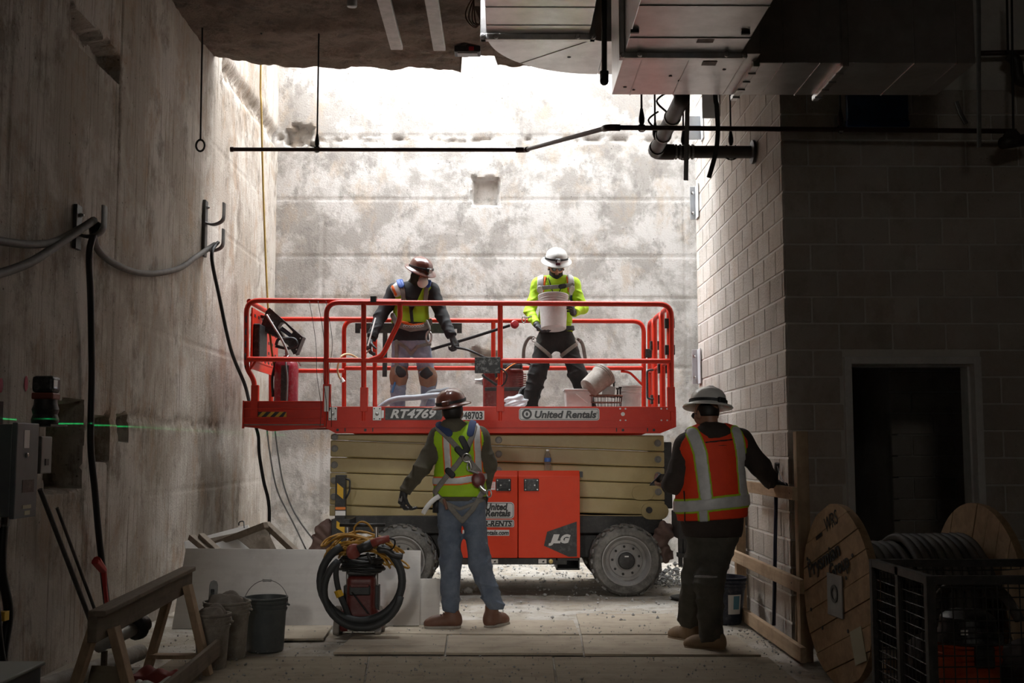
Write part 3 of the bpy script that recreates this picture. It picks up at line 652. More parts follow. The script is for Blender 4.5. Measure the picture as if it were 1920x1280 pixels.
# ---- wheels
def wheel(cx, cz, y0, y1, front=True):
    wg = bpy.data.objects.new('wheel', None); link(wg, lift, (cx, (y0 + y1) / 2, cz)); r = .345; ax = (0, -1, 0); hw = (y1 - y0)
    c = Vector((cx, y1, cz))
    MB().lathe([(.235, 0), (.25, 0), (.31, .0), (.338, .03), (r, .06), (r, hw - .06), (.338, hw - .03), (.315, hw - .003), (.26, hw), (.245, hw - .012), (.235, hw - .05)], c, ax, 40, close=True).build('tire', M_rub, wg, smooth=True, autosm=40)
    for k in range(22):
        a = 2 * PI * k / 22
        for s_ in (0, 1):
            y = y0 + (.012 if s_ == 0 else hw * .52); y2 = y0 + (hw * .48 if s_ == 0 else hw - .012); a1 = a + (.0 if s_ == 0 else .22); a2 = a1 + (.2 if s_ == 0 else -.2)
            p = Vector((cx + (r + .003) * math.cos(a1), y, cz + (r + .003) * math.sin(a1))); q = Vector((cx + (r + .003) * math.cos(a2), y2, cz + (r + .003) * math.sin(a2)))
            n_ = Vector((math.cos((a1 + a2) / 2), 0, math.sin((a1 + a2) / 2)))
            if p.z > .012 and q.z > .012: MB().bar(p, q, .045, .02, n_).build('tread_lug', M_rub, wg)
    if not front: return
    MB().lathe([(.246, hw - .02), (.246, hw - .006), (.236, hw - .004), (.222, hw - .03), (.21, hw - .07), (.2, hw - .10), (.17, hw - .11), (.165, hw - .095), (.105, hw - .085), (.085, hw - .06), (0, hw - .06)], c, ax, 36, cap0=False).build('rim', M_rim, wg, smooth=True, autosm=35)
    hb = MB().lathe([(.085, hw - .065), (.085, hw - .03), (.074, hw - .018), (.03, hw - .012), (.03, hw), (0, hw)], c, ax, 24).build('hub', M_blk, wg, smooth=True, autosm=30)
    plate_c = Vector((cx, y0 + .008, cz + .045)); MB().box(plate_c, (.04, .006, .012)).build('hub_sticker', M_wht, hb)
    for k in range(9):
        a = 2 * PI * k / 9 + .3; pc = Vector((cx + .137 * math.cos(a), y0 + .088, cz + .137 * math.sin(a)))
        MB().lathe([(.013, 0), (.013, .012), (.007, .014), (.007, .026), (0, .026)], pc, ax, 6).build('lug_nut', M_blk, wg)
wz = .347
for px in (1173, 752):
    wheel(LX(px), wz, 11.5, 11.8); wheel(LX(px), wz, 12.9, 13.2, False)
# ---- outriggers
def outrigger(px, flip):
    og = bpy.data.objects.new('outrigger', None); d = 11.32; link(og, lift, (LX(px, d), d, 0)); x = LX(px, d)
    if not flip:
        ib = MB().bb(x - .05, x + .05, d - .05, d + .05, LZ(1000, d), LZ(890, d)).build('jack_sleeve', M_blk, og, bevel=.006)
        ob = MB().bb(x - .08, x + .1, d - .065, d + .4, LZ(1052, d), LZ(972, d)).build('jack_housing', M_blk, og, bevel=.008)
        for (pa, pb, par, yy, xx0, xx1) in ((905, 935, ib, d - .052, x - .03, x + .03), (975, 998, ob, d - .067, x - .03, x + .05), (1008, 1030, ob, d - .067, x - .03, x + .05)):
            z0, z1 = LZ(pb, d), LZ(pa, d); MB().prism([(xx0, z0 + .05), (xx1, z0), (xx1, z1 - .05), (xx0, z1)], (0, yy, 0), UXv, UZv, .002).build('hazard_stripe', M_yel, par)
        plate(631, 957, 650, 966, d - .052, M_wht, 'notice', ib); plate(631, 950, 650, 955, d - .052, mat('decal_orange', (.7, .2, .03), rough=.5), 'notice_band', ib)
        MB().tube(rnd_path([(x + .05, d - .03, LZ(897, d)), (x + .09, d - .03, LZ(899, d)), (x + .09, d - .03, LZ(920, d)), (x + .05, d - .03, LZ(935, d))], .03), .009, 7).build('hose', M_blk, og, smooth=True)
        MB().cyl((x, d, .03), (x, d, LZ(1050, d)), .035, 14).build('jack_ram', M_steel, og); MB().lathe([(.15, 0), (.15, .02), (.05, .045), (.05, .08)], (x, d, .012), n=20).build('jack_pad', M_blk, og)
    else:
        MB().bb(x - .07, x + .09, d - .06, d + .4, LZ(1010, d), LZ(960, d)).build('jack_housing', M_blk, og, bevel=.008)
        MB().bb(x - .075, x + .1, d - .07, d + .06, LZ(1044, d), LZ(1036, d)).build('jack_collar', M_blk, og, bevel=.004); MB().bb(x - .06, x - .03, d - .05, d + .05, LZ(1060, d), LZ(1005, d)).build('jack_arm', M_blk, og); MB().bb(x - .02, x + .05, d - .045, d + .045, LZ(1040, d), LZ(1000, d)).build('jack_sleeve', M_blk, og)
        MB().cyl((x + .012, d, .03), (x + .012, d, LZ(1040, d)), .03, 14).build('jack_ram', M_steel, og); MB().lathe([(.16, 0), (.16, .015), (.05, .04), (.05, .07)], (x + .012, d, .012), n=20).build('jack_pad', M_blk, og)
        MB().tube(spl([(x + .0, d - .08, LZ(975, d)), (x + .05, d - .1, LZ(992, d)), (x + .08, d - .1, LZ(1003, d)), (x + .03, d - .08, LZ(1012, d))], 5), .01, 7).build('hose', M_blk, og, smooth=True)
outrigger(641, False); outrigger(1281, True)
# ================================================================== signed-distance sculpting (for people, gloves, cloth, bags)
def v3(p): return np.array(p, dtype=np.float32)
def rc(Q, a, b, ra, rb, sc=None):
    """tapered capsule; sc = per-axis squash"""
    a = v3(a); b = v3(b)
    if sc is not None: s_ = v3(sc); Q = Q / s_; a = a / s_; b = b / s_
    ab = b - a; h = np.clip(((Q - a) @ ab) / max(1e-9, float(ab @ ab)), 0, 1)
    d = np.linalg.norm(Q - a - h[:, None] * ab, axis=1) - (ra + h * (rb - ra))
    return d * (min(sc) if sc is not None else 1.)
def el(Q, c, r, M=None):
    q = Q - v3(c)
    if M is not None: q = q @ np.array(M, dtype=np.float32)
    r = v3(r); k0 = np.linalg.norm(q / r, axis=1); k1 = np.linalg.norm(q / (r * r), axis=1) + 1e-9
    return k0 * (k0 - 1) / k1
def bx(Q, c, h, rad=.01, M=None):
    q = Q - v3(c)
    if M is not None: q = q @ np.array(M, dtype=np.float32)
    q = np.abs(q) - (v3(h) - rad); return np.linalg.norm(np.maximum(q, 0), axis=1) + np.minimum(q.max(1), 0) - rad
def smin(a, b, k): h = np.clip(.5 + .5 * (b - a) / k, 0, 1); return b * (1 - h) + a * h - k * h * (1 - h)
def sun(k, *ds):
    o = ds[0]
    for d in ds[1:]: o = smin(o, d, k)
    return o
def pd2(Q, poly, ax=(0, 2)):
    """distance in a projection plane to a polyline"""
    q = Q[:, list(ax)]; o = np.full(len(Q), 9., dtype=np.float32)
    for a, b in zip(poly[:-1], poly[1:]):
        a = np.array(a, dtype=np.float32); b = np.array(b, dtype=np.float32); ab = b - a; h = np.clip(((q - a) @ ab) / max(1e-9, float(ab @ ab)), 0, 1)
        o = np.minimum(o, np.linalg.norm(q - a - h[:, None] * ab, axis=1))
    return o
def folds(Q, amp, fr=38., seed=0.):
    """crisp cloth creases: warped ridges that come and go"""
    x, y, z = Q[:, 0], Q[:, 1], Q[:, 2]; o = 0
    for k, (ax_, ay_, az_, ph) in enumerate(((.45, .3, .85, 0.), (-.7, .2, .65, 1.9), (.15, .5, 1.1, 4.1))):
        w_ = 1.5 * np.sin(6.1 * x + 4.3 * z + seed + ph) + 1.2 * np.sin(7.7 * z - 5.2 * y + 2 * seed + 2 * ph)
        rdg = (1 - np.abs(np.sin(fr * .55 * (ax_ * x + ay_ * y + az_ * z) + w_ + seed + ph))) ** 3; msk = np.clip(.5 + .9 * np.sin(9.3 * x * (k + 1) - 7.9 * z + 3.1 * y + 1.7 * seed + ph), 0, 1)
        o = o + rdg * msk
    return -amp * (o - .25)
def sculpt(name, f, lo, hi, h, m, parent=None, smooth=True, blk=8):
    """surface nets over a sparse block grid"""
    lo = np.array(lo, float); hi = np.array(hi, float); nb = np.maximum(1, np.ceil((hi - lo) / (h * blk)).astype(int)); n = nb * blk + 1
    ci = np.stack(np.meshgrid(*[np.arange(k) for k in nb], indexing='ij'), -1).reshape(-1, 3)
    cc = (lo + (ci + .5) * blk * h).astype(np.float32); dc = f(cc); half = blk * h * .5 * 1.74 * 1.35 + h
    act = np.abs(dc) < half
    G = np.empty(n, dtype=np.float32); G[:] = 1
    D = np.repeat(np.repeat(np.repeat(dc.reshape(nb), blk, 0), blk, 1), blk, 2); G[:-1, :-1, :-1] = D; G[-1], G[:, -1], G[:, :, -1] = 1, 1, 1
    need = np.zeros(n, dtype=bool)
    A3 = act.reshape(nb); U3 = np.repeat(np.repeat(np.repeat(A3, blk, 0), blk, 1), blk, 2)
    for ox in (0, 1):
        for oy in (0, 1):
            for oz in (0, 1): need[ox:ox + U3.shape[0], oy:oy + U3.shape[1], oz:oz + U3.shape[2]] |= U3
    ii = np.argwhere(need)
    if len(ii) == 0: return None
    vals = np.concatenate([f((lo + c * h).astype(np.float32)) for c in np.array_split(ii, max(1, len(ii) // 300000))]); G[need] = vals
    G[0], G[-1] = np.maximum(G[0], .001), np.maximum(G[-1], .001); G[:, 0] = np.maximum(G[:, 0], .001); G[:, -1] = np.maximum(G[:, -1], .001); G[:, :, 0] = np.maximum(G[:, :, 0], .001); G[:, :, -1] = np.maximum(G[:, :, -1], .001)
    S = G < 0; c0 = S[:-1, :-1, :-1]; mixed = np.zeros_like(c0); acc = None
    offs = [(a, b, c) for a in (0, 1) for b in (0, 1) for c in (0, 1)]
    def cor(arr, o): return arr[o[0]:o[0] + n[0] - 1, o[1]:o[1] + n[1] - 1, o[2]:o[2] + n[2] - 1]
    cnt = sum(cor(S, o).astype(np.int8) for o in offs); cells = np.argwhere((cnt > 0) & (cnt < 8))
    if len(cells) == 0: return None
    cid = -np.ones(n - 1, dtype=np.int64); cid[tuple(cells.T)] = np.arange(len(cells))
    num = np.zeros((len(cells), 3)); den = np.zeros(len(cells))
    for a in offs:
        for ax in range(3):
            if a[ax]: continue
            b = list(a); b[ax] = 1; ga = G[tuple((cells + a).T)]; gb = G[tuple((cells + b).T)]; cr = (ga < 0) != (gb < 0)
            t = np.where(cr, ga / np.where(cr, ga - gb, 1), 0); p = np.array(a, float)[None] + np.zeros((len(cells), 3)); p[:, ax] += t
            num += p * cr[:, None]; den += cr
    V = lo + (cells + num / den[:, None]) * h; Q = []
    for ax in range(3):
        u, v = (ax + 1) % 3, (ax + 2) % 3; sl = [slice(None)] * 3; sl2 = [slice(None)] * 3; sl[ax] = slice(0, -1); sl2[ax] = slice(1, None)
        a_, b_ = S[tuple(sl)], S[tuple(sl2)]; e = np.argwhere(a_ != b_); ok = (e[:, u] > 0) & (e[:, v] > 0) & (e[:, u] < n[u] - 1) & (e[:, v] < n[v] - 1); e = e[ok]
        ins = a_[tuple(e.T)]; du = np.zeros(3, int); dv = np.zeros(3, int); du[u] = 1; dv[v] = 1
        q = np.stack([cid[tuple((e - du - dv).T)], cid[tuple((e - dv).T)], cid[tuple(e.T)], cid[tuple((e - du).T)]], 1); q[~ins] = q[~ins][:, ::-1]; Q.append(q)
    Q = np.concatenate(Q); Q = Q[(Q >= 0).all(1)]
    return mkobj(name, V, Q, m, parent, smooth=smooth)
def bounds(pts, pad): p = np.array([tuple(q) for q in pts]); return p.min(0) - pad, p.max(0) + pad

# ------------------------------------------------------------------ figure kit
M_skin = mat('skin', (.40, .20, .13), (.46, .25, .165), rough=.5, scale=30)
M_skin2 = mat('skin_tan', (.30, .15, .095), (.36, .19, .12), rough=.5, scale=30)
M_hair = mat('dark_hair', (.012, .009, .007), rough=.6)
M_denim = mat('denim', (.10, .13, .185), (.17, .205, .265), rough=.85, scale=9, bump=.25, bscale=240)
M_denim2 = mat('denim_pale', (.20, .235, .33), (.31, .35, .45), rough=.85, scale=10, bump=.25, bscale=240, dust=(.5, .48, .46), damt=.3)
M_lime = mat('lime_mesh', (.36, .60, .01), (.30, .52, .01), rough=.7, scale=8, bump=.15, bscale=200)
M_limes = mat('lime_shirt', (.46, .74, .012), (.40, .66, .01), rough=.7, scale=8, bump=.1, bscale=100)
M_orng = mat('orange_vest', (.85, .055, .008), (.75, .045, .008), rough=.7, scale=8, bump=.15, bscale=200)
M_trim = mat('orange_trim', (.85, .16, .02), rough=.7)
M_lim2 = mat('lime_trim', (.40, .60, .02), rough=.7)
M_refl = mat('reflective_tape', (.60, .60, .60), (.48, .48, .48), rough=.4, scale=14)
M_harn = mat('harness_webbing', (.24, .225, .20), (.17, .16, .145), rough=.8, scale=20)
M_harnb = mat('harness_blue', (.03, .05, .13), rough=.75)
M_olive = mat('olive_shirt', (.072, .062, .042), (.10, .088, .062), rough=.85, scale=7, bump=.2, bscale=160)
M_blackc = mat('black_cloth', (.012, .012, .014), (.022, .022, .025), rough=.8, scale=8, bump=.15, bscale=160)
M_brownc = mat('dark_brown_jacket', (.030, .021, .017), (.046, .033, .027), rough=.85, scale=7, bump=.2, bscale=160)
M_blkpant = mat('black_trousers', (.012, .0115, .0115), (.024, .023, .022), rough=.85, scale=9, bump=.2, bscale=200)
M_drkpant = mat('dark_work_trousers', (.062, .058, .047), (.095, .088, .072), rough=.9, scale=8, bump=.2, bscale=200)
M_glove = mat('black_glove', (.016, .016, .018), (.045, .045, .047), rough=.6, scale=24)
M_glvg = mat('grey_glove_back', (.30, .29, .28), (.2, .2, .2), rough=.7, scale=30)
M_boot = mat('brown_boot', (.15, .066, .042), (.19, .095, .062), rough=.6, scale=14)
M_bootT = mat('tan_boot', (.30, .20, .115), (.24, .155, .09), rough=.7, scale=14)
M_sole = mat('boot_sole', (.45, .42, .37), (.34, .31, .27), rough=.8, scale=14)
M_hatB = mat('brown_hard_hat', (.095, .028, .018), (.115, .036, .024), rough=.28, scale=7, coat=.5)
M_hatW = mat('white_hard_hat', (.66, .65, .63), (.58, .57, .55), rough=.32, scale=7, coat=.4)
M_strap = mat('black_strap', (.014, .014, .015), rough=.6)
M_lens = mat('lamp_lens', (.5, .52, .5), rough=.1, metal=.4)
M_glass = mat('spectacle_lens', (.09, .09, .10), rough=.05, metal=.0, coat=1.)

def headM(yaw, pitch, roll=0):
    """head frame: columns = right, forward, up"""
    return (Matrix.Rotation(R(yaw), 3, 'Z') @ Matrix.Rotation(R(pitch), 3, 'X') @ Matrix.Rotation(R(roll), 3, 'Y'))
def head_sdf(Q, c, M, s=1.):
    q = ((Q - v3(c)) @ np.array(M, dtype=np.float32)) / s; x = np.abs(q[:, 0]); q2 = np.stack([x, q[:, 1], q[:, 2]], 1)
    d = el(q, (0, -.008, .03), (.075, .096, .095)); d = smin(d, el(q, (0, .03, -.05), (.056, .062, .068)), .045); d = smin(d, rc(q, (0, .052, -.078), (0, .066, -.1), .026, .022), .03)       # cranium, jaw, chin
    d = smin(d, el(q2, (.04, .055, -.02), (.024, .026, .022)), .03)                                             # cheekbones
    d = np.maximum(d, -el(q2, (.031, .098, .006), (.021, .018, .013)) * .9) if True else d                      # eye sockets
    d = smin(d, el(q2, (.031, .080, .005), (.014, .012, .012)), .006)                                           # eyeballs
    d = smin(d, rc(q2, (.012, .091, .024), (.046, .08, .024), .008, .007), .014)                                # brows
    d = smin(d, rc(q, (0, .092, .012), (0, .115, -.03), .009, .014), .012); d = smin(d, el(q2, (.012, .103, -.034), (.009, .01, .008)), .008)   # nose
    d = smin(d, el(q, (0, .086, -.058), (.025, .012, .006)), .008); d = smin(d, el(q, (0, .084, -.069), (.021, .012, .007)), .008)              # lips
    ear = np.maximum(el(q2, (.080, -.012, -.008), (.011, .02, .034)), -el(q2, (.092, -.006, -.004), (.008, .011, .02))); d = smin(d, ear, .008)
    return d * s
def ortho(d, n):
    d = Vector(d).normalized(); n = Vector(n); n = (n - d * n.dot(d)).normalized(); return d, n, d.cross(n)
class Hand:
    """wrist, pointing direction, palm normal, which side the thumb is on (+1 = along d x n), finger curl in degrees per joint"""
    def __init__(s, wrist, d, n, thumb=1, curl=(30, 40, 25), sc=1., tcurl=25, spread=4., tout=50):
        d, n, t = ortho(d, n); t = t * thumb; s.w = Vector(wrist); s.d, s.n, s.t, s.sc = d, n, t, sc; s.segs = []
        L = ((.040, .024, .020), (.045, .029, .021), (.042, .027, .021), (.033, .021, .018)); off = (.030, .010, -.011, -.031); base = (.086, .091, .087, .078)
        for i in range(4):
            p = s.w + (d * base[i] + t * off[i]) * sc; dr = (d + t * math.tan(R(spread)) * (1.5 - i) * .7).normalized(); ang = 0; r = (.0098, .0102, .0098, .0086)[i] * sc
            for j in range(3):
                ang += curl[j] + (i * 3 if j == 0 else 0); v = dr * math.cos(R(ang)) + n * math.sin(R(ang)); q = p + v * L[i][j] * sc; s.segs.append((p, q, r, r * .9)); p = q; r *= .92
        p = s.w + (d * .028 + t * .03) * sc; dr = (d * math.cos(R(tout)) + t * math.sin(R(tout))).normalized()
        for j, l in enumerate((.046, .034, .027)):
            v = (dr * math.cos(R(tcurl * j)) + (n * .75 - t * .25) * math.sin(R(tcurl * j) + .15)).normalized(); q = p + v * l * sc; r = (.0145, .0115, .0100)[j] * sc; s.segs.append((p, q, r, r * .88)); p = q
        s.pts = [s.w] + [q for sg in s.segs for q in sg[:2]]
    def sdf(s, Q, inf=0.):
        d, n, t, k = s.d, s.n, s.t, s.sc; M = Matrix((t, d, n)).transposed()
        o = bx(Q, s.w + d * .050 * k, (.041 * k + inf, .046 * k + inf, .0145 * k + inf), .013, M)
        o = smin(o, rc(Q, s.w - d * .02, s.w + d * .03 * k, .026 * k + inf, .026 * k + inf), .02)
        fing = None
        for a, b, r1, r2 in s.segs:
            c = rc(Q, a, b, r1 + inf, r2 + inf); fing = c if fing is None else np.minimum(fing, c)
        return smin(o, fing, .007)
    def box(s, pad=.03): return bounds(s.pts, pad)

def helmet(par, c, M, m, s=1., lamp=None, band=True, lamp_m=None, goggles=None):
    """full-brim hard hat with ridges, sweat band strap and head lamp; c = head centre"""
    M4 = M; c = Vector(c); o = c + M @ Vector((0, -.008, .052 * s))
    mb = MB(); prof = [(.172, -.012), (.178, -.006), (.172, .004), (.138, .010), (.131, .018), (.128, .045), (.118, .082), (.098, .108), (.065, .126), (.03, .134), (0, .136)]
    n = 48; V = []; 
    for r, h in prof:
        for k in range(n):
            a = 2 * PI * k / n; x, y = r * math.cos(a) * .92, r * math.sin(a) * 1.12; z = h
            if r > .14: z -= .016 * (abs(math.cos(a)) ** 2) * 0 + .012 * max(0, math.sin(a))
            if r < .125 and r > .01: z += .006 * (math.exp(-(x / .012) ** 2) + .7 * math.exp(-((abs(x) - .04) / .01) ** 2))
            V.append(o + M @ (Vector((x, y, z)) * s))
    inner = [(.125, .015), (.115, .075), (.06, .115), (0, .126)]
    for r, h in inner:
        for k in range(n): a = 2 * PI * k / n; V.append(o + M @ (Vector((r * math.cos(a) * .92, r * math.sin(a) * 1.12, h)) * s))
    Fc = []; N = len(prof)
    for i in range(N - 1):
        for k in range(n): Fc.append((i * n + k, i * n + (k + 1) % n, (i + 1) * n + (k + 1) % n, (i + 1) * n + k))
    for k in range(n): Fc.append((N * n + k, N * n + (k + 1) % n, (k + 1) % n, k))
    for i in range(len(inner) - 1):
        for k in range(n): Fc.append(((N + i) * n + k, (N + i + 1) * n + k, (N + i + 1) * n + (k + 1) % n, (N + i) * n + (k + 1) % n))
    mb.add(V, Fc); ho = mb.build('hard_hat', m, par, smooth=True, autosm=55)
    if band:
        pts = []
        for k in range(40):
            a = 2 * PI * k / 40; pts.append(o + M @ (Vector((.1315 * math.cos(a) * .925, .1315 * math.sin(a) * 1.125, .03 + (.02 * math.sin(a) if lamp == 'front' else 0))) * s))
        bd = MB(); V2 = []
        for p_, q_ in zip(pts, range(40)):
            up = M @ Vector((0, 0, 1)); out = (p_ - o); out -= up * out.dot(up); out.normalize(); V2 += [p_ + up * .011, p_ - up * .011, p_ - up * .011 + out * .004, p_ + up * .011 + out * .004]
        Fb = []
        for k in range(40):
            a, b = k * 4, ((k + 1) % 40) * 4
            for e in range(4): Fb.append((a + e, a + (e + 1) % 4, b + (e + 1) % 4, b + e))
        bd.add(V2, Fb).build('headlamp_strap', M_strap, par)
    if lamp:
        y = .155 if lamp == 'front' else -.15; p = o + M @ (Vector((0, y, .05 if lamp == 'front' else .03)) * s)
        MB().box(p, (.062, .034, .04), M).build('headlamp', lamp_m or M_strap, par, bevel=.009)
        if lamp == 'front': MB().lathe([(.019, 0), (.019, .006), (0, .008)], p + M @ Vector((-.006, .016, 0)), M @ Vector((0, 1, -.1)), 14).build('headlamp_lens', M_lens, par)
    return ho
def boot(par, ankle, toe, m, h=.16, zfloor=0., lift=0., msole=None):
    """ankle: point above the heel; toe: direction in plan"""
    a = Vector(ankle); t = Vector(toe); t.z = 0; t.normalize(); sd = Vector((t.y, -t.x, 0)); M = Matrix((sd, t, Vector((0, 0, 1)))).transposed(); z0 = zfloor + lift
    def W(x, y, z): return Vector((a.x, a.y, z0)) + M @ Vector((x, y, z))
    pts = [W(-.07, -.10, 0), W(.07, .24, h + .05)]; lo, hi = bounds([W(sx_, sy_, sz_) for sx_ in (-.08, .08) for sy_ in (-.12, .26) for sz_ in (-.01, h + .06)], .01)
    def up(Q):
        d = rc(Q, W(0, -.03, .075), W(0, .13, .062), .050, .046); d = smin(d, rc(Q, W(.006, .12, .056), W(0, .18, .05), .046, .038), .04); d = smin(d, rc(Q, W(0, -.015, .08), W(0, -.01, h), .052, .056), .05); d = smin(d, rc(Q, W(0, -.05, .06), W(0, -.045, .09), .04, .04), .03)
        d = smin(d, rc(Q, W(0, .05, .10), W(0, .12, .085), .022, .02), .02)
        return np.maximum(d, (z0 + .028) - Q[:, 2])
    def so(Q):
        q = (Q - v3(W(0, 0, 0))) @ np.array(M, dtype=np.float32); tt = np.clip((q[:, 1] + .085) / .30, 0, 1); wd = .041 + .012 * np.sin(tt * PI * 1.15 - .3); dd = np.linalg.norm(np.stack([np.maximum(np.abs(q[:, 0]) - wd + .03, 0), np.maximum(np.abs(q[:, 1] - .063) - .148 + .035, 0)], 1), axis=1) - .034
        return np.maximum(dd, np.abs(q[:, 2] - .0175) - .0172)
    b = sculpt('boot', up, lo, hi, .0065, m, par); sculpt('boot_sole', so, lo - np.array([0, 0, .02]), hi, .0062, msole or M_sole, b)
    lc = MB()
    for k in range(4): lc.tube([W(-.028, .055 + k * .022, .128 - k * .012), W(0, .062 + k * .022, .136 - k * .012), W(.028, .055 + k * .022, .128 - k * .012)], .003, 5)
    lc.build('laces', M_strap if m is M_boot else M_bootT, b)
# ================================================================== the four workers
class Fig:
    def __init__(s, d, J, label, back, waist=.135, chest=.165, hip=.13, arm=1., leg=1., flat=.68, zf=0.):
        s.d = d; s.J = {k: (P(v[0], v[1], d + (v[2] if len(v) > 2 else 0)) if not isinstance(v, Vector) else v) for k, v in J.items()}; s.zf = zf
        j = s.J; s.back = back; s.wr, s.cr, s.hr, s.a, s.l, s.fl = waist, chest, hip, arm, leg, flat
        s.root = thing('person', (j['pel'].x, j['pel'].y, zf), label, 'person')
        lo, hi = bounds(list(j.values()), .24); s.lo, s.hi = lo, hi; s.lo[2] = zf; s.hi[2] = j['head'].z + .2
    def px(s, x, y, dd=0): p = P(x, y, s.d + dd - (.12 if True else 0)); return (p.x, p.z)
    def poly(s, *pts): return [s.px(*p) for p in pts]
    def torso(s, Q, i=0.):
        j = s.J; sc = (1, s.fl, 1); c = j['chest']; w_ = j['waist']; p = j['pel']
        t = rc(Q, w_, c, s.wr + i, s.cr + i, sc); t = smin(t, rc(Q, p, w_, s.hr + i, s.wr + i, sc), .08); t = smin(t, rc(Q, p + Vector((-.055, 0, -.01)), p + Vector((.055, 0, -.01)), s.hr * .82 + i, s.hr * .82 + i, (1, .85, 1)), .06)
        sh = rc(Q, j['shL'], j['shR'], .062 + i * .8, .062 + i * .8); t = smin(t, sh, .09)
        for k in ('shL', 'shR'): t = smin(t, rc(Q, j['neck'] + Vector((0, 0, -.01)), j[k], .058 + i * .6, .05 + i * .6), .05)
        return t
    def arm_(s, Q, k, i=0., cut=None):
        j = s.J; a = rc(Q, j['sh' + k], j['el' + k], .058 * s.a + i, .047 * s.a + i); f = rc(Q, j['el' + k], j['wr' + k], .047 * s.a + i, .032 * s.a + i); d = smin(a, f, .03)
        if cut is not None:
            u = (j['wr' + k] - j['el' + k]).normalized(); e = j['wr' + k] + u * cut; d = np.maximum(d, (Q - v3(e)) @ v3(u))
        return d
    def leg_(s, Q, k, i=0., j_=0.):
        j = s.J; return smin(rc(Q, j['hip' + k], j['kn' + k], .088 * s.l + i, .060 * s.l + i + j_), rc(Q, j['kn' + k], j['an' + k], .062 * s.l + i + j_, .046 * s.l + i + j_), .04)
    def body(s, m, hs=1., hands=()):
        j = s.J
        def f(Q):
            d = s.torso(Q, -.004)
            for k in 'LR': d = smin(d, s.arm_(Q, k, -.004), .04); d = smin(d, s.leg_(Q, k, -.004), .05)
            d = smin(d, rc(Q, j['neck'], j['head'] + s.HM @ Vector((0, -.03, -.05)), .056, .054), .03); d = smin(d, head_sdf(Q, j['head'], s.HM, hs), .02)
            for h in hands: d = smin(d, h.sdf(Q), .012)
            return d
        return sculpt('body', f, s.lo, s.hi, .0085, m, s.root)
    def shirt(s, m, i=.014, hem=None, amp=.005, cuff=-.01, name='shirt', seed=0.):
        def f(Q):
            t = s.torso(Q, i); k_ = np.clip(t / .05, .3, 1)
            if hem is not None: t = np.maximum(t, hem - Q[:, 2])
            for k in 'LR': t = smin(t, s.arm_(Q, k, i + .004, cuff), .045)
            return t + folds(Q, amp * 1.5, 40, seed) * k_
        return sculpt(name, f, s.lo, s.hi, .0095, m, s.root)
    def trousers(s, m, i=.016, top=None, hem=.09, amp=.008, fl=.012, seed=1.):
        def f(Q):
            t = s.torso(Q, i * .7)
            for k in 'LR':
                u = np.clip((s.J['kn' + k].z - Q[:, 2]) / .35, 0, 1); t = smin(t, np.maximum(s.leg_(Q, k, i, fl) , (s.J['an' + k].z - hem) - Q[:, 2]), .04)
            t = np.maximum(t, Q[:, 2] - top)
            return t + folds(Q, amp, 34, seed) * np.clip((top - Q[:, 2]) * 3, .2, 1)
        return sculpt('trousers', f, s.lo, s.hi, .0095, m, s.root)
    def vest_f(s, i, hem, hole=.088, neck=None):
        j = s.J
        def f(Q):
            t = s.torso(Q, i) + folds(Q, .003, 22, 2.)
            t = np.maximum(t, hem(Q) - Q[:, 2] if callable(hem) else hem - Q[:, 2])
            for k in 'LR':
                o = (j['sh' + k] - j['neck']); o.z = 0; o.normalize(); t = np.maximum(t, -rc(Q, j['sh' + k] + o * .045 + Vector((0, 0, .05)), j['sh' + k] + o * .06 + Vector((0, 0, -.14)), hole, hole))
            t = np.maximum(t, -rc(Q, j['neck'] + Vector((0, 0, -.01)), j['neck'] + Vector((0, 0, .2)), .088, .11))
            if neck is not None: t = np.maximum(t, -neck(Q))
            return t
        return f
    def vest(s, m, i, hem, hole=.088, neck=None, name='vest'):
        s.vf = s.vest_f(i, hem, hole, neck); return sculpt(name, s.vf, s.lo, s.hi, .0085, m, s.root)
    def tape(s, poly, hw, m, off=.004, side=0, par=None, name='reflective_tape', base=None, h=.007, cut=None):
        """webbing or tape hugging the clothing: a slice of the inflated surface round a drawn line; side -1 near the camera, +1 far, 0 all round"""
        b = base or s.vf; yc = s.J['chest'].y
        P_ = [np.array(p) for p in poly]; lo = np.array([min(p[0] for p in P_) - hw - .02, s.lo[1], min(p[1] for p in P_) - hw - .02]); hi = np.array([max(p[0] for p in P_) + hw + .02, s.hi[1], max(p[1] for p in P_) + hw + .02])
        if side < 0: hi[1] = yc + .02
        if side > 0: lo[1] = yc - .02
        def f(Q):
            d = np.maximum(b(Q) - off, pd2(Q, poly) - hw)
            if side: d = np.maximum(d, (Q[:, 1] - yc) * (1 if side < 0 else -1))
            if cut is not None: d = np.maximum(d, cut(Q))
            return d
        return sculpt(name, f, lo, hi, h, m, par or s.root)
    def glove(s, hd, m=None, cuffk=None, name='glove'):
        lo, hi = hd.box(.035); 
        def f(Q):
            d = hd.sdf(Q, .0025)
            if cuffk: u = (s.J['wr' + cuffk] - s.J['el' + cuffk]).normalized(); d = smin(d, rc(Q, s.J['wr' + cuffk] - u * .035, s.J['wr' + cuffk] + u * .01, .038, .033), .012)
            return d
        lo2 = np.minimum(lo, np.array(tuple(s.J['wr' + cuffk])) - .09) if cuffk else lo; hi2 = np.maximum(hi, np.array(tuple(s.J['wr' + cuffk])) + .09) if cuffk else hi
        return sculpt(name, f, lo2, hi2, .0045, m or M_glove, s.root)
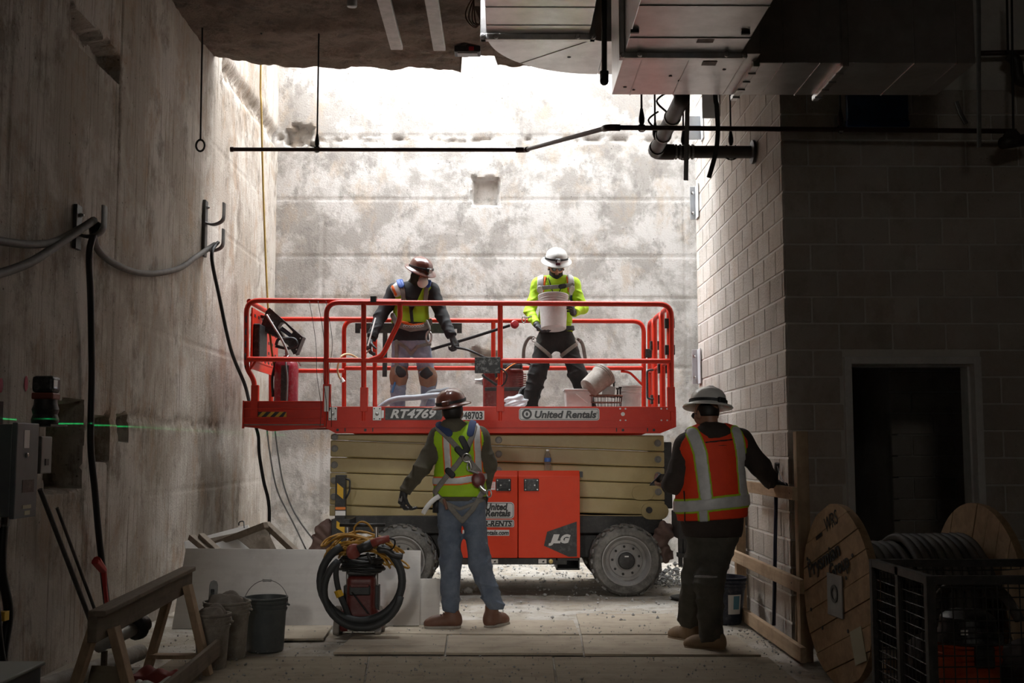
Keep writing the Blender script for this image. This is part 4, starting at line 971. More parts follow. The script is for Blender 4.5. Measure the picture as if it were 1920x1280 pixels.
def ring(par, c, axis, r, th, m, name='ring', sx=1., n=20, M=None):
    x, y, z = frame(axis); pts = [Vector(c) + x * (r * sx * math.cos(2 * PI * k / n)) + y * (r * math.sin(2 * PI * k / n)) for k in range(n)]
    return MB().tube(pts, th, 7, closed=True).build(name, m, par, smooth=True)
V = Vector
def glasses(par, c, M, s=1., m=M_strap):
    g = MB(); c = Vector(c)
    for sx in (-1, 1):
        pts = [c + M @ Vector((sx * .033 + .026 * math.cos(a), .104 + .0 * math.cos(a), .006 + .017 * math.sin(a))) for a in [2 * PI * k / 14 for k in range(14)]]; g.tube(pts, .0028, 5, closed=True)
        g.tube([c + M @ Vector((sx * .058, .102, .01)), c + M @ Vector((sx * .076, .06, .012)), c + M @ Vector((sx * .083, -.02, .004))], .003, 5)
    g.tube([c + M @ Vector((-.008, .106, .01)), c + M @ Vector((.008, .106, .01))], .0028, 5)
    fr = g.build('safety_glasses', m, par)
    for sx in (-1, 1):
        L_ = MB(); L_.lathe([(.0, .002), (.016, .0015), (.0255, 0)], c + M @ Vector((sx * .033, .104, .006)), M @ Vector((0, 1, 0)), 14); L_.build('lens', M_glass, fr, smooth=True)

# ---------------------------------------------------------------- worker seen from behind, lime vest and jeans
f = Fig(9.45, dict(head=(849, 771, .02), neck=(850, 806, .0), chest=(861, 838), waist=(862, 905), pel=(864, 935), shL=(823, 820), shR=(898, 819), elL=(792, 876, .0), elR=(917, 872, .03), wrL=(759, 921, .05), wrR=(909, 914, .2),
        hipL=(842, 952), hipR=(887, 952), knL=(845, 1055, .02), knR=(899, 1056, .02), anL=(845, 1138), anR=(928, 1134, .04)), 'person in lime safety vest, harness and blue jeans standing with back turned', True, waist=.150, chest=.170, hip=.148, leg=1.0)
f.HM = headM(-14, 8); r = f.root
hL = Hand(f.J['wrL'] + V((-.008, .005, -.015)), V((-.22, .1, -1)), V((.7, .5, -.1)), 1, (38, 48, 30)); hR = Hand(f.J['wrR'] + V((0, .0, -.01)), V((-.15, .75, -.6)), V((-.7, .1, -.5)), -1, (35, 45, 30))
f.body(M_skin2, 1.); f.trousers(M_denim, .012, P(864, 924, 9.45).z, .035, .013, .014, 1.)
f.shirt(M_olive, .014, P(864, 938, 9.45).z, .006, -.005, 'shirt', .6)
f.vest(M_lime, .034, P(862, 930, 9.45).z)
tp = f.tape
for x0, x1 in ((836, 841), (894, 898)):
    tp(f.poly((x0, 798), (x0 + 1, 830), (x1, 890)), .036, M_trim, .003); tp(f.poly((x0, 798), (x0 + 1, 830), (x1, 890)), .026, M_refl, .006)
tp(f.poly((812, 902), (862, 901), (912, 893)), .037, M_trim, .004, name='trim'); tp(f.poly((812, 902), (862, 901), (912, 893)), .026, M_refl, .008)
tr = lambda Q: np.minimum(f.vf(Q), f.torso(Q, .012)); jn = lambda Q: sun(.04, f.torso(Q, .014), f.leg_(Q, 'L', .016, .012), f.leg_(Q, 'R', .016, .012)); al = lambda Q: np.minimum(tr(Q), jn(Q))
for pl_ in (f.poly((820, 802), (838, 818), (868, 850), (878, 862), (893, 888)), f.poly((890, 800), (884, 822), (872, 850), (856, 872), (838, 892), (815, 922))):
    tp(pl_, .022, M_harn, .013, -1, name='harness_strap', base=tr)
tp(f.poly((876, 858), (898, 884), (906, 925)), .02, M_harn, .012, -1, name='harness_strap', base=tr)
tp(f.poly((822, 795), (842, 812)), .03, M_harnb, .016, -1, name='shoulder_pad', base=tr); tp(f.poly((886, 792), (882, 812)), .03, M_harnb, .016, -1, name='shoulder_pad', base=tr)
tp(f.poly((866, 822), (876, 842), (868, 852), (858, 842)), .026, M_strap, .018, -1, name='back_pad', base=tr)
tp(f.poly((818, 928), (845, 952), (866, 977), (886, 955), (906, 920)), .021, M_harn, .012, -1, name='leg_strap', base=al)
tp(f.poly((826, 938), (862, 954), (904, 938)), .014, M_harn, .010, -1, name='seat_strap', base=al)
tp(f.poly((840, 882), (848, 890)), .026, M_strap, .02, -1, name='buckle', base=tr)
dr = P(875, 858, 9.27); ring(r, dr, (0, 1, .2), .034, .006, M_steel, 'd_ring'); ring(r, dr + V((.02, -.015, -.07)), (.2, 1, 0), .034, .005, M_steel, 'carabiner', .45)
cab_c = P(897, 899, 9.28); MB().lathe([(0, .026), (.035, .025), (.05, .018), (.056, .004), (.05, -.012), (0, -.015)], cab_c, (.1, -1, .1), 20, sy=1.2).build('retractor', mat('dark_red_plastic', (.12, .02, .018), (.16, .03, .025), rough=.4, scale=20), r, smooth=True)
MB().tube(spl([dr + V((.02, -.02, -.1)), cab_c + V((0, -.02, .05))], 4), .008, 6).build('lanyard', M_harn, r)
MB().tube(spl([P(900, 912, 9.25), P(905, 918, 9.22), P(912, 922, 9.2)], 4), .014, 7).build('lanyard_hook', M_steel, r, smooth=True); ring(r, P(917, 925, 9.2), (.3, 1, 0), .028, .006, M_steel, 'lanyard_ring', .7)
MB().tube(spl([P(824, 930, 9.3), P(812, 938, 9.28), P(801, 950, 9.27), P(793, 963, 9.28)], 5), [.02] * 15 + [.016], 8, flat=.35, up=(0, 1, 0)).build('tail_strap', M_wht, r, smooth=True)
tl = f.J['pel'] + V((-.19, -.04, .02)); MB().tube([tl, tl + V((-.01, 0, -.13))], [.035, .028], 10).build('tool_pouch', M_strap, r, smooth=True); MB().bar(P(832, 935, 9.28), P(838, 955, 9.27), .026, .02).build('tool_handle', M_boot, r, bevel=.006)
# hood and collar
hc = f.J['neck']
sculpt('hood', lambda Q: sun(.04, el(Q, hc + V((0, -.055, .03)), (.11, .07, .065)), el(Q, hc + V((0, .02, .045)), (.095, .085, .06)), el(Q, hc + V((0, -.075, -.03)), (.085, .045, .06))) + folds(Q, .006, 60, 1), *bounds([hc], .17), .008, M_olive, r)
sculpt('hair', lambda Q: np.maximum(el(Q, f.J['head'] + V((0, -.022, .012)), (.085, .098, .105)), Q[:, 1] - f.J['head'].y - .04), *bounds([f.J['head']], .15), .008, M_hair, r)
helmet(r, f.J['head'] + V((0, 0, .002)), headM(-14, 9, -8), M_hatB, 1.0, 'rear', True, M_hatB)
g1 = f.glove(hL, M_glove, 'L'); f.glove(hR, M_glove, 'R'); MB().box(hL.w + hL.d * .045 - hL.n * .02, (.05, .012, .05), Matrix((hL.t, hL.n, hL.d)).transposed()).build('glove_patch', M_glvg, r, bevel=.005)
boot(r, f.J['anL'], V((-.93, -.1, 0)), M_boot, .17); boot(r, f.J['anR'] + V((-.02, .02, 0)), V((.55, .8, 0)), M_boot, .17)
gun = MB().tube(spl([hL.w + V((-.03, .03, -.1)), hL.w + V((.05, .05, -.13)), hL.w + V((.10, .08, -.12))], 4), .012, 8); gun.build('hand_tool', M_blk, r, smooth=True)

# ---------------------------------------------------------------- worker in orange vest, phone in hand, leaning on the rail
f = Fig(8.4, dict(head=(1325, 776, .03), neck=(1334, 812, .0), chest=(1335, 850), waist=(1334, 945), pel=(1336, 985), shL=(1288, 838, .02), shR=(1388, 828), elL=(1263, 905, -.02), elR=(1424, 873, .0), wrL=(1254, 911, .24), wrR=(1447, 905, .1),
        hipL=(1318, 1010, .03), hipR=(1352, 1010), knL=(1305, 1086, .10), knR=(1331, 1086, -.05), anL=(1293, 1160, .36), anR=(1332, 1186)), 'person in orange vest and white hard hat holding a phone beside the wooden rail', True, waist=.195, chest=.192, hip=.160, leg=1.02, arm=1.08, flat=.72)
f.HM = headM(28, -10); r = f.root
hL = Hand(f.J['wrL'] + V((-.012, .02, .0)), V((-.55, .7, .1)), V((.2, .1, .95)), 1, (35, 35, 25), 1.02); hR = Hand(f.J['wrR'] + V((.01, .01, .0)), V((.75, .2, -.12)), V((0, .05, -1)), -1, (30, 55, 30), 1.05)
f.body(M_skin2, 1.03, (hL,)); f.trousers(M_drkpant, .018, P(1336, 985, 8.4).z, .06, .015, .022, 3.)
f.shirt(M_brownc, .022, P(1336, 1006, 8.4).z, .005, -.005, 'jacket', 2.)
hemf = P(1336, 972, 8.4).z
f.vest(M_orng, .044, lambda Q: hemf + .06 * (Q[:, 0] - f.J['pel'].x), .10)
tp = f.tape
for pl_, hw in ((f.poly((1300, 812), (1312, 850), (1318, 900), (1321, 930)), .052), (f.poly((1382, 808), (1390, 850), (1394, 900), (1396, 935)), .046)):
    tp(pl_, hw, M_lim2, .003, name='trim'); tp(pl_, hw - .011, M_refl, .007)
pl_ = f.poly((1255, 952), (1300, 948), (1360, 941), (1412, 937)); tp(pl_, .054, M_lim2, .005, name='trim'); tp(pl_, .040, M_refl, .010)
pl_ = f.poly((1316, 958), (1318, 985)); tp(pl_, .042, M_lim2, .003, -1, name='trim'); tp(pl_, .030, M_refl, .007, -1)
tp(f.poly((1283, 920), (1285, 980)), .004, M_strap, .008, -1, name='side_lace')
tp(f.poly((1322, 829), (1372, 824)), .006, M_strap, .004, -1, name='printed_line'); tp(f.poly((1332, 836), (1362, 834)), .003, M_strap, .004, -1, name='printed_line')
hc = f.J['neck']
sculpt('hood', lambda Q: sun(.05, el(Q, hc + V((.01, -.06, .005)), (.135, .085, .07)), el(Q, hc + V((.0, .02, .03)), (.10, .09, .06)), el(Q, hc + V((.005, -.10, -.055)), (.085, .045, .075))) + folds(Q, .008, 50, 2), *bounds([hc], .21), .009, M_brownc, r)
sculpt('hair', lambda Q: np.maximum(el(Q, f.J['head'] + f.HM @ V((0, -.016, .012)), (.084, .095, .095)), f.J['head'].z - .015 - Q[:, 2]), *bounds([f.J['head']], .15), .008, M_hair, r)
helmet(r, f.J['head'] + V((0, 0, .004)), headM(28, -3, 8), M_hatW, 1.04, 'rear', True)
hm = headM(28, -3, 8); hq = f.J['head'] + V((0, 0, .004)) + hm @ V((0, -.008, .054))
MB().tube([hq + hm @ V((.0, .13 * math.cos(a) * 1.1, .145 * math.sin(a) + .004)) for a in [R(8 + k * 16.4) for k in range(11)]], .012, 6, flat=.4).build('headlamp_top_strap', M_strap, r)
glasses(r, f.J['head'], f.HM)
f.glove(hR, M_blackc, 'R')
ph = hL.w + hL.d * .085 + V((0, 0, .035)); Mp = Matrix.Rotation(R(35), 3, 'Z') @ Matrix.Rotation(R(-35), 3, 'X')
pb = MB().box(ph, (.075, .15, .009), Mp).build('phone', M_plas, r, bevel=.003); MB().box(ph + Mp @ V((0, 0, .0055)), (.066, .135, .002), Mp).build('screen', mat('phone_screen', (.02, .03, .06), rough=.1, emit=(.35, .45, .8), est=.25), pb)
kp = f.J['knR']; ring(r, kp + V((0, 0, .02)), (0, .1, 1), .10, .012, M_glvg, 'knee_strap', 1.0); MB().box(kp + V((-.085, .05, 0)), (.05, .09, .1)).build('knee_pad', M_plas, r, bevel=.02); MB().box(kp + V((.1, .03, .02)), (.04, .06, .09)).build('knee_clip', M_plas, r, bevel=.012)
boot(r, f.J['anL'] + V((0, 0, 0)), V((-.6, .8, 0)), M_bootT, .16, 0., .0, M_bootT); boot(r, f.J['anR'] + V((.02, .0, 0)), V((-.9, .35, 0)), M_bootT, .16, 0., 0., M_bootT)

# ---------------------------------------------------------------- platform worker with the dust mask, brown hat
ZP = 1.722
f = Fig(12.4, dict(head=(787, 517, -.06), neck=(772, 541, .0), chest=(771, 565), waist=(770, 612), pel=(770, 640), shL=(741, 545), shR=(809, 544), elL=(714, 592, -.05), elR=(829, 592, -.05), wrL=(696, 635, -.18), wrR=(847, 630, -.16),
        hipL=(752, 650), hipR=(789, 650), knL=(748, 705, -.06), knR=(803, 707, -.06), anL=(744, 768, .0), anR=(802, 768, .02)), 'person in brown hard hat and dust mask gripping the lift platform rail, pale jeans', False, waist=.150, chest=.165, hip=.145, zf=ZP)
f.J['anL'].z = f.J['anR'].z = ZP + .10
f.HM = headM(180 + 38, -26); r = f.root
hL = Hand(f.J['wrL'] + V((-.01, -.01, -.02)), V((-.15, -.25, -1)), V((.75, .4, -.1)), 1, (30, 40, 25), 1.05); hR = Hand(f.J['wrR'] + V((.01, 0, -.02)), V((.3, -.15, -1)), V((-.7, .5, -.2)), 1, (45, 55, 35), 1.05)
f.body(M_skin, 1.); f.trousers(M_denim2, .012, P(770, 634, 12.4).z, .02, .012, .014, 2.)
f.shirt(M_blackc, .018, P(770, 640, 12.4).z, .007, -.005, 'shirt', 1.5)
nk = f.J['neck']; zv = P(770, 606, 12.4).z
f.vest(M_lime, .031, zv, .086, lambda Q: np.maximum(np.maximum(np.abs(Q[:, 0] - nk.x - .012) - .008 - np.clip((Q[:, 2] - (nk.z - .26)) * .42, 0, .2), Q[:, 1] - nk.y), nk.z - .30 - Q[:, 2]))
tp = f.tape; fx = lambda Q: np.minimum(f.vf(Q), f.torso(Q, .016)); jn = lambda Q: sun(.04, f.torso(Q, .012), f.leg_(Q, 'L', .014, .012), f.leg_(Q, 'R', .014, .012)); al = lambda Q: np.minimum(fx(Q), jn(Q))
tp(f.poly((770, 575), (774, 612)), .018, M_strap, .006, -1, name='zip_placket')
for x0, x1 in ((737, 741),): tp(f.poly((738, 532), (744, 548)), .05, M_refl, .004, 0); tp(f.poly((735, 536), (742, 552)), .016, M_trim, .006, 0, name='trim')
tp(f.poly((752, 528), (755, 545), (757, 565)), .024, M_harn, .012, -1, name='harness_strap', base=fx); tp(f.poly((801, 530), (799, 545), (797, 565)), .024, M_harn, .012, -1, name='harness_strap', base=fx)
tp(f.poly((748, 524), (752, 534)), .035, mat('pad_blue', (.03, .09, .36), rough=.6), .02, 0, name='shoulder_pad', base=fx); tp(f.poly((803, 526), (802, 534)), .03, MATS['pad_blue'], .018, 0, name='shoulder_pad', base=fx)
tp(f.poly((740, 568), (770, 572), (806, 569)), .016, M_harn, .016, -1, name='chest_strap', base=fx)
tp(f.poly((735, 590), (745, 608), (770, 617), (795, 613), (808, 600)), .030, M_harn, .016, 0, name='tool_belt', base=fx)
tp(f.poly((742, 600), (775, 610), (800, 606)), .014, M_trim, .012, -1, name='belt_trim', base=fx)
tp(f.poly((746, 642), (762, 652), (770, 663), (782, 650), (806, 643)), .018, M_harn, .010, -1, name='leg_strap', base=al); tp(f.poly((743, 640), (744, 700)), .022, M_harn, .010, -1, name='hanging_strap', base=jn)
for k in range(8): ring(r, P(758 + k * 5, 613 - .3 * k + (k - 4) ** 2 * -.1, 12.21), (0, 1, 0), .012, .003, M_steel, 'belt_eyelet', n=8)
ring(r, P(804, 632, 12.22), (.4, 1, 0), .06, .011, M_steel, 'snap_hook', .55); MB().tube(spl([P(800, 600, 12.25), P(806, 615, 12.2), P(805, 622, 12.2)], 4), .012, 6).build('lanyard_end', M_harn, r)
for k_, mm in (('L', 1), ('R', -1)):
    kk = f.J['kn' + k_] + V((0, -.01, 0)); sculpt('knee_pad', lambda Q: np.maximum(np.maximum(f.leg_(Q, k_, .020, .012), Q[:, 1] - kk.y - .0), np.abs(Q[:, 2] - kk.z + .0) - .115 + .3 * np.abs(Q[:, 0] - kk.x)), *bounds([kk], .2), .008, mat('brown_knee_pad', (.30, .17, .11), (.22, .12, .08), rough=.75, scale=12), r)
    sculpt('knee_patch', lambda Q: np.maximum(np.maximum(f.leg_(Q, k_, .026, .013), Q[:, 1] - kk.y), el(Q, kk + V((.015 * mm, -.1, .035)), (.055, .2, .06)) + .02 * np.sin(40 * Q[:, 0]) * np.sin(30 * Q[:, 2])), *bounds([kk], .2), .008, M_strap, r)
hd_ = f.J['head']; Mh = f.HM
sculpt('balaclava', lambda Q: np.maximum(sun(.03, head_sdf(Q, hd_, Mh) - .010, rc(Q, nk + V((0, 0, -.01)), hd_ + Mh @ V((0, -.03, -.05)), .083, .07)) + folds(Q, .003, 70), -el(Q, hd_ + Mh @ V((0, .12, -.01)), (.07, .10, .075))), *bounds([hd_, nk], .17), .007, mat('dark_camo', (.012, .014, .008), (.035, .036, .018), rough=.9, scale=22), r)
mk = hd_ + Mh @ V((0, .085, -.045)); sculpt('dust_mask', lambda Q: np.maximum(el(Q, mk, (.062, .058, .062), Mh), (v3(mk) - Q) @ v3(Mh @ V((0, 1, 0))) - .012), *bounds([mk], .1), .0055, mat('mask_white', (.70, .66, .62), rough=.8), r)
helmet(r, hd_ + V((0, 0, .012)), Mh, M_hatB, 1.03, 'front', True)
sm_ = hd_ + Mh @ V((.085, -.03, .125)); MB().lathe([(.026, 0), (.026, .003), (0, .004)], sm_ + (Mh @ V((.7, -.2, .55))).normalized() * .012, Mh @ V((.75, -.15, .55)), 16).build('round_sticker', M_refl, r)
f.glove(hL, M_glove, 'L'); f.glove(hR, M_glove, 'R'); MB().box(hL.w + hL.d * .045 - hL.n * .02, (.055, .012, .055), Matrix((hL.t, hL.n, hL.d)).transposed()).build('glove_patch', M_glvg, r, bevel=.005)
boot(r, f.J['anL'], V((-.3, -1, 0)), M_boot, .16, ZP); boot(r, f.J['anR'], V((.3, -1, 0)), M_boot, .16, ZP)
MB().bar(P(741, 716, 12.25), P(735, 736, 12.25), .02, .02).build('screwdriver', mat('tool_blue', (.03, .16, .4), rough=.4), r, bevel=.004)
W1 = f; W1h = hR; W1hl = hL

# ---------------------------------------------------------------- platform worker with the bucket, white hat
f = Fig(12.5, dict(head=(1043, 500, -.05), neck=(1042, 524, .0), chest=(1041, 548), waist=(1041, 600), pel=(1042, 630), shL=(1010, 534), shR=(1074, 533), elL=(993, 583, -.06), elR=(1093, 578, -.06), wrL=(1006, 608, -.26), wrR=(1075, 586, -.26),
        hipL=(1022, 642), hipR=(1062, 642), knL=(1008, 700, -.05), knR=(1083, 700, -.05), anL=(988, 768), anR=(1108, 768)), 'person in white hard hat and lime shirt holding a bucket on the lift platform', False, waist=.135, chest=.145, hip=.14, arm=.92, zf=ZP)
f.J['anL'].z = f.J['anR'].z = ZP + .10
f.HM = headM(180 + 4, -26); r = f.root
hL = Hand(f.J['wrL'] + V((.01, -.02, -.02)), V((.6, -.35, -.5)), V((.25, -.35, .85)), -1, (25, 30, 20), 1.05); hR = Hand(f.J['wrR'] + V((-.0, -.02, .0)), V((-.15, -.8, .25)), V((-1, 0, 0)), -1, (25, 30, 20), 1.05)
f.body(M_skin, 1.); f.trousers(M_blkpant, .014, P(1042, 622, 12.5).z, .02, .012, .022, 4.)
f.shirt(M_limes, .013, P(1042, 622, 12.5).z, .008, -.005, 'shirt', 3.)
nk = f.J['neck']; f.vest(M_limes, .024, P(1042, 606, 12.5).z, .088, lambda Q: np.maximum(np.maximum(np.abs(Q[:, 0] - nk.x) - .012 - np.clip((Q[:, 2] - (nk.z - .28)) * .35, 0, .2), Q[:, 1] - nk.y), nk.z - .30 - Q[:, 2]))
tp = f.tape; fx = lambda Q: np.minimum(f.vf(Q), f.torso(Q, .016)); jn = lambda Q: sun(.04, f.torso(Q, .014), f.leg_(Q, 'L', .016, .02), f.leg_(Q, 'R', .016, .02)); al = lambda Q: np.minimum(fx(Q), jn(Q))
for a, b in ((1014, 1012), (1070, 1074)):
    tp(f.poly((a, 516), (b, 560)), .034, M_refl, .010, -1, base=fx); 
for a, b in ((1023, 1018), (1064, 1067)): tp(f.poly((a, 518), (b, 545)), .012, M_trim, .006, -1, name='trim', base=fx)
tp(f.poly((1018, 539), (1050, 537), (1074, 533)), .022, M_harn, .017, -1, name='chest_strap', base=fx); tp(f.poly((1051, 537), (1058, 536)), .026, M_strap, .024, -1, name='buckle', base=fx)
for a in (1012, 1073): tp(f.poly((a, 540), (a, 548)), .03, M_refl, .02, -1, name='strap_keeper', base=fx)
for a in (1013, 1075): tp(f.poly((a, 556), (a, 560)), .034, M_harnb, .02, -1, name='shoulder_pad', base=fx)
tp(f.poly((1028, 520), (1036, 545), (1044, 556), (1052, 540)), .005, M_strap, .012, -1, name='cord', base=fx)
tp(f.poly((1003, 642), (1018, 655), (1034, 668)), .020, M_harn, .011, -1, name='leg_strap', base=al); tp(f.poly((1082, 644), (1066, 656), (1050, 668)), .020, M_harn, .011, -1, name='leg_strap', base=al)
tp(f.poly((1000, 612), (1042, 618), (1084, 612)), .026, M_strap, .016, 0, name='tool_belt', base=fx)
for sx_ in (-1, 1):
    c0 = P(1002 if sx_ < 0 else 1083, 634, 12.3); MB().tube(spl([c0, c0 + V((sx_ * .05, -.01, -.06)), c0 + V((sx_ * .075, -.01, -.18)), c0 + V((sx_ * .08, 0, -.24))] if sx_ > 0 else [c0, c0 + V((-.06, -.01, .0)), c0 + V((-.11, -.01, -.1)), c0 + V((-.12, 0, -.26))], 5), .02, 7, flat=.35, up=(0, 1, 0)).build('tail_strap', M_harn, r, smooth=True)
    ring(r, c0 + V((0, -.02, -.02)), (0, 1, 0), .024, .005, M_steel, 'd_ring')
hd_ = f.J['head']; Mh = f.HM
sculpt('neck_gaiter', lambda Q: np.maximum(sun(.03, head_sdf(Q, hd_, Mh) - .008, rc(Q, nk + V((0, 0, .0)), hd_ + Mh @ V((0, -.01, -.07)), .084, .072)) + folds(Q, .003, 70), (Q - v3(hd_)) @ v3(Mh @ V((0, .25, .97))) + .062), *bounds([hd_, nk], .17), .007, M_blackc, r)
sculpt('beard', lambda Q: np.maximum(np.maximum(head_sdf(Q, hd_, Mh) - .005, (Q - v3(hd_)) @ v3(Mh @ V((0, .2, .98))) + .028), -el(Q, hd_ + Mh @ V((0, .09, -.058)), (.022, .03, .009))), *bounds([hd_], .15), .006, M_hair, r)
glasses(r, hd_, Mh); helmet(r, hd_ + V((0, 0, .012)), Mh, M_hatW, 1.03, 'front', True)
MB().box(hd_ + V((0, 0, .012)) + Mh @ V((0, .162, .058)), (.05, .01, .045), Mh @ Matrix.Rotation(R(25), 3, 'X')).build('hat_badge', mat('badge_red', (.12, .02, .03), rough=.4), r, bevel=.004)
f.glove(hL, M_glove, 'L'); f.glove(hR, M_glove, 'R')
boot(r, f.J['anL'], V((-.4, -1, 0)), M_strap, .16, ZP, 0, M_strap); boot(r, f.J['anR'], V((.4, -1, 0)), M_strap, .16, ZP, 0, M_strap)
W2 = f
# ================================================================== ducts, pipes and hangers overhead
M_galv = mat('galvanised_sheet', (.62, .60, .59), (.48, .46, .45), rough=.30, metal=.85, scale=5, bump=.05, bscale=9)
M_galv2 = mat('galvanised_flange', (.55, .54, .52), (.42, .41, .4), rough=.3, metal=.9, scale=12)
M_pipe = mat('dark_red_pipe', (.045, .020, .016), (.07, .03, .024), rough=.45, scale=9)
M_iron = mat('black_iron_pipe', (.028, .022, .019), (.05, .04, .034), rough=.5, scale=8)
M_rod = mat('threaded_rod', (.03, .028, .026), rough=.5, metal=.5)
M_lab = mat('sticker_grey', (.20, .15, .14), (.3, .24, .22), rough=.6, scale=40)
M_strapg = mat('strap_steel', (.22, .22, .215), (.3, .3, .29), rough=.5, metal=.5, scale=8)
zb = 3.9
def DB(px, py): return HZ(px, py, zb)
a1 = DB(1171, 100); bx0, bx1 = a1.x, DB(1390, 100).x; yf, yb = DB(1500, 118).y, DB(1500, 178).y; xend = DB(1830, 118).x; xj1, xj2 = DB(1415, 118).x, DB(1582, 118).x; zt_ = zb + .72
duct = thing('sheet_metal_duct', (1.8, 7.3, zb), 'galvanised rectangular duct with a branch running right in front of the block wall', 'duct')
MB().bb(bx0, bx1, 2.2, a1.y, zb, zt_).build('duct_section', M_galv, duct, bevel=.004)
MB().bb(bx0, xj1, a1.y + .004, yb, zb, zt_).build('duct_box', M_galv, duct, bevel=.004)
MB().bb(xj1 + .004, xj2 - .002, yf, yb, zb, zt_).build('duct_section', M_galv, duct, bevel=.004)
MB().prism([(xj2 + .002, zb), (xend, zb), (xend, zt_), (xj2 + .002, zt_)], (0, yb, 0), (1, 0, 0), (0, 0, 1), yb - yf).build('duct_section', M_galv, duct, bevel=.004)
def flange(x0, x1, y0, y1, z0, z1, nm='flange'): return MB().bb(x0, x1, y0, y1, z0, z1).build(nm, M_galv2, duct, bevel=.006)
flange(bx0 - .035, bx1 + .035, a1.y - .02, a1.y + .03, zb - .035, zb + .002); flange(bx0 - .035, bx0 + .002, a1.y - .02, a1.y + .03, zb - .035, zt_); flange(bx1 - .002, bx1 + .035, a1.y - .02, a1.y + .03, zb - .035, zt_)
for xj in (xj1, xj2):
    flange(xj - .02, xj + .025, yf - .03, yb + .03, zb - .035, zb + .002); flange(xj - .02, xj + .025, yf - .035, yf + .002, zb - .035, zt_)
    for k in range(4): MB().box((xj + .002, yf + .1 + k * (yb - yf - .16) / 3, zb - .038), (.05, .012, .012)).build('cleat', M_galv2, duct)
for x, y in ((bx0 - .015, a1.y), (bx1 + .015, a1.y), (bx0 + .09, a1.y - .02), (bx1 - .1, a1.y - .02)): MB().lathe([(.018, 0), (.018, .012), (.009, .016), (.009, .026), (0, .026)], (x, y - .02, zb - .02), (0, -1, 0), 8).build('corner_bolt', M_steel, duct)
for y in (a1.y - .28, a1.y - .78, a1.y - 1.4): MB().bb(bx0, bx1, y, y + .008, zb - .006, zb).build('seam', M_galv2, duct)
for xa in (bx0 + .12, bx0 + .42, xj1 - .08): MB().bb(xa, xa + .008, a1.y + .04, yb, zb - .005, zb).build('seam', M_galv2, duct)
for xa in (xj1 + .18, xj2 - .15, xj2 + .45, xj2 + .72): MB().bb(xa, xa + .008, yf - .004, yb, zb - .005, zt_).build('seam', M_galv2, duct)
for px, py, w_ in ((1323, 75, .1), (1330, 118, .09)): c = DB(px, py); MB().box((c.x, c.y, zb - .003), (w_, .075, .003)).build('sticker', M_lab, duct)
for px, py in ((1172, 163), (1188, 168), (1257, 142), (1274, 151), (1358, 130)): c = DB(px, py); MB().cyl((c.x, c.y, zb - .004), (c.x, c.y, zb + .002), .011, 8).build('plug_hole', M_blk, duct)
for px, py in ((1190, 55), (1398, 58)): c = DB(px, py); MB().box((c.x, c.y, zb - .012), (.05, .02, .02)).build('clip', M_blk, duct)
# elbow duct further back, under the ceiling
ze = 4.87; e1 = HZ(912, 65, ze); e2 = HZ(1105, 65, ze); ri = .15; cx_, cy_ = e2.x + ri, e1.y; ro = cx_ - e1.x; zt2 = 5.32
elb = thing('duct_elbow', (.4, 9.6, ze), 'galvanised duct bending right in a wide radius elbow under the slab', 'duct')
MB().bb(e1.x, e2.x, 7.6, e1.y - .03, ze, zt2).build('duct_section', M_galv, elb, bevel=.004)
seg = MB(); N = 18; Vv = []
for k in range(N + 1):
    a = PI - k * (PI / 2) / N
    for rr_, z in ((ri, ze), (ro, ze), (ro, zt2), (ri, zt2)): Vv.append((cx_ + rr_ * math.cos(a), cy_ + rr_ * math.sin(a), z))
Fe = [(0, 1, 2, 3), (N * 4 + 3, N * 4 + 2, N * 4 + 1, N * 4)] + [(k * 4 + e, k * 4 + 4 + e, k * 4 + 4 + (e + 1) % 4, k * 4 + (e + 1) % 4) for k in range(N) for e in range(4)]
seg.add(Vv, Fe).build('elbow', M_galv, elb, bevel=.004)
MB().bb(cx_ + .003, 1.98, cy_ + ri, cy_ + ro, ze, zt2).build('duct_section', M_galv, elb, bevel=.004)
for x0, x1, z0, z1 in ((e1.x - .05, e2.x + .05, ze - .05, ze + .002), (e1.x - .05, e1.x, ze - .05, zt2), (e2.x, e2.x + .05, ze - .05, zt2)): MB().bb(x0, x1, e1.y - .03, e1.y + .03, z0, z1).build('flange', M_galv2, elb, bevel=.006)
for x in (e1.x - .03, e2.x + .03, e1.x + .08, e2.x - .1): MB().lathe([(.024, 0), (.024, .014), (.012, .018), (.012, .03), (0, .03)], (x, e1.y - .03, ze - .025), (0, -1, 0), 8).build('corner_bolt', M_steel, elb)
MB().bar((cx_ + ri * math.cos(R(135)), cy_ + ri * math.sin(R(135)), ze - .002), (cx_ + ro * math.cos(R(135)), cy_ + ro * math.sin(R(135)), ze - .002), .008, .006).build('seam', M_galv2, elb)
for y in (e1.y - .22, e1.y - .6): MB().bb(e1.x, e2.x, y, y + .01, ze - .006, ze).build('seam', M_galv2, elb)
c = HZ(1067, 107, ze); MB().cyl((c.x, c.y, ze - .004), (c.x, c.y, ze), .016, 10).build('plug_hole', M_blk, elb)
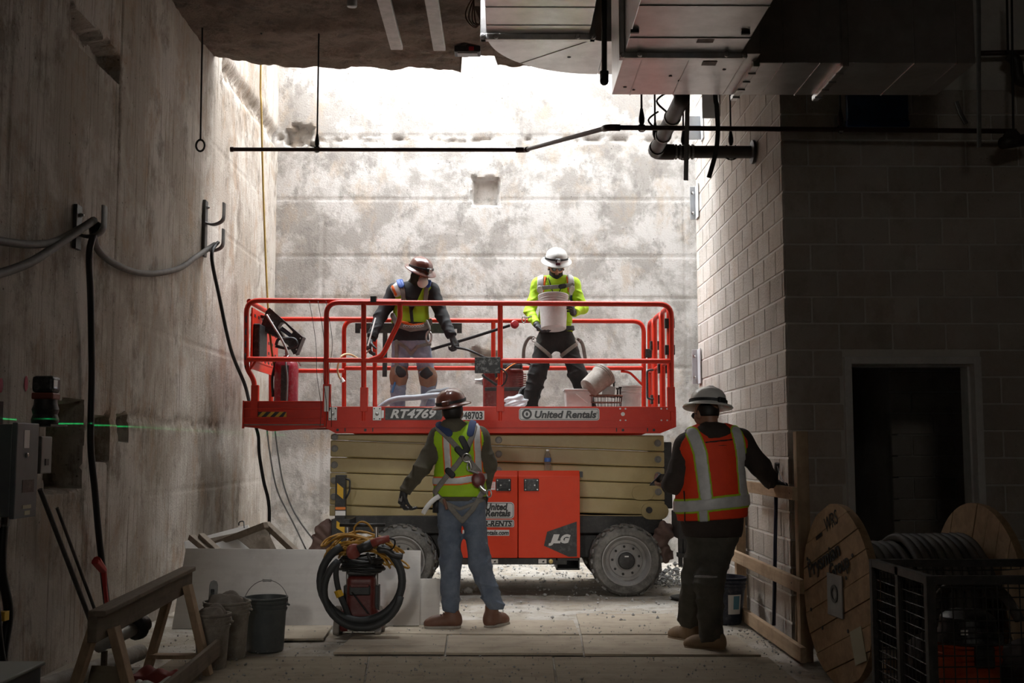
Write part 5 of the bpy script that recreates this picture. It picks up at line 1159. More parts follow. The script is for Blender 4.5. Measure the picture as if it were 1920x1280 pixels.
# struts hung flat under the slab
for pa, pb in (((714, 0), (744, 95)), ((804, 0), (824, 97))):
    zs = 5.2; p, q = HZ(pa[0] + 4, -160, zs), HZ(pb[0], pb[1], zs); p.x = q.x - .0; q2 = q
    o = MB().bar((q.x, 8.6, zs + .03), (q.x, q.y, zs + .03), .115, .05).build('strut_bar', mat('strut_galvanised', (.46, .45, .43), (.36, .35, .33), rough=.5, metal=.4, scale=10), None, bevel=.008); tag(o, 'pale grey steel strut bar under the ceiling, %s' % ('the one further from the elbow duct' if pa[0] < 760 else 'the one next to the elbow duct'), 'strut')
st = MB().tube([P(660, -40, 9.9), P(660, 12, 9.9)], .045, 14).build('conduit_stub', M_strapg, None, smooth=True); tag(st, 'short grey conduit stub hanging through the rough ceiling', 'conduit')
# sprinkler line: drops forward in a long offset, then runs in front of the block wall
zl = P(700, 280, 10.6).z
pts = [P(432, 280, 10.6), P(985, 281, 10.6), P(1140, 239, 8.35), P(1905, 246, 8.3)]
spr = thing('sprinkler_pipe', pts[0], 'thin dark red sprinkler pipe crossing the hall with a rising offset', 'pipe')
MB().tube(rnd_path(pts, .05, 3), .0185, 10).build('pipe', M_pipe, spr, smooth=True)
for i, p in enumerate(pts[1:3]): 
    a_, b_ = pts[i], pts[i + 2]; u, v_ = (a_ - p).normalized(), (b_ - p).normalized(); MB().tube(rnd_path([p + u * .09, p, p + v_ * .09], .05, 4), .0255, 10).build('elbow_fitting', M_pipe, spr, smooth=True)
MB().cyl(pts[0], pts[0] + V((.03, 0, 0)), .024, 10).build('end_cap', M_pipe, spr)
def hanger(px, d, zpipe, r, ztop=ZC, kind='pear', nm='hanger_rod', lab=None, grp=None):
    x = P(px, 300, d).x; g = thing(nm, (x, d, zpipe), lab, 'hanger', grp)
    MB().cyl((x, d, zpipe + r + .12), (x, d, ztop), .008, 8).build('rod', M_rod, g)
    MB().tube([(x - (r + .008) * math.sin(t), d, zpipe - (r + .008) * math.cos(t)) for t in [R(-150 + 300 * k / 16) for k in range(17)]], .007, 6, up=(0, 1, 0)).build('clevis', M_rod, g, smooth=True)
    MB().lathe([(.012, 0), (.022, .03), (.022, .06), (.010, .13)], (x, d, zpipe + r), n=8).build('clevis_nut', M_rod, g, smooth=True)
    MB().box((x, d, zpipe - r - .004), (.03, .03, .012)).build('clamp', M_steel, g); return g
hanger(594, 10.6, zl, .0185, ZC - .02, lab='thin hanger rod carrying the low end of the red sprinkler pipe')
zr = P(1204, 239, 8.35).z; hanger(1204, 8.36, zr, .0185, lab='short hanger rod on the sprinkler pipe just below the duct'); hanger(1578, 8.32, P(1578, 242, 8.32).z, .0185, lab='hanger rod on the sprinkler pipe beside the blue wrapped opening')
# big black pipe on the block wall
fl_ = HX(1418, 285, XR); dq, zq = fl_.y, fl_.z; xq = P(1228, 281, dq).x; rq = .058
bp = thing('drain_pipe', (1.7, dq, zq), 'thick black iron drain pipe turning at a coupling and entering the block wall', 'pipe')
MB().tube([(XR - .02, dq, zq), (xq + .10, dq, zq)], rq * .92, 16).build('pipe_run', M_iron, bp, smooth=True, autosm=40)
MB().tube([(xq, dq - .1, zq), (xq, 8.12, zq)], rq, 16).build('pipe_run', M_iron, bp, smooth=True, autosm=40); MB().tube(rnd_path([(xq, 8.12, zq), (xq, 8.05, zq), (xq, 8.05, ZC - .1)], .06), rq, 16).build('riser', M_iron, bp, smooth=True, autosm=40)
MB().tube(rnd_path([(xq + .16, dq, zq), (xq, dq, zq), (xq, dq - .16, zq)], .11, 7), rq * 1.16, 16).build('elbow_fitting', M_iron, bp, smooth=True, autosm=40)
for k in range(5): MB().tube([(xq + .17 + k * .035, dq, zq), (xq + .185 + k * .035, dq, zq)], rq * 1.12, 16).build('coupling_band', M_strapg, bp)
for y in (dq - .5, dq - 1.0): MB().tube([(xq, y, zq), (xq, y - .03, zq)], rq * 1.14, 16).build('coupling_band', M_strapg, bp); MB().tube(spl([(xq - .06, y - .1, zq + .02), (xq - .13, y - .1, zq + .1), (xq - .05, y - .1, zq + .17)], 5), .008, 6).build('pipe_hook', M_rod, bp)
MB().lathe([(rq * 1.75, 0), (rq * 1.75, .022), (rq, .03)], (XR - .018, dq, zq), (-1, 0, 0), 20).build('wall_flange', M_iron, bp, smooth=True, autosm=35)
hanger(1371, dq, zq, rq, lab='hanger rod with clevis holding the thick drain pipe near the wall'); hanger(1282, dq + .0, zq, rq, lab='hanger rod holding the thick drain pipe behind the flat steel strap')
g = hanger(1229, 9.1, zq + 0, .0, lab='thin hanger rod ending above the thick drain pipe elbow')
# straps and loose cable
def ribbon(name, pts, wd, th, m, lab, cat='strap'):
    o = MB().tube(pts, wd / 2, 6, flat=th / wd, up=(0, 1, 0)).build(name, m, None); return tag(o, lab, cat)
ribbon('hanging_strap', [V((P(1291, 150, 8.25).x, 8.25, ZC + .01)), P(1290, 150, 8.25), P(1288, 240, 8.25), P(1286, 338, 8.25)], .034, .008, M_strapg, 'flat grey steel strap hanging down past the sprinkler pipe')
ribbon('loose_cable', spl([V((P(1338, 150, 8.2).x, 8.2, ZC + .01)), P(1340, 150, 8.2), P(1344, 200, 8.2), P(1346, 250, 8.2), P(1341, 290, 8.2), P(1329, 333, 8.2)], 6), .034, .02, M_blk, 'loose black cable hanging with a bent end by the pipe', 'cable')
ribbon('hanging_strap', [V((P(1835, 20, 8.0).x, 8.0, ZC + .01)), P(1835, 20, 8.0), P(1835, 150, 8.0), P(1836, 276, 8.0)], .034, .008, M_strapg, 'flat steel strap with a bolt hole hanging beside the duct end')
ribbon('hanging_strap', [P(1793, 190, 8.625), P(1801, 212, 8.625), P(1812, 232, 8.625)], .034, .006, M_strapg, 'short slanting offcut of steel strap on the dark block wall')
dv = thing('vent_pipe', P(1133, 150, 8.75), 'black vent pipe dropping between the two ducts with a bulbous end', 'pipe')
MB().tube([P(1133, -60, 8.75), P(1133, 140, 8.75)], .022, 10).build('pipe', M_blk, dv, smooth=True); MB().tube(rnd_path([P(1133, 134, 8.75), P(1133, 152, 8.75), P(1133, 152, 8.6)], .03), .034, 10).build('elbow_fitting', M_blk, dv, smooth=True); MB().cyl(P(1133, 134, 8.75), P(1133, 139, 8.75), .036, 10).build('collar', M_blk, dv)
for nm, px, lab in (('hanger_rod', 378, 'hanger rod by the left wall ending in an empty loop'),):
    d = 10.6; g = thing(nm, P(px, 285, d), lab, 'hanger'); top = P(380, 35, d); bt = P(376, 262, d)
    MB().cyl((top.x, d, ZC + .02), bt, .009, 8).build('rod', M_rod, g); MB().tube([bt + V((.04 * math.sin(t), 0, -.055 + .055 * math.cos(t))) for t in [2 * PI * k / 18 for k in range(18)]], .010, 7, closed=True, up=(0, 1, 0)).build('loop', M_rod, g, smooth=True)
g = MB().tube(spl([V((P(490, 35, 10.6).x, 10.6, ZC + .01)), P(490, 50, 10.6), P(488, 58, 10.6), P(491, 64, 10.6)], 4), .009, 6).build('wire_stub', M_rod, None); tag(g, 'short bent wire stub hanging from the rough ceiling', 'wire')
jb = thing('junction_box', P(880, 90, 11.2), 'rusty electrical box set in the ceiling near the broken edge', 'box'); c = V((P(877, 88, 11.2).x, 11.15, ZC - .02)); MB().box(c, (.26, .16, .06)).build('box_body', M_blk, jb, bevel=.01); MB().box(c + V((.0, -.0, -.033)), (.2, .1, .008)).build('cover', M_strapg, jb); MB().box(c + V((.04, -.082, .0)), (.05, .01, .04)).build('tag', mat('red_tag', (.5, .02, .03), rough=.6), jb)
wr_ = MB()
for k in range(4): wr_.tube(spl([P(905 - 6 * k, -30, 9.7), P(878 + 4 * k, 10 + 6 * k, 9.7), P(874 + 6 * k, 35 + 2 * k, 9.65), P(892, 52 - 3 * k, 9.6), P(903, 30 + 5 * k, 9.6), P(898 - 3 * k, 12, 9.6)], 6), .006, 5)
o = wr_.build('wire_tangle', mat('brown_wire', (.10, .05, .025), rough=.5), None); tag(o, 'tangle of thin brown wires hanging beside the elbow duct', 'wires')
bo = thing('blue_wrapped_duct', P(1640, 235, 8.45), 'duct opening sealed in blue plastic film on the dark block wall', 'duct'); M_blue = mat('blue_film', (.005, .03, .10), (.01, .05, .16), rough=.2, scale=14, coat=.5)
p0, p1 = P(1588, 236, 8.45), P(1697, 150, 8.45); MB().bb(p0.x, p1.x, 8.45, YF - .005, p0.z, p1.z).build('duct_end', M_galv, bo, bevel=.02); MB().bb(p0.x - .01, p1.x + .01, 8.42, 8.449, p0.z - .01, p1.z).build('film', M_blue, bo, bevel=.01)
for z in (p0.z,): MB().bb(p0.x - .015, p1.x + .015, 8.415, 8.5, z - .015, z + .04).build('film_edge', M_blue, bo, bevel=.01)
vf_ = thing('pipe_valve', P(1900, 262, 8.3), 'dark iron valve fitting at the right end of the sprinkler pipe', 'valve')
MB().tube([P(1880, 268, 8.2), P(1925, 262, 8.3)], .045, 12).build('valve_body', M_iron, vf_, smooth=True); MB().lathe([(.06, -.02), (.06, .02)], P(1897, 258, 8.22), (0, -1, .2), 14).build('valve_cap', M_iron, vf_); MB().cyl(P(1897, 0, 8.35), P(1900, 245, 8.35), .009, 8).build('rod', M_rod, vf_); MB().cyl(P(1888, 0, 8.4), P(1890, 100, 8.4), .009, 8).build('rod', M_rod, vf_)
vf_ = thing('pipe_elbow', P(1905, 150, 8.4), 'dark iron pipe elbow high on the block wall right of the duct', 'pipe'); MB().tube(rnd_path([P(1890, 102, 8.4), P(1905, 112, 8.4), P(1908, 150, 8.4), P(1930, 155, 8.4)], .06), .045, 12).build('elbow', M_iron, vf_, smooth=True)
MB().tube([P(1835, 100, 8.5), P(1930, 98, 8.5)], .02, 10).build('pipe', M_pipe, vf_, smooth=True)
# steel angle brackets tying the block wall end
M_brk = mat('white_primer_steel', (.62, .64, .66), (.54, .56, .58), rough=.45, scale=8)
for px, py0, py1 in ((1300, 350, 412), (1304, 655, 720)):
    d = 12.5; g = thing('angle_bracket', P(px, py1, d), 'pale steel angle bracket bolted at the %s end of the block wall' % ('upper' if py0 < 500 else 'lower'), 'bracket')
    a_, b_ = P(px - 6, py1, d), P(px + 8, py0, d); MB().bb(a_.x, b_.x - .01, d - .01, d, a_.z, b_.z).build('plate', M_brk, g, bevel=.003); MB().bb(b_.x - .03, b_.x - .018, d - .18, d - .01, a_.z, b_.z).build('flange', M_brk, g, bevel=.003)
    for f_ in (.2, .8): MB().lathe([(.018, 0), (.018, .01), (.008, .014), (0, .02)], (a_.x + .03, d - .01, a_.z + (b_.z - a_.z) * f_), (0, -1, 0), 8).build('bolt', M_steel, g)
for px, py0, py1, pd in ((1310, 222, 262, 12.0), (1340, 185, 222, 11.2)):
    c = HX(px + 8, py1, XR - .006); g = thing('angle_bracket', c, 'pale steel angle bracket high on the block wall %s the thick pipe' % ('beside' if px < 1320 else 'above'), 'bracket')
    MB().bb(XR - .02, XR - .006, c.y - .08, c.y + .08, c.z, c.z + .3).build('plate', M_brk, g, bevel=.003); MB().bb(XR - .16, XR - .02, c.y + .06, c.y + .075, c.z + .02, c.z + .28).build('flange', M_brk, g, bevel=.003)
# ================================================================== left wall fittings, cords
M_cable = mat('grey_brown_cable', (.10, .09, .08), (.14, .125, .11), rough=.7, scale=14)
M_cblk = mat('black_cable', (.012, .012, .012), rough=.5)
M_hook = mat('hook_steel', (.05, .048, .045), (.09, .085, .08), rough=.5, metal=.3, scale=16)
def jhook(px, py0, py1, hooks, lab):
    top = HX(px, py0, XL + .02); bot = HX(px, py1, XL + .02); y = (top.y + bot.y) / 2; g = thing('cable_hook', (XL + .02, y, bot.z), lab, 'hook')
    MB().bb(XL + .002, XL + .03, y - .05, y + .05, bot.z, top.z).build('back_plate', M_hook, g, bevel=.004)
    MB().lathe([(.016, 0), (.016, .012), (.008, .03), (0, .032)], (XL + .03, y - .0, top.z - .07), (1, 0, 0), 8).build('anchor_bolt', M_steel, g)
    for hz_ in hooks:
        z = HX(px, hz_, XL + .02).z; pr = rnd_path([(XL + .03, y, z), (XL + .10, y, z - .02), (XL + .2, y, z + .02), (XL + .2, y, z + .2)], .08, 6); MB().tube(pr, .05, 8, flat=.25, up=(0, 0, 1)).build('hook_arm', M_hook, g, smooth=True, autosm=40)
    return y
y1 = jhook(146, 384, 468, (440,), 'dark steel cable hook on the left wall with cables hung over it'); y2 = jhook(385, 375, 482, (418, 468), 'dark double steel cable hook on the wall near the opening edge')
def cord(name, pts, r, m, lab, cat='cable', n=8, up=(0, 0, 1), grp=None, sides=7):
    o = MB().tube(spl(pts, n), r, sides).build(name, m, None, smooth=True); return tag(o, lab, cat, grp)
h1, h2 = V((XL + .12, y1, HX(146, 428, XL).z)), V((XL + .12, y2, HX(385, 461, XL).z))
def mid(px, py, off=.05): p = HX(px, py, XL + off); return p
cord('drooping_cable', [h1, mid(185, 470), mid(230, 502), mid(280, 513), mid(335, 503), mid(370, 480), h2], .026, M_cable, 'grey cable drooping between the two wall hooks')
cord('drooping_cable', [mid(-60, 440, .1), mid(0, 452, .1), mid(60, 458, .1), mid(110, 450, .1), h1 + V((0, -.02, .03))], .026, M_cable, 'grey cable reaching the wall hook in a shallow curve')
cord('drooping_cable', [mid(-60, 525, .14), mid(0, 512, .14), mid(60, 490, .14), mid(110, 458, .12), h1 + V((.02, -.03, .04))], .028, M_cable, 'grey cable rising steeply to the wall hook')
cord('hanging_cable', [h1 + V((.03, .03, .03)), mid(168, 470, .12), mid(170, 560, .08), mid(172, 700, .06), mid(170, 830, .07), mid(178, 920, .07), mid(186, 1010, .07), mid(200, 1130, .1), mid(208, 1215, .15)], .024, M_cblk, 'black cable hanging straight down the dark left wall')
cord('hanging_cable', [h2 + V((.03, 0, .02)), P(397, 480, 11.0), P(412, 560, 11.15), P(433, 655, 11.35), P(458, 718, 11.6), P(466, 748, 11.85), P(473, 780, 12.2), P(484, 815, 12.3), P(486, 850, 12.35), P(494, 900, 12.4), P(505, 960, 12.4), V((P(500, 1010, 12.5).x, 12.5, .03))], .018, M_cblk, 'black cable running from the double hook past the lift end to the ground')
cord('rope', [V((P(489, 60, 12.3).x, 12.3, 8.5)), P(489, 118, 12.3), P(490, 200, 12.25), P(493, 330, 12.2), P(498, 480, 12.1), P(503, 580, 12.0), P(510, 660, 11.95), P(520, 710, 11.95), P(533, 752, 11.95), V((P(538, 760, 11.95).x, 11.95, ZD + .02))], .011, mat('yellow_rope', (.42, .27, .05), (.34, .21, .04), rough=.7, scale=30), 'yellow cord hanging through the roof opening onto the lift deck', 'rope')
for k, (x0, x1, lab) in enumerate(((500, 600, 'thin pale hose hanging from the lift end to the ground'), (515, 650, 'thin white wire slanting from the lift end to the ground'))):
    cord('thin_hose', [P(x0, 800, 12.4), P(x0 + 6, 850, 12.5), P(x0 + 20, 920, 12.6), P(x0 + 52, 985, 12.7), V((P(x1, 1040, 12.9).x, 12.9, .03))], .009, mat('pale_hose', (.5, .52, .55), rough=.5), lab, 'hose')
# fishing-thin strings on the rails
for k, px in enumerate((580, 596, 611)):
    cord('string', [P(px, 564, 11.52), P(px + 12, 640, 11.5), P(px + 14 - k * 4, 700, 11.5), P(px + 22 - k * 6, 760, 11.45), P(px + 20 - 5 * k, 800, 11.44)], .003, M_rod, 'thin dark string hanging from the extension guard rail', 'string', grp='strings on the extension rail', sides=4)
# electrical cabinet
ex0, ey0, ey1 = XL + .30, HX(32, 850, XL + .30).y, HX(71, 850, XL + .30).y; ez0, ez1 = HX(32, 969, XL + .30).z, HX(32, 795, XL + .30).z
M_ebox = mat('grey_enamel', (.13, .15, .165), (.11, .125, .14), rough=.45, scale=6)
eb = thing('electrical_cabinet', (XL + .15, (ey0 + ey1) / 2, ez0), 'grey steel electrical cabinet on the left wall with labels and conduits below', 'cabinet')
MB().bb(XL + .015, ex0 - .03, ey0, ey1, ez0, ez1).build('box', M_ebox, eb, bevel=.006); dr_ = MB().bb(ex0 - .03, ex0, ey0 - .008, ey1 + .008, ez0 - .01, ez1 + .01).build('door', M_ebox, eb, bevel=.006)
for z0, z1, ya, yb_, m_ in ((ez1 - .13, ez1 - .03, .3, .55, M_wht), (ez0 + .13, ez0 + .2, .3, .85, M_plas), (ez0 + .04, ez0 + .06, .35, .75, mat('label_cream', (.45, .42, .3), rough=.6)), (ez0 + .005, ez0 + .028, .45, .7, MATS['label_cream'])):
    L_ = ey1 - ey0; MB().bb(ex0, ex0 + .002, ey0 + ya * L_, ey0 + yb_ * L_, z0, z1).build('label', m_, dr_)
MB().lathe([(.014, 0), (.014, .01), (.008, .014), (0, .014)], (ex0, ey0 + .12, ez1 - .17), (1, 0, 0), 10).build('lock', M_steel, dr_)
for k, y in enumerate((ey0 + .07, ey0 + .19)):
    MB().cyl((XL + .16, y, ez0 - .06), (XL + .16, y, ez0), .034, 12).build('connector', M_strapg, eb)
    MB().tube(spl([(XL + .16, y, ez0 - .05), (XL + .16, y, ez0 - .3), (XL + .17, y + .05 + .04 * k, ez0 - .55), (XL + .16, y + .16 - .1 * k, ez0 - .8), (XL + .2, y + .25 - .2 * k, .03)], 7), .027, 9).build('flex_conduit', M_cblk, eb, smooth=True)
MB().bb(XL + .1, XL + .2, ey0 + .16, ey0 + .22, ez0 - .58, ez0 - .53).build('tape_wrap', M_yel, eb)
mt = thing('meter_box', HX(88, 890, XL + .1), 'small pale grey box beside the electrical cabinet', 'box'); q0, q1 = HX(76, 888, XL + .14), HX(99, 818, XL + .14); MB().bb(XL + .01, XL + .14, q0.y, q1.y, q0.z, q1.z).build('box', mat('pale_enamel', (.22, .22, .21), rough=.5), mt, bevel=.008); MB().bb(XL + .14, XL + .146, q0.y + .06, q1.y - .06, q0.z + .05, q0.z + .09).build('label', M_plas, mt)
# laser level on its bracket
lz = thing('laser_level', HX(85, 815, XL + .22), 'black and red laser level standing on a bracket by the electrical cabinet', 'laser level'); c = HX(84, 800, XL + .22); z_ = ez1 + .01
MB().bb(XL + .015, c.x + .09, c.y - .14, c.y + .12, z_ - .012, z_).build('bracket', M_blk, lz); MB().lathe([(.075, 0), (.08, .03), (.07, .06), (.078, .09), (.068, .12), (.066, .15)], (c.x, c.y, z_), n=18).build('ribbed_base', M_blk, lz, smooth=True, autosm=30)
MB().box((c.x, c.y, z_ + .17), (.13, .12, .04)).build('red_band', mat('laser_red', (.22, .05, .03), rough=.5), lz, bevel=.008); MB().box((c.x, c.y, z_ + .24), (.13, .13, .1)).build('head', M_plas, lz, bevel=.02); MB().box((c.x + .066, c.y - .03, z_ + .24), (.004, .06, .05)).build('window', M_glass, lz)
MB().bb(XL + .02, XL + .05, c.y - .25, c.y - .19, z_ - .02, z_ + .13).build('wall_rail', M_blk, lz)
# the green line: a real fan of laser light from a unit standing behind the photographer
ll = bpy.data.lights.new('laser_fan', 'POINT'); ll.energy = 1.0; ll.shadow_soft_size = 0; ll.color = (1, 1, 1); ll.use_nodes = True
lt = ll.node_tree; em = lt.nodes['Emission']; tc = lt.nodes.new('ShaderNodeNewGeometry'); sp = lt.nodes.new('ShaderNodeSeparateXYZ'); lt.links.new(tc.outputs['Normal'], sp.inputs[0])
def mth(op, a, b=None):
    n = lt.nodes.new('ShaderNodeMath'); n.operation = op
    for i, q in enumerate((a, b)):
        if q is None: continue
        if isinstance(q, (int, float)): n.inputs[i].default_value = q
        else: lt.links.new(q, n.inputs[i])
    return n.outputs[0]
thin = mth('LESS_THAN', mth('ABSOLUTE', sp.outputs['Z']), .0008); side_ = mth('LESS_THAN', mth('MULTIPLY', sp.outputs['X'], 1.0), -.30)
em.inputs['Color'].default_value = (.02, 1, .25, 1); lt.links.new(mth('MULTIPLY', mth('MULTIPLY', thin, side_), 1500.), em.inputs['Strength'])
lo_ = bpy.data.objects.new('laser_fan', ll); COL.objects.link(lo_); lo_.location = (.9, 3.0, 1.63)
# pink paint daubs
for px, py, h_ in ((2, 722, .12), (49, 719, .13)):
    c = HX(px, py, XL + .004); d_ = MB().lathe([(.5, 0), (.45, .002), (0, .003)], c, (1, 0, 0), 12, sx=h_ * 1.1 if False else .055, sy=h_ * .75); o = d_.build('paint_daub', mat('pink_paint', (.42, .012, .06), rough=.6), None); tag(o, 'pink spray paint daub on the left wall %s' % ('above the electrical cabinet' if px < 20 else 'above the laser level'), 'paint mark')
# poles leaning on the left wall
for a_, b_, rr_, lab in (((75, 917), (178, 1185), .016, 'dark steel bar leaning on the left wall'), ((107, 952), (186, 1165), .011, 'thin dark rod leaning on the left wall')):
    p = HX(a_[0], a_[1], XL + .03); q = HX(b_[0], b_[1], XL + .22); q.z = max(.012, q.z); o = MB().cyl(p, q, rr_, 8).build('leaning_bar', M_hook, None); tag(o, lab, 'bar')
g = thing('red_bar', HX(200, 1150, XL + .2), 'red painted bar with a bent head standing against the left wall', 'bar'); MB().tube([HX(181, 1050, XL + .12), HX(194, 1066, XL + .12), HX(197, 1100, XL + .13), HX(204, 1165, XL + .2)], [.03, .022, .016, .016], 8).build('shaft', mat('red_paint', (.38, .015, .012), rough=.5), g); MB().bar(HX(178, 1052, XL + .12), HX(194, 1070, XL + .12), .05, .03).build('head', MATS['red_paint'], g, bevel=.006)
# ================================================================== things on the lift platform
M_wplas = mat('white_plastic', (.62, .61, .59), (.52, .51, .49), rough=.5, scale=10, dust=(.42, .39, .36), damt=.5)
M_dirty = mat('dirty_bucket', (.34, .31, .27), (.22, .19, .16), rough=.75, scale=9, dust=(.5, .47, .43), damt=.6)
M_gbuck = mat('grey_bucket', (.075, .085, .085), (.10, .11, .11), rough=.5, scale=7, dust=(.2, .19, .18), damt=.25)
M_redm = mat('machine_red', (.22, .018, .014), (.17, .014, .011), rough=.45, scale=8, dust=(.4, .3, .27), damt=.25)
M_wire = mat('steel_wire', (.25, .24, .23), rough=.4, metal=.7)
def bucket(name, c, h, r, m, lab, axis=(0, 0, 1), r0=.82, bail=None, grip=None, wall=.006, ribs=3, cat='bucket', spin=0):
    """tapered pail with rim bands and a wire bail; c = centre of its base"""
    z = Vector(axis).normalized(); x, y, _ = frame(z, (0, 1, 0) if abs(z.z) > .9 else (0, 0, 1)); M = Matrix((x, y, z)).transposed(); c = Vector(c)
    g = thing(name, c, lab, cat); rb = r * r0; pr = [(0, 0), (rb - .01, 0), (rb, .008)]
    for k in range(1, 9): pr.append((rb + (r - rb) * k / 9, h * k / 9 * .92))
    zz = h * .78
    for k in range(ribs): pr.append((rb + (r - rb) * (zz / h) + .010, zz)); pr.append((rb + (r - rb) * (zz / h) + .010, zz + .006)); pr.append((rb + (r - rb) * (zz / h) + .002, zz + .010)); zz += h * .075
    pr = [pr[0]] + sorted(pr[1:3] + pr[3:], key=lambda p: p[1]); pr += [(r + .010, h - .012), (r + .010, h), (r - .004, h), (r - wall, h - .01), (rb - wall, .012), (0, .012)]
    MB().lathe(pr, c, M=M, n=32).build('pail', m, g, smooth=True, autosm=38)
    if bail is not None:
        a, b = c + M @ V((-(r + .008), 0, h * .86)), c + M @ V((r + .008, 0, h * .86)); bl = R(bail); pts = []
        for k in range(17): t = PI * k / 16; pts.append(c + M @ V((-(r + .01) * math.cos(t), r * 1.0 * math.sin(t) * math.cos(bl), h * .86 + r * 1.15 * math.sin(t) * math.sin(bl))))
        b_ = MB().tube(pts, .0028, 5).build('bail', M_wire, g, smooth=True); MB().tube(pts[7:10], .011, 8).build('grip', grip or M_wplas, b_, smooth=True)
        for q in (a, b): MB().lathe([(.018, -.004), (.018, .006), (0, .008)], q, (q - c).normalized(), 10).build('bail_ear', m, g)
    return g, M
# bucket the white-hatted worker holds, tipped towards him
cb = P(1038, 617, 12.10); bucket('bucket', cb, .37, .155, M_wplas, 'dusty white bucket held in both hands on the lift platform', (.0, .16, 1), .86, 215)
# lanyard with red retractor between the two platform workers
rt = P(965, 608, 12.25); ly = thing('lanyard', rt, 'red retractable lanyard with dark strap stretched between the platform workers', 'lanyard')
MB().lathe([(0, .024), (.034, .022), (.045, .013), (.045, -.013), (.034, -.022), (0, -.024)], rt, (.35, -1, .3), 20).build('retractor', mat('retractor_red', (.36, .02, .025), (.28, .015, .02), rough=.4, scale=20), ly, smooth=True, autosm=35)
MB().tube([rt + V((-.05, 0, -.01)), P(880, 634, 12.35), P(808, 655, 12.42)], .016, 6, flat=.3, up=(0, 1, 0)).build('strap', M_strap, ly); ring(ly, P(982, 599, 12.22), (.3, 1, 0), .035, .006, M_steel, 'carabiner', .55)
MB().tube([P(987, 596, 12.22), P(998, 592, 12.3)], .008, 6).build('tether', M_harn, ly)
# hose from the masked worker's hand, wand and cord on his other side
cord('black_hose', [W1h.w + W1h.d * .05 + V((0, 0, .03)), W1h.w + W1h.d * .09 + W1h.n * .02, P(875, 655, 12.1), P(900, 666, 12.1), P(925, 680, 12.2), P(930, 705, 12.4)], .014, M_cblk, 'black hose held in the masked worker gloved hand', 'hose')
wd = thing('sprayer_wand', W1hl.w, 'slim grey wand along the masked worker dark sleeve', 'wand'); MB().tube([P(704, 596, 12.2), P(697, 622, 12.12), P(690, 648, 12.08)], .008, 7).build('wand', M_wht, wd); MB().tube([P(694, 655, 12.1), P(680, 668, 12.05), P(672, 675, 12.0)], .008, 6).build('tip', mat('rust_rod', (.2, .07, .04), rough=.6), wd)
cord('extension_cord', [P(672, 672, 11.75), P(655, 664, 11.7), P(640, 668, 11.6), P(633, 690, 11.58), P(636, 706, 11.58), P(641, 712, 11.58)], .010, mat('cream_cord', (.66, .5, .26), rough=.6), 'cream extension cord with white plug looped over the guard rail', 'cord'); 
pg = bpy.data.objects['extension_cord']; MB().tube([P(640, 708, 11.58), P(643, 716, 11.58)], [.014, .026], 8).build('plug', M_wht, pg)
# red pressure tank
tk = thing('pressure_tank', P(536, 752, 11.95), 'red pressure tank with black pump handle standing on the lift extension', 'tank'); c = V((P(536, 752, 11.95).x, 11.95, ZD + .012)); ht = P(536, 672, 11.95).z - c.z
MB().lathe([(0, 0), (.115, 0), (.125, .02), (.125, ht - .1), (.118, ht - .05), (.08, ht - .012), (.035, ht), (.035, ht + .03), (0, ht + .03)], c, n=26).build('tank', mat('tank_red', (.30, .012, .03), (.24, .01, .025), rough=.3, scale=8, dust=(.6, .5, .5), damt=.3, coat=.4), tk, smooth=True, autosm=40)
MB().bb(c.x - .03, c.x + .045, 11.95 - .135, 11.95 - .118, c.z + .02, c.z + ht - .08).build('label', M_plas, tk); MB().tube(rnd_path([c + V((-.11, -.02, ht + .14)), c + V((-.09, -.02, ht + .21)), c + V((.09, -.02, ht + .21)), c + V((.12, -.02, ht + .13)), c + V((.0, -.02, ht + .1)), c + V((-.11, -.02, ht + .13))], .05), .016, 8).build('pump_handle', M_plas, tk, smooth=True)
MB().cyl(c + V((0, 0, ht + .02)), c + V((0, -.02, ht + .12)), .016, 10).build('pump_rod', M_steel, tk); MB().tube(spl([c + V((.03, -.06, ht + .03)), c + V((.02, -.14, ht - .05)), c + V((.04, -.15, ht - .25)), c + V((.03, -.15, .1))], 5), .010, 7).build('spray_hose', M_strapg, tk, smooth=True)
MB().tube(spl([c + V((-.10, -.03, ht - .02)), c + V((-.14, -.03, ht - .2)), c + V((-.13, -.03, ht - .4))], 5), .014, 7).build('coiled_lead', M_cblk, tk, smooth=True); MB().tube(spl([c + V((.05, 0, ht)), c + V((.11, 0, ht - .01)), c + V((.15, 0, ht - .08))], 4), .007, 6).build('lever', M_steel, tk)
# hoses lying on the deck
zd = ZD + .035
for pts, lab in (([P(690, 762, 11.9), P(730, 752, 11.9), P(780, 745, 11.95), P(840, 744, 12.0), P(880, 760, 12.1)], 'thick grey hose arching over the deck behind the number plate'), ([P(785, 762, 12.2), P(800, 742, 12.2), P(825, 734, 12.2), P(850, 736, 12.2), P(875, 752, 12.2)], 'second grey hose looping higher over the deck')):
    pts = [V((p.x, p.y, max(p.z, zd))) for p in pts]; pts[0].z = pts[-1].z = zd; cord('vacuum_hose', pts, .03, mat('grey_hose', (.26, .28, .31), (.2, .215, .24), rough=.55, scale=12), lab, 'hose', sides=10)
q = P(772, 748, 12.5); o = MB().box((q.x, 12.5, ZD + .09), (.26, .03, .17), Matrix.Rotation(R(12), 3, 'Y')).build('board_offcut', M_wplas, None, bevel=.004); tag(o, 'white board offcut lying on the lift deck behind the hoses', 'board')
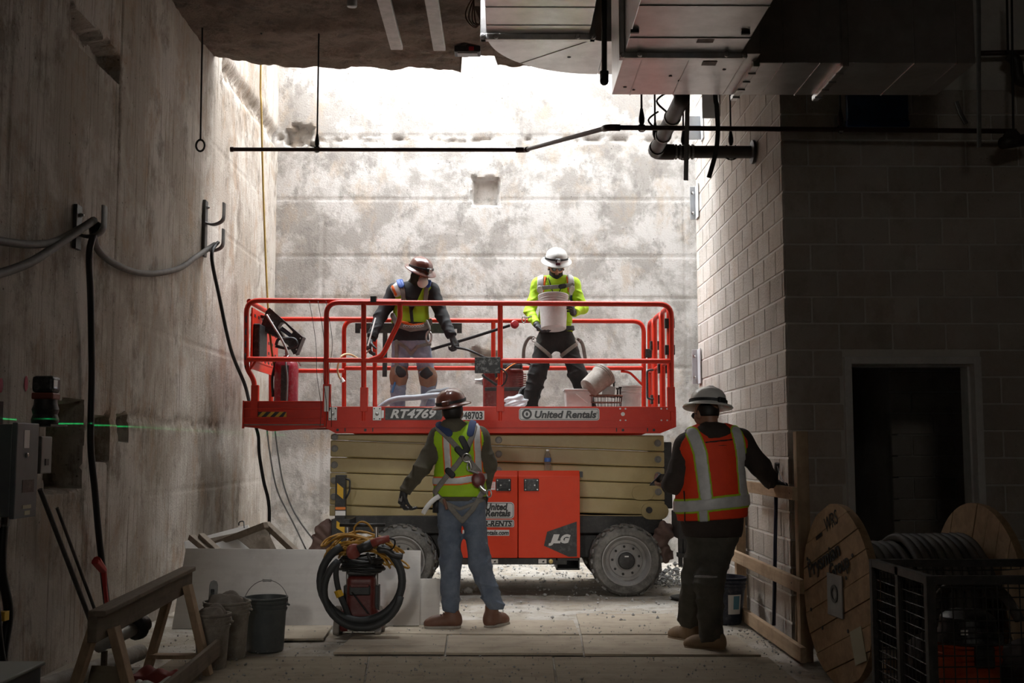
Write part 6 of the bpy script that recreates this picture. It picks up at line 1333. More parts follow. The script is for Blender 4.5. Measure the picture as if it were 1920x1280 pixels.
# black notched bar hung on the far rail
tr_ = thing('notched_bar', P(765, 625, 13.06), 'black steel bar with notched ends hung on the far platform rail', 'bar'); a_, b_ = P(666, 624, 13.06), P(866, 606, 13.06); z0, z1 = a_.z, b_.z; xs = [a_.x, a_.x + .06, a_.x + .06, a_.x + .085, a_.x + .085, b_.x - .11, b_.x - .11, b_.x - .08, b_.x - .08, b_.x]; 
MB().prism([(a_.x, z0), (a_.x + .055, z0), (a_.x + .055, z0 + .05), (a_.x + .085, z0 + .05), (a_.x + .085, z0), (b_.x - .085, z0), (b_.x - .085, z0 + .05), (b_.x - .055, z0 + .05), (b_.x - .055, z0), (b_.x, z0), (b_.x, z1), (a_.x, z1)], (0, 13.1, 0), UXv, UZv, .05).build('bar', M_blk, tr_)
MB().bb(P(722, 620, 13.06).x - .025, P(722, 620, 13.06).x + .025, 13.05, 13.1, P(722, 706, 13.06).z, z0).build('leg', M_blk, tr_)
# red wet vacuum on the deck
rv = thing('wet_vacuum', P(945, 750, 12.9), 'red wet vacuum machine with black lid standing on the lift deck', 'vacuum'); x0, x1 = P(904, 740, 12.8).x, P(990, 740, 12.8).x; zt = P(945, 690, 12.8).z
sculpt('tub', lambda Q: bx(Q, ((x0 + x1) / 2 - .02, 12.9, (ZD + zt) / 2), ((x1 - x0) / 2 - .03, .2, (zt - ZD) / 2), .05), (x0 - .1, 12.6, ZD + .003), (x1 + .1, 13.15, zt + .1), .012, M_redm, rv)
MB().bb(x0 + .02, x1 - .06, 12.72, 13.08, zt - .03, zt + .06).build('lid', M_blk, rv, bevel=.03); 
for k in range(6): MB().bb(x1 - .17, x1 - .02, 12.695, 12.71, zt - .08 - k * .025, zt - .068 - k * .025).build('vent_slat', M_redm, rv)
MB().bb(x0 + .03, x1 - .03, 12.685, 12.705, zt - .26, zt - .22).build('front_band', M_blk, rv, bevel=.004); MB().lathe([(.04, 0), (.045, .02), (.03, .05), (.03, .1), (0, .1)], (x0 + .02, 12.85, P(885, 714, 12.8).z), (-1, 0, 0), 14).build('inlet', M_steel, rv, smooth=True, autosm=30)
MB().bar(P(992, 745, 12.75), P(996, 682, 12.75), .03, .025).build('handle_tube', M_steel, rv); MB().tube(spl([P(948, 690, 12.72), P(962, 682, 12.7), P(985, 680, 12.72), P(996, 684, 12.75)], 5), .012, 7).build('handle', M_plas, rv, smooth=True)
MB().lathe([(.10, -.02), (.115, -.01), (.115, .02), (.1, .03), (.06, .02), (0, .02)], P(990, 752, 12.66) + V((0, 0, .06)), (.35, -1, .1), 24).build('rear_wheel', M_plas, rv, smooth=True, autosm=35); ring(rv, P(990, 752, 12.66) + V((.0, -.012, .06)), (.35, -1, .1), .105, .009, M_rim, 'wheel_trim')
cord('orange_cord', [P(930, 712, 11.7), P(945, 696, 11.7), P(960, 684, 12.0), P(975, 678, 12.3)], .006, mat('orange_cord', (.6, .16, .02), rough=.5), 'thin orange cord arching over the red vacuum', 'cord')
pp = MB().bb(LX(890), LX(938), D0 - .05, D0 - .02, LZ(700), LZ(670)).build('rail_plate', mat('speckled_black', (.012, .012, .012), (.02, .02, .02), rough=.5, scale=10, dust=(.6, .6, .58), damt=.5), lift, bevel=.004); MB().tube(rnd_path([LP(905, 702, D0 - .03), LP(908, 706, D0 - .04), LP(932, 722, D0 - .04)], .02), .014, 7).build('plate_handle', M_blk, lift); MB().tube(spl([LP(938, 690, D0 - .03), LP(950, 700, D0 - .03), LP(948, 715, D0 - .03), LP(940, 724, D0 - .03)], 5), .008, 6).build('plate_lead', M_blk, lift)
# clear plastic bag
pbm = mat('clear_film', (.72, .75, .78), rough=.18, alpha=.45); c = P(964, 748, 12.0); c.z = ZD + .13
sculpt('plastic_bag', lambda Q: sun(.05, el(Q, c, (.11, .09, .13)), el(Q, c + V((.02, 0, .10)), (.12, .06, .07))) + .018 * np.sin(38 * Q[:, 0] + 5 * np.sin(21 * Q[:, 2])) * np.sin(33 * Q[:, 2] + 9 * Q[:, 0]), *bounds([c], .24), .010, pbm, None)
tag(bpy.data.objects['plastic_bag'], 'crumpled clear plastic bag on the lift deck by the red vacuum', 'bag')
# tubs and pails at the entry end
tb_ = thing('plastic_tub', P(1085, 755, 12.1), 'white rectangular plastic tub on the lift deck', 'tub'); a_, b_ = P(1060, 760, 11.78), P(1112, 730, 11.78)
MB().prism([(a_.x + .02, ZD + .003), (b_.x - .02, ZD + .003), (b_.x, b_.z), (a_.x, b_.z)], (0, 12.08, 0), UXv, UZv, .3).build('tub', M_wplas, tb_, bevel=.02); MB().bb(a_.x - .012, b_.x + .012, 11.768, 12.092, b_.z - .012, b_.z + .006).build('rim', M_wplas, tb_, bevel=.005)
MB().tube([P(1080, 738, 11.76), P(1102, 756, 11.76)], .004, 5).build('handle_wire', M_wht, tb_)
bucket('bucket', (P(1183, 760, 12.3).x, 12.3, ZD + .002), P(1183, 724, 12.3).z - ZD, .11, M_wplas, 'clean white bucket standing at the gate end of the lift deck', r0=.85, ribs=3)
bk = thing('mesh_basket', P(1134, 758, 11.85), 'dark wire basket of hand tools on the lift deck', 'basket'); c = V((P(1134, 758, 11.85).x, 11.85, ZD + .003)); hb = P(1134, 742, 11.85).z - c.z
for k in range(5): MB().tube([c + V(((.15 + .03 * k / 4) * math.cos(t), .13 * math.sin(t), hb * k / 4)) for t in [2 * PI * j / 24 for j in range(24)]], .005 if k < 4 else .010, 5, closed=True).build('hoop', M_boot, bk)
ws = MB()
for j in range(30): t = 2 * PI * j / 30; ws.tube([c + V((.15 * math.cos(t), .13 * math.sin(t), 0)), c + V((.18 * math.cos(t), .13 * math.sin(t), hb))], .003, 4)
ws.build('wires', M_iron, bk); MB().lathe([(0, .0), (.14, 0), (.15, .004), (.14, .02), (0, .02)], c, n=20).build('base', M_iron, bk)
MB().box(P(1141, 734, 11.85), (.13, .006, .12), Matrix.Rotation(R(8), 3, 'Y')).build('steel_plate', M_strapg, bk)
for px, ph_ in ((1151, 716), (1158, 728), (1163, 726)): MB().tube([P(px, 746, 11.88), P(px, ph_, 11.88)], .010, 7).build('tool_handle', M_plas, bk); MB().cyl(P(px, ph_ + 2, 11.88), P(px, ph_ - 1, 11.88), .018, 8).build('tool_knob', M_plas, bk)
bucket('bucket', P(1103, 738, 11.75) + V((.0, 0, .05)), .27, .12, M_dirty, 'dusty pale bucket tipped on its side over the wire basket', (.62, .35, .55), .9, None, None)
bpy.data.objects[[o.name for o in bpy.data.objects if o.name.startswith('bucket')][-1]].name
# water bottle on the cabinet
wb2 = thing('water_bottle', (LX(1027, 11.56), 11.58, cz1), 'clear plastic water bottle with blue label standing on the red cabinet', 'bottle'); c = V((LX(1027, 11.56), 11.6, cz1 + .002)); M_pet = mat('clear_pet', (.85, .88, .88), rough=.08, trans=.9, alpha=.6)
MB().lathe([(0, 0), (.03, 0), (.033, .01), (.033, .05), (.031, .055), (.033, .06), (.033, .13), (.028, .155), (.013, .185), (.013, .195)], c, n=18).build('bottle', M_pet, wb2, smooth=True, autosm=40); MB().lathe([(.0335, .085), (.034, .087), (.034, .122), (.0335, .124)], c, n=18).build('label', mat('bottle_blue', (.05, .12, .35), rough=.4), wb2, smooth=True); MB().lathe([(.015, .192), (.015, .207), (0, .208)], c, n=12).build('cap', M_wht, wb2)
# dusty rags hung on the outriggers
for (px, py, d, lab, sx_) in ((612, 1012, 11.42, 'dusty brown cloth slung over the outrigger beside the striped post', .13), (1243, 1015, 11.62, 'dusty brown cloth hanging behind the right wheel of the lift', .09)):
    c = P(px, py, d); o = sculpt('work_rag', lambda Q: sun(.05, el(Q, c + V((.02, 0, .1)), (sx_, .07, .1)), el(Q, c + V((-.03, 0, -.05)), (sx_ * .9, .06, .16)), el(Q, c + V((-.09 if px < 900 else .03, .02, -.14)), (sx_ * .8, .06, .07))) + folds(Q, .014, 42, 3) + .010 * np.sin(60 * Q[:, 0] + 4 * np.sin(20 * Q[:, 2])), *bounds([c], .36), .012, mat('rag_brown', (.14, .085, .07), (.19, .125, .105), rough=.9, scale=9), None); tag(o, lab, 'cloth')

# ================================================================== floor sheets
M_ply = wood('plywood_dusty', (.38, .32, .245), (.47, .405, .315), 0, .85, 5, .12, (.26, .21, .16)); M_ply2 = wood('plywood_shaded', (.28, .235, .175), (.34, .29, .215), 0, .85, 5, .12, (.17, .14, .10))  # second plywood is a darker copy, shade of the near zone in its colour
def sheet(poly, th, z0, lab, m=M_ply, nm='plywood_sheet', grp='plywood sheets laid on the floor'):
    p = [HZ(x, y, z0 + th) for x, y in poly]; o = MB().prism([(q.x, q.y) for q in p], (0, 0, z0), (1, 0, 0), (0, 1, 0), th).build(nm, m, None, bevel=.003); return tag(o, lab, 'plywood', grp)
sheet([(625, 1222), (833, 1222), (838, 1189), (668, 1187)], .018, .008, 'dusty plywood strip on the floor in front of the black hose vacuum')
sheet([(836, 1223), (1093, 1224), (1087, 1191), (841, 1190)], .018, .008, 'dusty plywood strip on the floor in front of the jeans worker boots')
sheet([(1096, 1225), (1427, 1227), (1378, 1190), (1091, 1190)], .018, .008, 'dusty plywood strip on the floor beneath the orange vest worker')
sheet([(480, 1197), (607, 1196), (626, 1167), (505, 1166)], .018, .008, 'short plywood piece on the floor between grey bucket and hose vacuum')
sheet([(700, 1187), (1086, 1188), (1075, 1162), (752, 1162)], .012, .004, 'pale dusty plywood under the boots of the jeans worker')
sheet([(1090, 1187.5), (1300, 1188), (1262, 1150), (1080, 1150)], .010, .004, 'pale dusty plywood sheet before the lift wheel')
sheet([(180, 1330), (672, 1330), (690, 1230), (330, 1230)], .012, .004, 'plywood sheet below the buckets, near shade in its colour', M_ply2); sheet([(676, 1330), (1048, 1330), (1035, 1230), (694, 1230)], .012, .004, 'plywood sheet with a joint on either side, near shade in its colour', M_ply2); sheet([(1052, 1330), (1560, 1330), (1440, 1231), (1039, 1231)], .012, .004, 'plywood sheet before the cable drum, near shade in its colour', M_ply2)

# ---- gravel and crumbs
def stones(name, n, fx, fy, r0, r1, m, seed, zf=lambda x, y: .0):
    g = np.random.default_rng(seed); random.seed(seed); Vs, Fs = [], []; base = np.array([(1, 0, 0), (-1, 0, 0), (0, 1, 0), (0, -1, 0), (0, 0, 1), (0, 0, -1)], float); of = [(0, 2, 4), (2, 1, 4), (1, 3, 4), (3, 0, 4), (2, 0, 5), (1, 2, 5), (3, 1, 5), (0, 3, 5)]
    for i in range(n):
        x, y = fx(g), fy(g); r = r0 * (r1 / r0) ** (g.random() ** 2.2); q = base * r * g.uniform(.6, 1.2, (6, 1)); a = g.random() * 6.3; ca, sa = math.cos(a), math.sin(a); q = q @ np.array([[ca, sa, 0], [-sa, ca, 0], [0, 0, .8]]); Vs.append(q + np.array([x, y, zf(x, y) + r * .35])); Fs += [tuple(6 * i + k for k in f_) for f_ in of]
    return mkobj(name, np.concatenate(Vs), Fs, m)
M_gr = mat('gravel', (.42, .41, .39), (.30, .29, .275), rough=.95, scale=40)
o = stones('gravel', 2600, lambda g: g.uniform(-2.7, 2.0), lambda g: 9.5 + 5.1 * g.random() ** .6, .004, .022, M_gr, 3, lambda x, y: .012); tag(o, 'loose grey gravel and crumbs scattered around the lift', 'gravel', kind='stuff')
o = stones('gravel', 1500, lambda g: g.uniform(-2.5, 2.0), lambda g: g.uniform(7.0, 9.5), .003, .012, M_gr, 4, lambda x, y: .022); tag(o, 'fine crumbs of dirt lying on the near plywood', 'dirt', kind='stuff')
o = stones('rubble', 420, lambda g: min(2.05, 1.7 + .22 * g.standard_normal()), lambda g: 12.2 + .7 * g.random(), .012, .05, mat('rubble', (.50, .50, .49), (.36, .355, .34), rough=.95, scale=30), 5, lambda x, y: .22 * max(0, 1 - abs(x - 1.95) / .55) * random.random()); tag(o, 'pale broken rubble heaped behind the right wheel of the lift', 'rubble', kind='stuff')
o = stones('rubble', 500, lambda g: g.uniform(-2.6, 1.6), lambda g: 13.5 + .9 * g.random(), .008, .035, MATS['rubble'], 6, lambda x, y: .08 * random.random()); tag(o, 'pale rubble strip along the foot of the back wall', 'rubble', kind='stuff')
o = stones('rubble', 90, lambda g: min(2.1, 1.98 + .08 * g.standard_normal()), lambda g: g.uniform(8.3, 9.6), .006, .022, M_gr, 8, lambda x, y: .01); tag(o, 'crumbs of mortar along the foot of the block wall', 'rubble', kind='stuff')
for px, py, r_ in ((878, 1112, .04), (1022, 1117, .016), (1100, 1116, .012)):
    c = HZ(px, py, .0); o = sculpt('stone', lambda Q: el(Q, c + V((0, 0, r_ * .75)), (r_, r_ * .8, r_ * .8)) + .25 * r_ * np.sin(70 * Q[:, 0] + 2) * np.sin(60 * Q[:, 2]), *bounds([c + V((0, 0, r_ * .7))], r_ * 1.6), r_ / 6, M_gr, None); tag(o, {.04: 'pale fist sized stone lying under the lift', .016: 'small grey stone before the red cabinet', .012: 'tiny grey stone beside the lift wheel'}[r_], 'stone')

# ================================================================== left foreground
M_wb = wood('white_board', (.70, .67, .63), (.78, .75, .71), 0, .7, 7, .08, (.58, .54, .5)); M_pine = wood('pine', (.44, .31, .20), (.56, .41, .27), 0, .7, 9, .25); M_pineY = wood('pine_y', (.44, .31, .20), (.56, .41, .27), 1, .7, 9, .25); M_pineZ = wood('pine_z', (.40, .285, .185), (.52, .38, .25), 2, .7, 9, .25); M_oldw = wood('old_timber', (.17, .135, .10), (.24, .195, .15), 1, .8, 9, .3)
def lean(poly, th, d, lab, m, nm='leaning_board', tilt=.10, zb_=.0):
    """board drawn in the plane of depth d and tipped back by tilt metres per metre"""
    pts = [P(x, y, d) for x, y in poly]; z0 = min(p.z for p in pts); F1 = [V((p.x, d + (p.z - z0) * tilt, p.z - z0 + zb_ + .0)) for p in pts]; B1 = [p + V((0, th, -th * tilt)) for p in F1]; n = len(F1); mb = MB(); mb.add(F1 + B1, [tuple(range(n)), tuple(reversed(range(n, 2 * n)))] + [(k, n + k, n + (k + 1) % n, (k + 1) % n) for k in range(n)]); o = mb.build(nm, m, None, bevel=.002); return tag(o, lab, 'board') if lab else o
lean([(322, 1172), (786, 1166), (785, 1030), (332, 1026)], .018, 9.5, 'long white painted board leaning on edge behind the buckets and vacuum', M_wb, tilt=.42)
lean([(700, 1163), (824, 1160), (823, 1076), (700, 1076)], .018, 9.58, 'lower white board showing beside the jeans worker leg, behind the long one', M_wb, tilt=.42)
# stack of old form panels behind the white board
pf = thing('form_panel', P(440, 1040, 10.2), 'wooden form panels tipped against the left wall behind the white board', 'panel')
def quadbox(pts, th, m, nm, par, **k): a = [Vector(p) for p in pts]; n_ = (a[1] - a[0]).cross(a[2] - a[0]).normalized() * -th; return MB().add(a + [p + n_ for p in a], [(0, 1, 2, 3), (7, 6, 5, 4), (0, 4, 5, 1), (1, 5, 6, 2), (2, 6, 7, 3), (3, 7, 4, 0)]).build(nm, m, par, bevel=.004)
quadbox([P(365, 1150, 10.0), P(470, 1150, 10.0), P(466, 983, 10.4), P(345, 1015, 10.4)], .06, M_wb, 'white_panel', pf)
quadbox([P(404, 1150, 9.95), P(575, 1150, 9.95), P(498, 986, 10.35), P(378, 1012, 10.35)], .05, M_oldw, 'brown_panel', pf)
for a_, b_ in (((360, 1012), (420, 1062)), ((378, 1010), (432, 1060)), ((408, 1025), (500, 990)), ((500, 988), (560, 1045))): MB().bar(P(a_[0], a_[1], 10.28) + V((0, -.03, .03)), P(b_[0], b_[1], 10.02) + V((0, -.03, .03)), .06, .05).build('batten', M_oldw, pf, bevel=.004)
for px, py in ((375, 1010), (448, 985), (420, 1021)): MB().tube(rnd_path([P(px, py, 10.3), P(px, py - 7, 10.3), P(px + 9, py - 9, 10.3), P(px + 10, py + 4, 10.25)], .02), .006, 5).build('form_clip', M_blk, pf)
quadbox([P(398, 1020, 10.18), P(425, 1045, 10.07), P(470, 1030, 10.07), P(440, 1006, 10.18)], .004, M_wht, 'paper', pf)
# buckets
bucket('bucket', HZ(489, 1226, .0) + V((0, .14, .0)), .385, .15, M_gbuck, 'empty dark grey bucket with raised wire handle beside the white board', (0, 0, 1), .88, 80, M_wplas)
c2 = HZ(414, 1243, .0) + V((0, .14, 0)); g2, _ = bucket('bucket', c2, .40, .155, M_dirty, 'large mud splashed bucket of scraps behind the smaller white bucket', r0=.84, bail=25)
c3 = HZ(388, 1262, .0) + V((0, .11, 0)); g3, _ = bucket('bucket', c3, .37, .115, M_dirty, 'narrow white mud splashed bucket behind the trestle leg', r0=.82, bail=15)
for c_, rr_, hh, lab in ((c2, .12, .38, 'crumpled rag and paper scraps stuffed in the large dirty bucket'), (c3, .085, .345, 'torn plastic scraps filling the narrow white bucket')):
    o = sculpt('scrap_bundle', lambda Q: el(Q, c_ + V((0, 0, hh)), (rr_, rr_, .07)) + .025 * np.sin(38 * Q[:, 0] + 3 * np.sin(30 * Q[:, 1])) * np.sin(42 * Q[:, 1] + 2), *bounds([c_ + V((0, 0, hh))], rr_ * 1.5), .010, mat('scrap_cloth', (.26, .23, .20), (.36, .33, .30), rough=.9, scale=12), None); tag(o, lab, 'scraps')
tw = thing('trowel', c2 + V((-.09, .04, .3)), 'grey hand float with rounded end sticking out of the dirty bucket', 'trowel'); MB().prism([(-.03, -.02), (.03, -.02), (.03, .16), (.022, .185), (0, .195), (-.022, .185), (-.03, .16)], c2 + V((-.11, .04, .34)), (1, 0, 0), (0, .15, 1), .012).build('blade', M_strapg, tw, bevel=.004); MB().prism([(-.012, .03), (.012, .03), (.012, .13), (-.012, .13)], c2 + V((-.11, .02, .345)), (1, 0, 0), (0, .15, 1), .02).build('grip', M_plas, tw, bevel=.004)
# trestle
ts = thing('sawhorse', (-2.1, 6.9, 0), 'rough timber trestle with splayed legs beside the dirty buckets', 'sawhorse'); a_, b_ = P(172, 1188, 5.98), P(354, 1087, 7.72)
MB().bar(a_ + V((0, 0, .02)), b_, .05, .135).build('beam', M_oldw, ts, bevel=.006); MB().bar(a_ + V((.02, 0, .1)), b_ + V((0, 0, .075)), .09, .03).build('cap_board', M_oldw, ts, bevel=.006)
for y_, t0 in ((6.28, .1), (7.55, .88)):
    tp_ = a_ + (b_ - a_) * t0
    for sg_ in (1, -1): MB().bar(tp_ + V((.05 * sg_, 0, .0)), V((tp_.x + .20 * sg_, tp_.y + .0, .012)), .045, .09, (0, 1, 0)).build('leg', M_pineZ, ts, bevel=.004)
    MB().bar(V((tp_.x - .17, tp_.y - .04, .14)), V((tp_.x + .17, tp_.y - .04, .14)), .025, .09, (0, 1, 0)).build('leg_brace', M_pineZ, ts, bevel=.003)
MB().bar(V((a_.x + .27, 6.2, .13)), V((b_.x + .23, 7.62, .17)), .03, .11).build('side_rail', M_oldw, ts, bevel=.004)
# pipes, tubes, scrap and box near the trestle
dp_ = thing('drain_tube', (-2.55, 6.9, 0), 'dirty white plastic pipe with black flanged end lying by the left wall', 'pipe'); MB().tube([V((-2.72, 6.2, .09)), V((-2.45, 7.9, .09))], .055, 14).build('pipe', M_dirty, dp_, smooth=True, autosm=40); MB().lathe([(.055, 0), (.086, 0), (.086, .03), (.065, .05), (.065, .1)], (-2.73, 6.14, .09), (.16, 1, 0), 18).build('flange', M_blk, dp_, smooth=True, autosm=35)
dp_ = thing('paint_roller_tube', (-2.3, 7.2, .2), 'white tube with black rubber end propped under the trestle', 'tube'); MB().tube([V((-2.42, 7.0, .28)), V((-2.3, 7.35, .34))], .04, 12).build('tube', M_wplas, dp_, smooth=True); MB().lathe([(.05, 0), (.075, .01), (.08, .05), (.055, .08), (.05, .12)], (-2.31, 7.3, .335), (.32, .9, .15), 16).build('rubber_end', M_blk, dp_, smooth=True); MB().tube([V((-2.4, 7.05, .0)), V((-2.4, 7.05, .245))], .02, 8).build('prop', M_oldw, dp_)
lean([(150, 1300), (240, 1300), (235, 1212), (165, 1210)], .018, 6.45, 'small plywood offcut leaning on the trestle leg', M_ply2, 'plywood_offcut', .25)
bx_ = thing('metal_box', P(35, 1300, 5.75), 'pale topped metal box on the floor against the left wall', 'box'); a_ = P(78, 1240, 6.1); MB().bb(XL + .05, a_.x, 5.2, 6.1, .0, a_.z - .02).build('body', M_ebox, bx_, bevel=.008); MB().bb(XL + .04, a_.x + .015, 5.19, 6.12, a_.z - .02, a_.z).build('lid', mat('pale_lid', (.36, .37, .34), rough=.6), bx_, bevel=.006)
for k, (x, y, m_, lab) in enumerate(((-2.0, 6.75, M_wplas, 'white scrap of packaging on the floor under the trestle'), (-2.2, 6.55, mat('blue_scrap', (.05, .1, .2), rough=.6), 'blue scrap of packaging on the floor under the trestle'), (-2.12, 7.1, mat('red_scrap', (.3, .05, .04), rough=.6), 'red scrap of packaging on the floor under the trestle'))):
    c = V((x, y, .06)); o = sculpt('packaging_scrap', lambda Q: bx(Q, c, (.11, .09, .05), .01) + .03 * np.sin(30 * Q[:, 0] + 2 * k) * np.sin(26 * Q[:, 1]), *bounds([c], .2), .012, m_, None); tag(o, lab, 'scrap')

# ================================================================== hose vacuum with cord coil and grinder
vc = thing('hose_vacuum', HZ(685, 1186, 0), 'dark red wet vacuum with trolley handle and a big coiled black hose', 'vacuum'); dV = 9.15; M_vred = mat('vacuum_red', (.13, .016, .012), (.10, .012, .009), rough=.45, scale=9, dust=(.3, .2, .17), damt=.25); M_vhose = mat('vacuum_hose_black', (.03, .032, .033), (.045, .047, .047), rough=.6, scale=9)
def VP(px, py, dd=0): return P(px, py, dV + dd)
x0, x1 = VP(655, 1100).x, VP(703, 1100).x; z0, z1 = .03, VP(680, 1072).z
sculpt('body', lambda Q: smin(bx(Q, ((x0 + x1) / 2, dV + .02, (z0 + z1) / 2 + .04), ((x1 - x0) / 2 + .01, .14, (z1 - z0) / 2 - .06), .04), bx(Q, ((x0 + x1) / 2, dV + .06, .12), (.17, .15, .08), .03), .05), (x0 - .15, dV - .3, .012), (x1 + .15, dV + .4, z1 + .1), .010, M_vred, vc)
MB().bb(x0 - .01, x1 + .01, dV - .135, dV + .17, z1 - .02, z1 + .10).build('motor_head', M_blk, vc, bevel=.03)
for k in range(4): MB().bb(x0 + .01, x1 - .01, dV - .146, dV - .13, z1 + .0 + k * .022, z1 + .010 + k * .022).build('vent_slat', M_plas, vc)
MB().bb(x0 + .02, x1 - .02, dV - .16, dV - .125, z1 - .16, z1 - .09).build('latch', M_blk, vc, bevel=.008); MB().bb(x0 + .03, x1 - .03, dV - .165, dV - .15, z1 - .10, z1 - .075).build('latch_band', M_vred, vc, bevel=.004)
for px in (652, 706): MB().cyl(VP(px, 1100), VP(px, 988), .014, 10).build('handle_tube', M_steel, vc); MB().bb(VP(px - 6, 1100).x, VP(px + 6, 1100).x, dV - .06, dV + .05, VP(px, 1148).z, VP(px, 1096).z).build('side_frame', M_blk, vc, bevel=.006)
MB().tube([VP(637, 984), VP(722, 984)], .014, 8).build('handle_bar', M_blk, vc, smooth=True)
for px in (640, 716):
    q = HZ(px, 1184, 0); MB().lathe([(.0, -.03), (.08, -.03), (.10, -.02), (.10, .02), (.08, .03), (0, .03)], (q.x, dV + .12, .101), (1, 0, 0), 22).build('wheel', M_dirty, vc, smooth=True, autosm=40)
    MB().bar(V((q.x, dV + .02, .22)), V((q.x, dV - .12, .03)), .05, .05).build('foot', M_dirty, vc, bevel=.012)
MB().bar(VP(655, 1182) + V((0, -.1, .02)), VP(710, 1182) + V((0, -.1, .02)), .012, .012).build('front_bar', M_steel, vc)
cx, cz, rr_ = VP(683, 1095).x, VP(683, 1093).z, .315
coil = [V((cx + (rr_ * 1.0) * math.sin(t), dV - .20 - .02 * t / 6, cz - .95 * rr_ * math.cos(t) + .04)) for t in [R(-150 + k * 10) for k in range(31)]]
MB().tube(coil, .031, 12).build('hose', M_vhose, vc, smooth=True)
coil2 = [V((cx + .02 + (rr_ * .93) * math.sin(t), dV - .27, cz - .02 - .9 * rr_ * math.cos(t))) for t in [R(-140 + k * 10) for k in range(23)]]
MB().tube(coil2, .028, 12).build('hose', M_vhose, vc, smooth=True)
MB().tube(spl([coil[-1], VP(712, 1030, -.25), VP(725, 1032, -.25), VP(738, 1040, -.25), VP(755, 1043, -.25)], 5), .024, 10).build('hose_cuff', M_blk, vc, smooth=True)
MB().tube(spl([coil2[0], VP(630, 1075, -.25), VP(636, 1110, -.22), VP(648, 1140, -.2), VP(662, 1175, -.15)], 6), .022, 9).build('hose_tail', M_vhose, vc, smooth=True); MB().tube([VP(633, 1106, -.22), VP(638, 1118, -.22)], .03, 10).build('tape_wrap', M_yel, vc)
for k in range(7):
    zc = VP(680, 1040 + 4 * k).z; MB().tube([V((VP(680, 1040).x + (.15 + .012 * (k % 3)) * math.cos(t), dV - .02 + (.14 + .01 * (k % 2)) * math.sin(t), zc - .015 + .01 * math.sin(2 * t + k))) for t in [2 * PI * j / 26 for j in range(26)]], .011, 6, closed=True).build('cord_wrap', M_cblk, vc, smooth=True)
MB().tube(spl([VP(660, 1110, -.17), VP(675, 1130, -.2), VP(690, 1150, -.2)], 5), .006, 5).build('cord_tail', M_cblk, vc)
# yellow cord heaped on top
yc_ = MB(); gq = np.random.default_rng(11); cc = VP(684, 1018); 
for k in range(13):
    ph = gq.random() * 6.3; rx, ry = gq.uniform(.20, .33), gq.uniform(.08, .17); ox, oz = gq.uniform(-.05, .05), gq.uniform(-.05, .07); tl_ = gq.uniform(-.35, .25)
    yc_.tube([cc + V((ox + rx * math.cos(t), ry * math.sin(t) + .02, oz + tl_ * rx * math.cos(t) * .6 - .10 * abs(math.cos(t)) ** 3 + .02 * math.sin(3 * t + ph))) for t in [2 * PI * j / 30 for j in range(30)]], .0085, 6, closed=True)
for pts in ([VP(640, 1005), VP(620, 1025, -.1), VP(608, 1046, -.1), VP(622, 1042, -.12), VP(640, 1030, -.1)], [VP(668, 1005, -.1), VP(664, 990, -.1), VP(676, 978, -.1), VP(690, 982, -.1), VP(700, 996, -.1)], [VP(740, 1020), VP(746, 1040), VP(738, 1056), VP(722, 1058), VP(716, 1050)]): yc_.tube(spl(pts, 6), .0085, 6)
o = yc_.build('extension_cord', mat('yellow_cord', (.48, .25, .03), (.36, .19, .035), rough=.6, scale=25), None, smooth=True); tag(o, 'tangled yellow extension cord heaped on the hose vacuum', 'cord')
gr_ = thing('angle_grinder', VP(690, 1025, -.2), 'dusty red angle grinder lying on the yellow cord', 'grinder'); dg = dV - .26
def GP(px, py, dd=0): return P(px, py, dg + dd)
M_grd = mat('grinder_red', (.26, .055, .04), (.2, .04, .03), rough=.5, scale=12, dust=(.35, .26, .24), damt=.4)
MB().tube([GP(695, 1020), GP(712, 1013), GP(730, 1009)], [.032, .03, .026], 12).build('motor_body', M_grd, gr_, smooth=True); MB().tube([GP(672, 1030), GP(697, 1019)], [.036, .038], 10).build('gear_head', M_blk, gr_, smooth=True); MB().lathe([(0, .012), (.055, .01), (.062, -.004), (.055, -.03), (0, -.03)], GP(664, 1034), (.5, -.75, -.2), 20).build('guard', M_grd, gr_, smooth=True); MB().tube([GP(688, 1036), GP(698, 1056)], [.013, .017], 10).build('side_handle', M_plas, gr_, smooth=True); MB().tube(spl([GP(730, 1009), GP(740, 1013), GP(738, 1026), GP(725, 1034)], 5), .007, 6).build('power_lead', M_cblk, gr_)
# ================================================================== wooden guard rail by the block wall
gd = thing('timber_guard_rail', (1.98, 8.9, 0), 'pale timber guard rail with three rails along the block wall', 'guard rail')
yp = 8.0; MB().bb(2.035, 2.12, yp, yp + .09, .0, 1.575).build('post', M_pineZ, gd, bevel=.004); MB().bb(2.035, 2.12, 10.15, 10.24, .0, 1.2).build('post', M_pineZ, gd, bevel=.004)
MB().bb(1.99, 2.03, 7.97, 9.65, 1.10, 1.19).build('rail', M_pineY, gd, bevel=.004); MB().bb(1.99, 2.03, 7.82, 10.35, .48, .575).build('rail', M_pineY, gd, bevel=.004); MB().bb(1.99, 2.03, 7.84, 10.3, .022, .125).build('toe_rail', M_pineY, gd, bevel=.004)
MB().bar((2.07, 8.2, .0), (2.06, 8.11, .42), .05, .02).build('wedge', M_pineZ, gd, bevel=.003)
for z in (1.145, .53): MB().cyl((1.988, yp + .045, z), (1.992, yp + .045, z), .006, 6).build('nail', M_blk, gd)
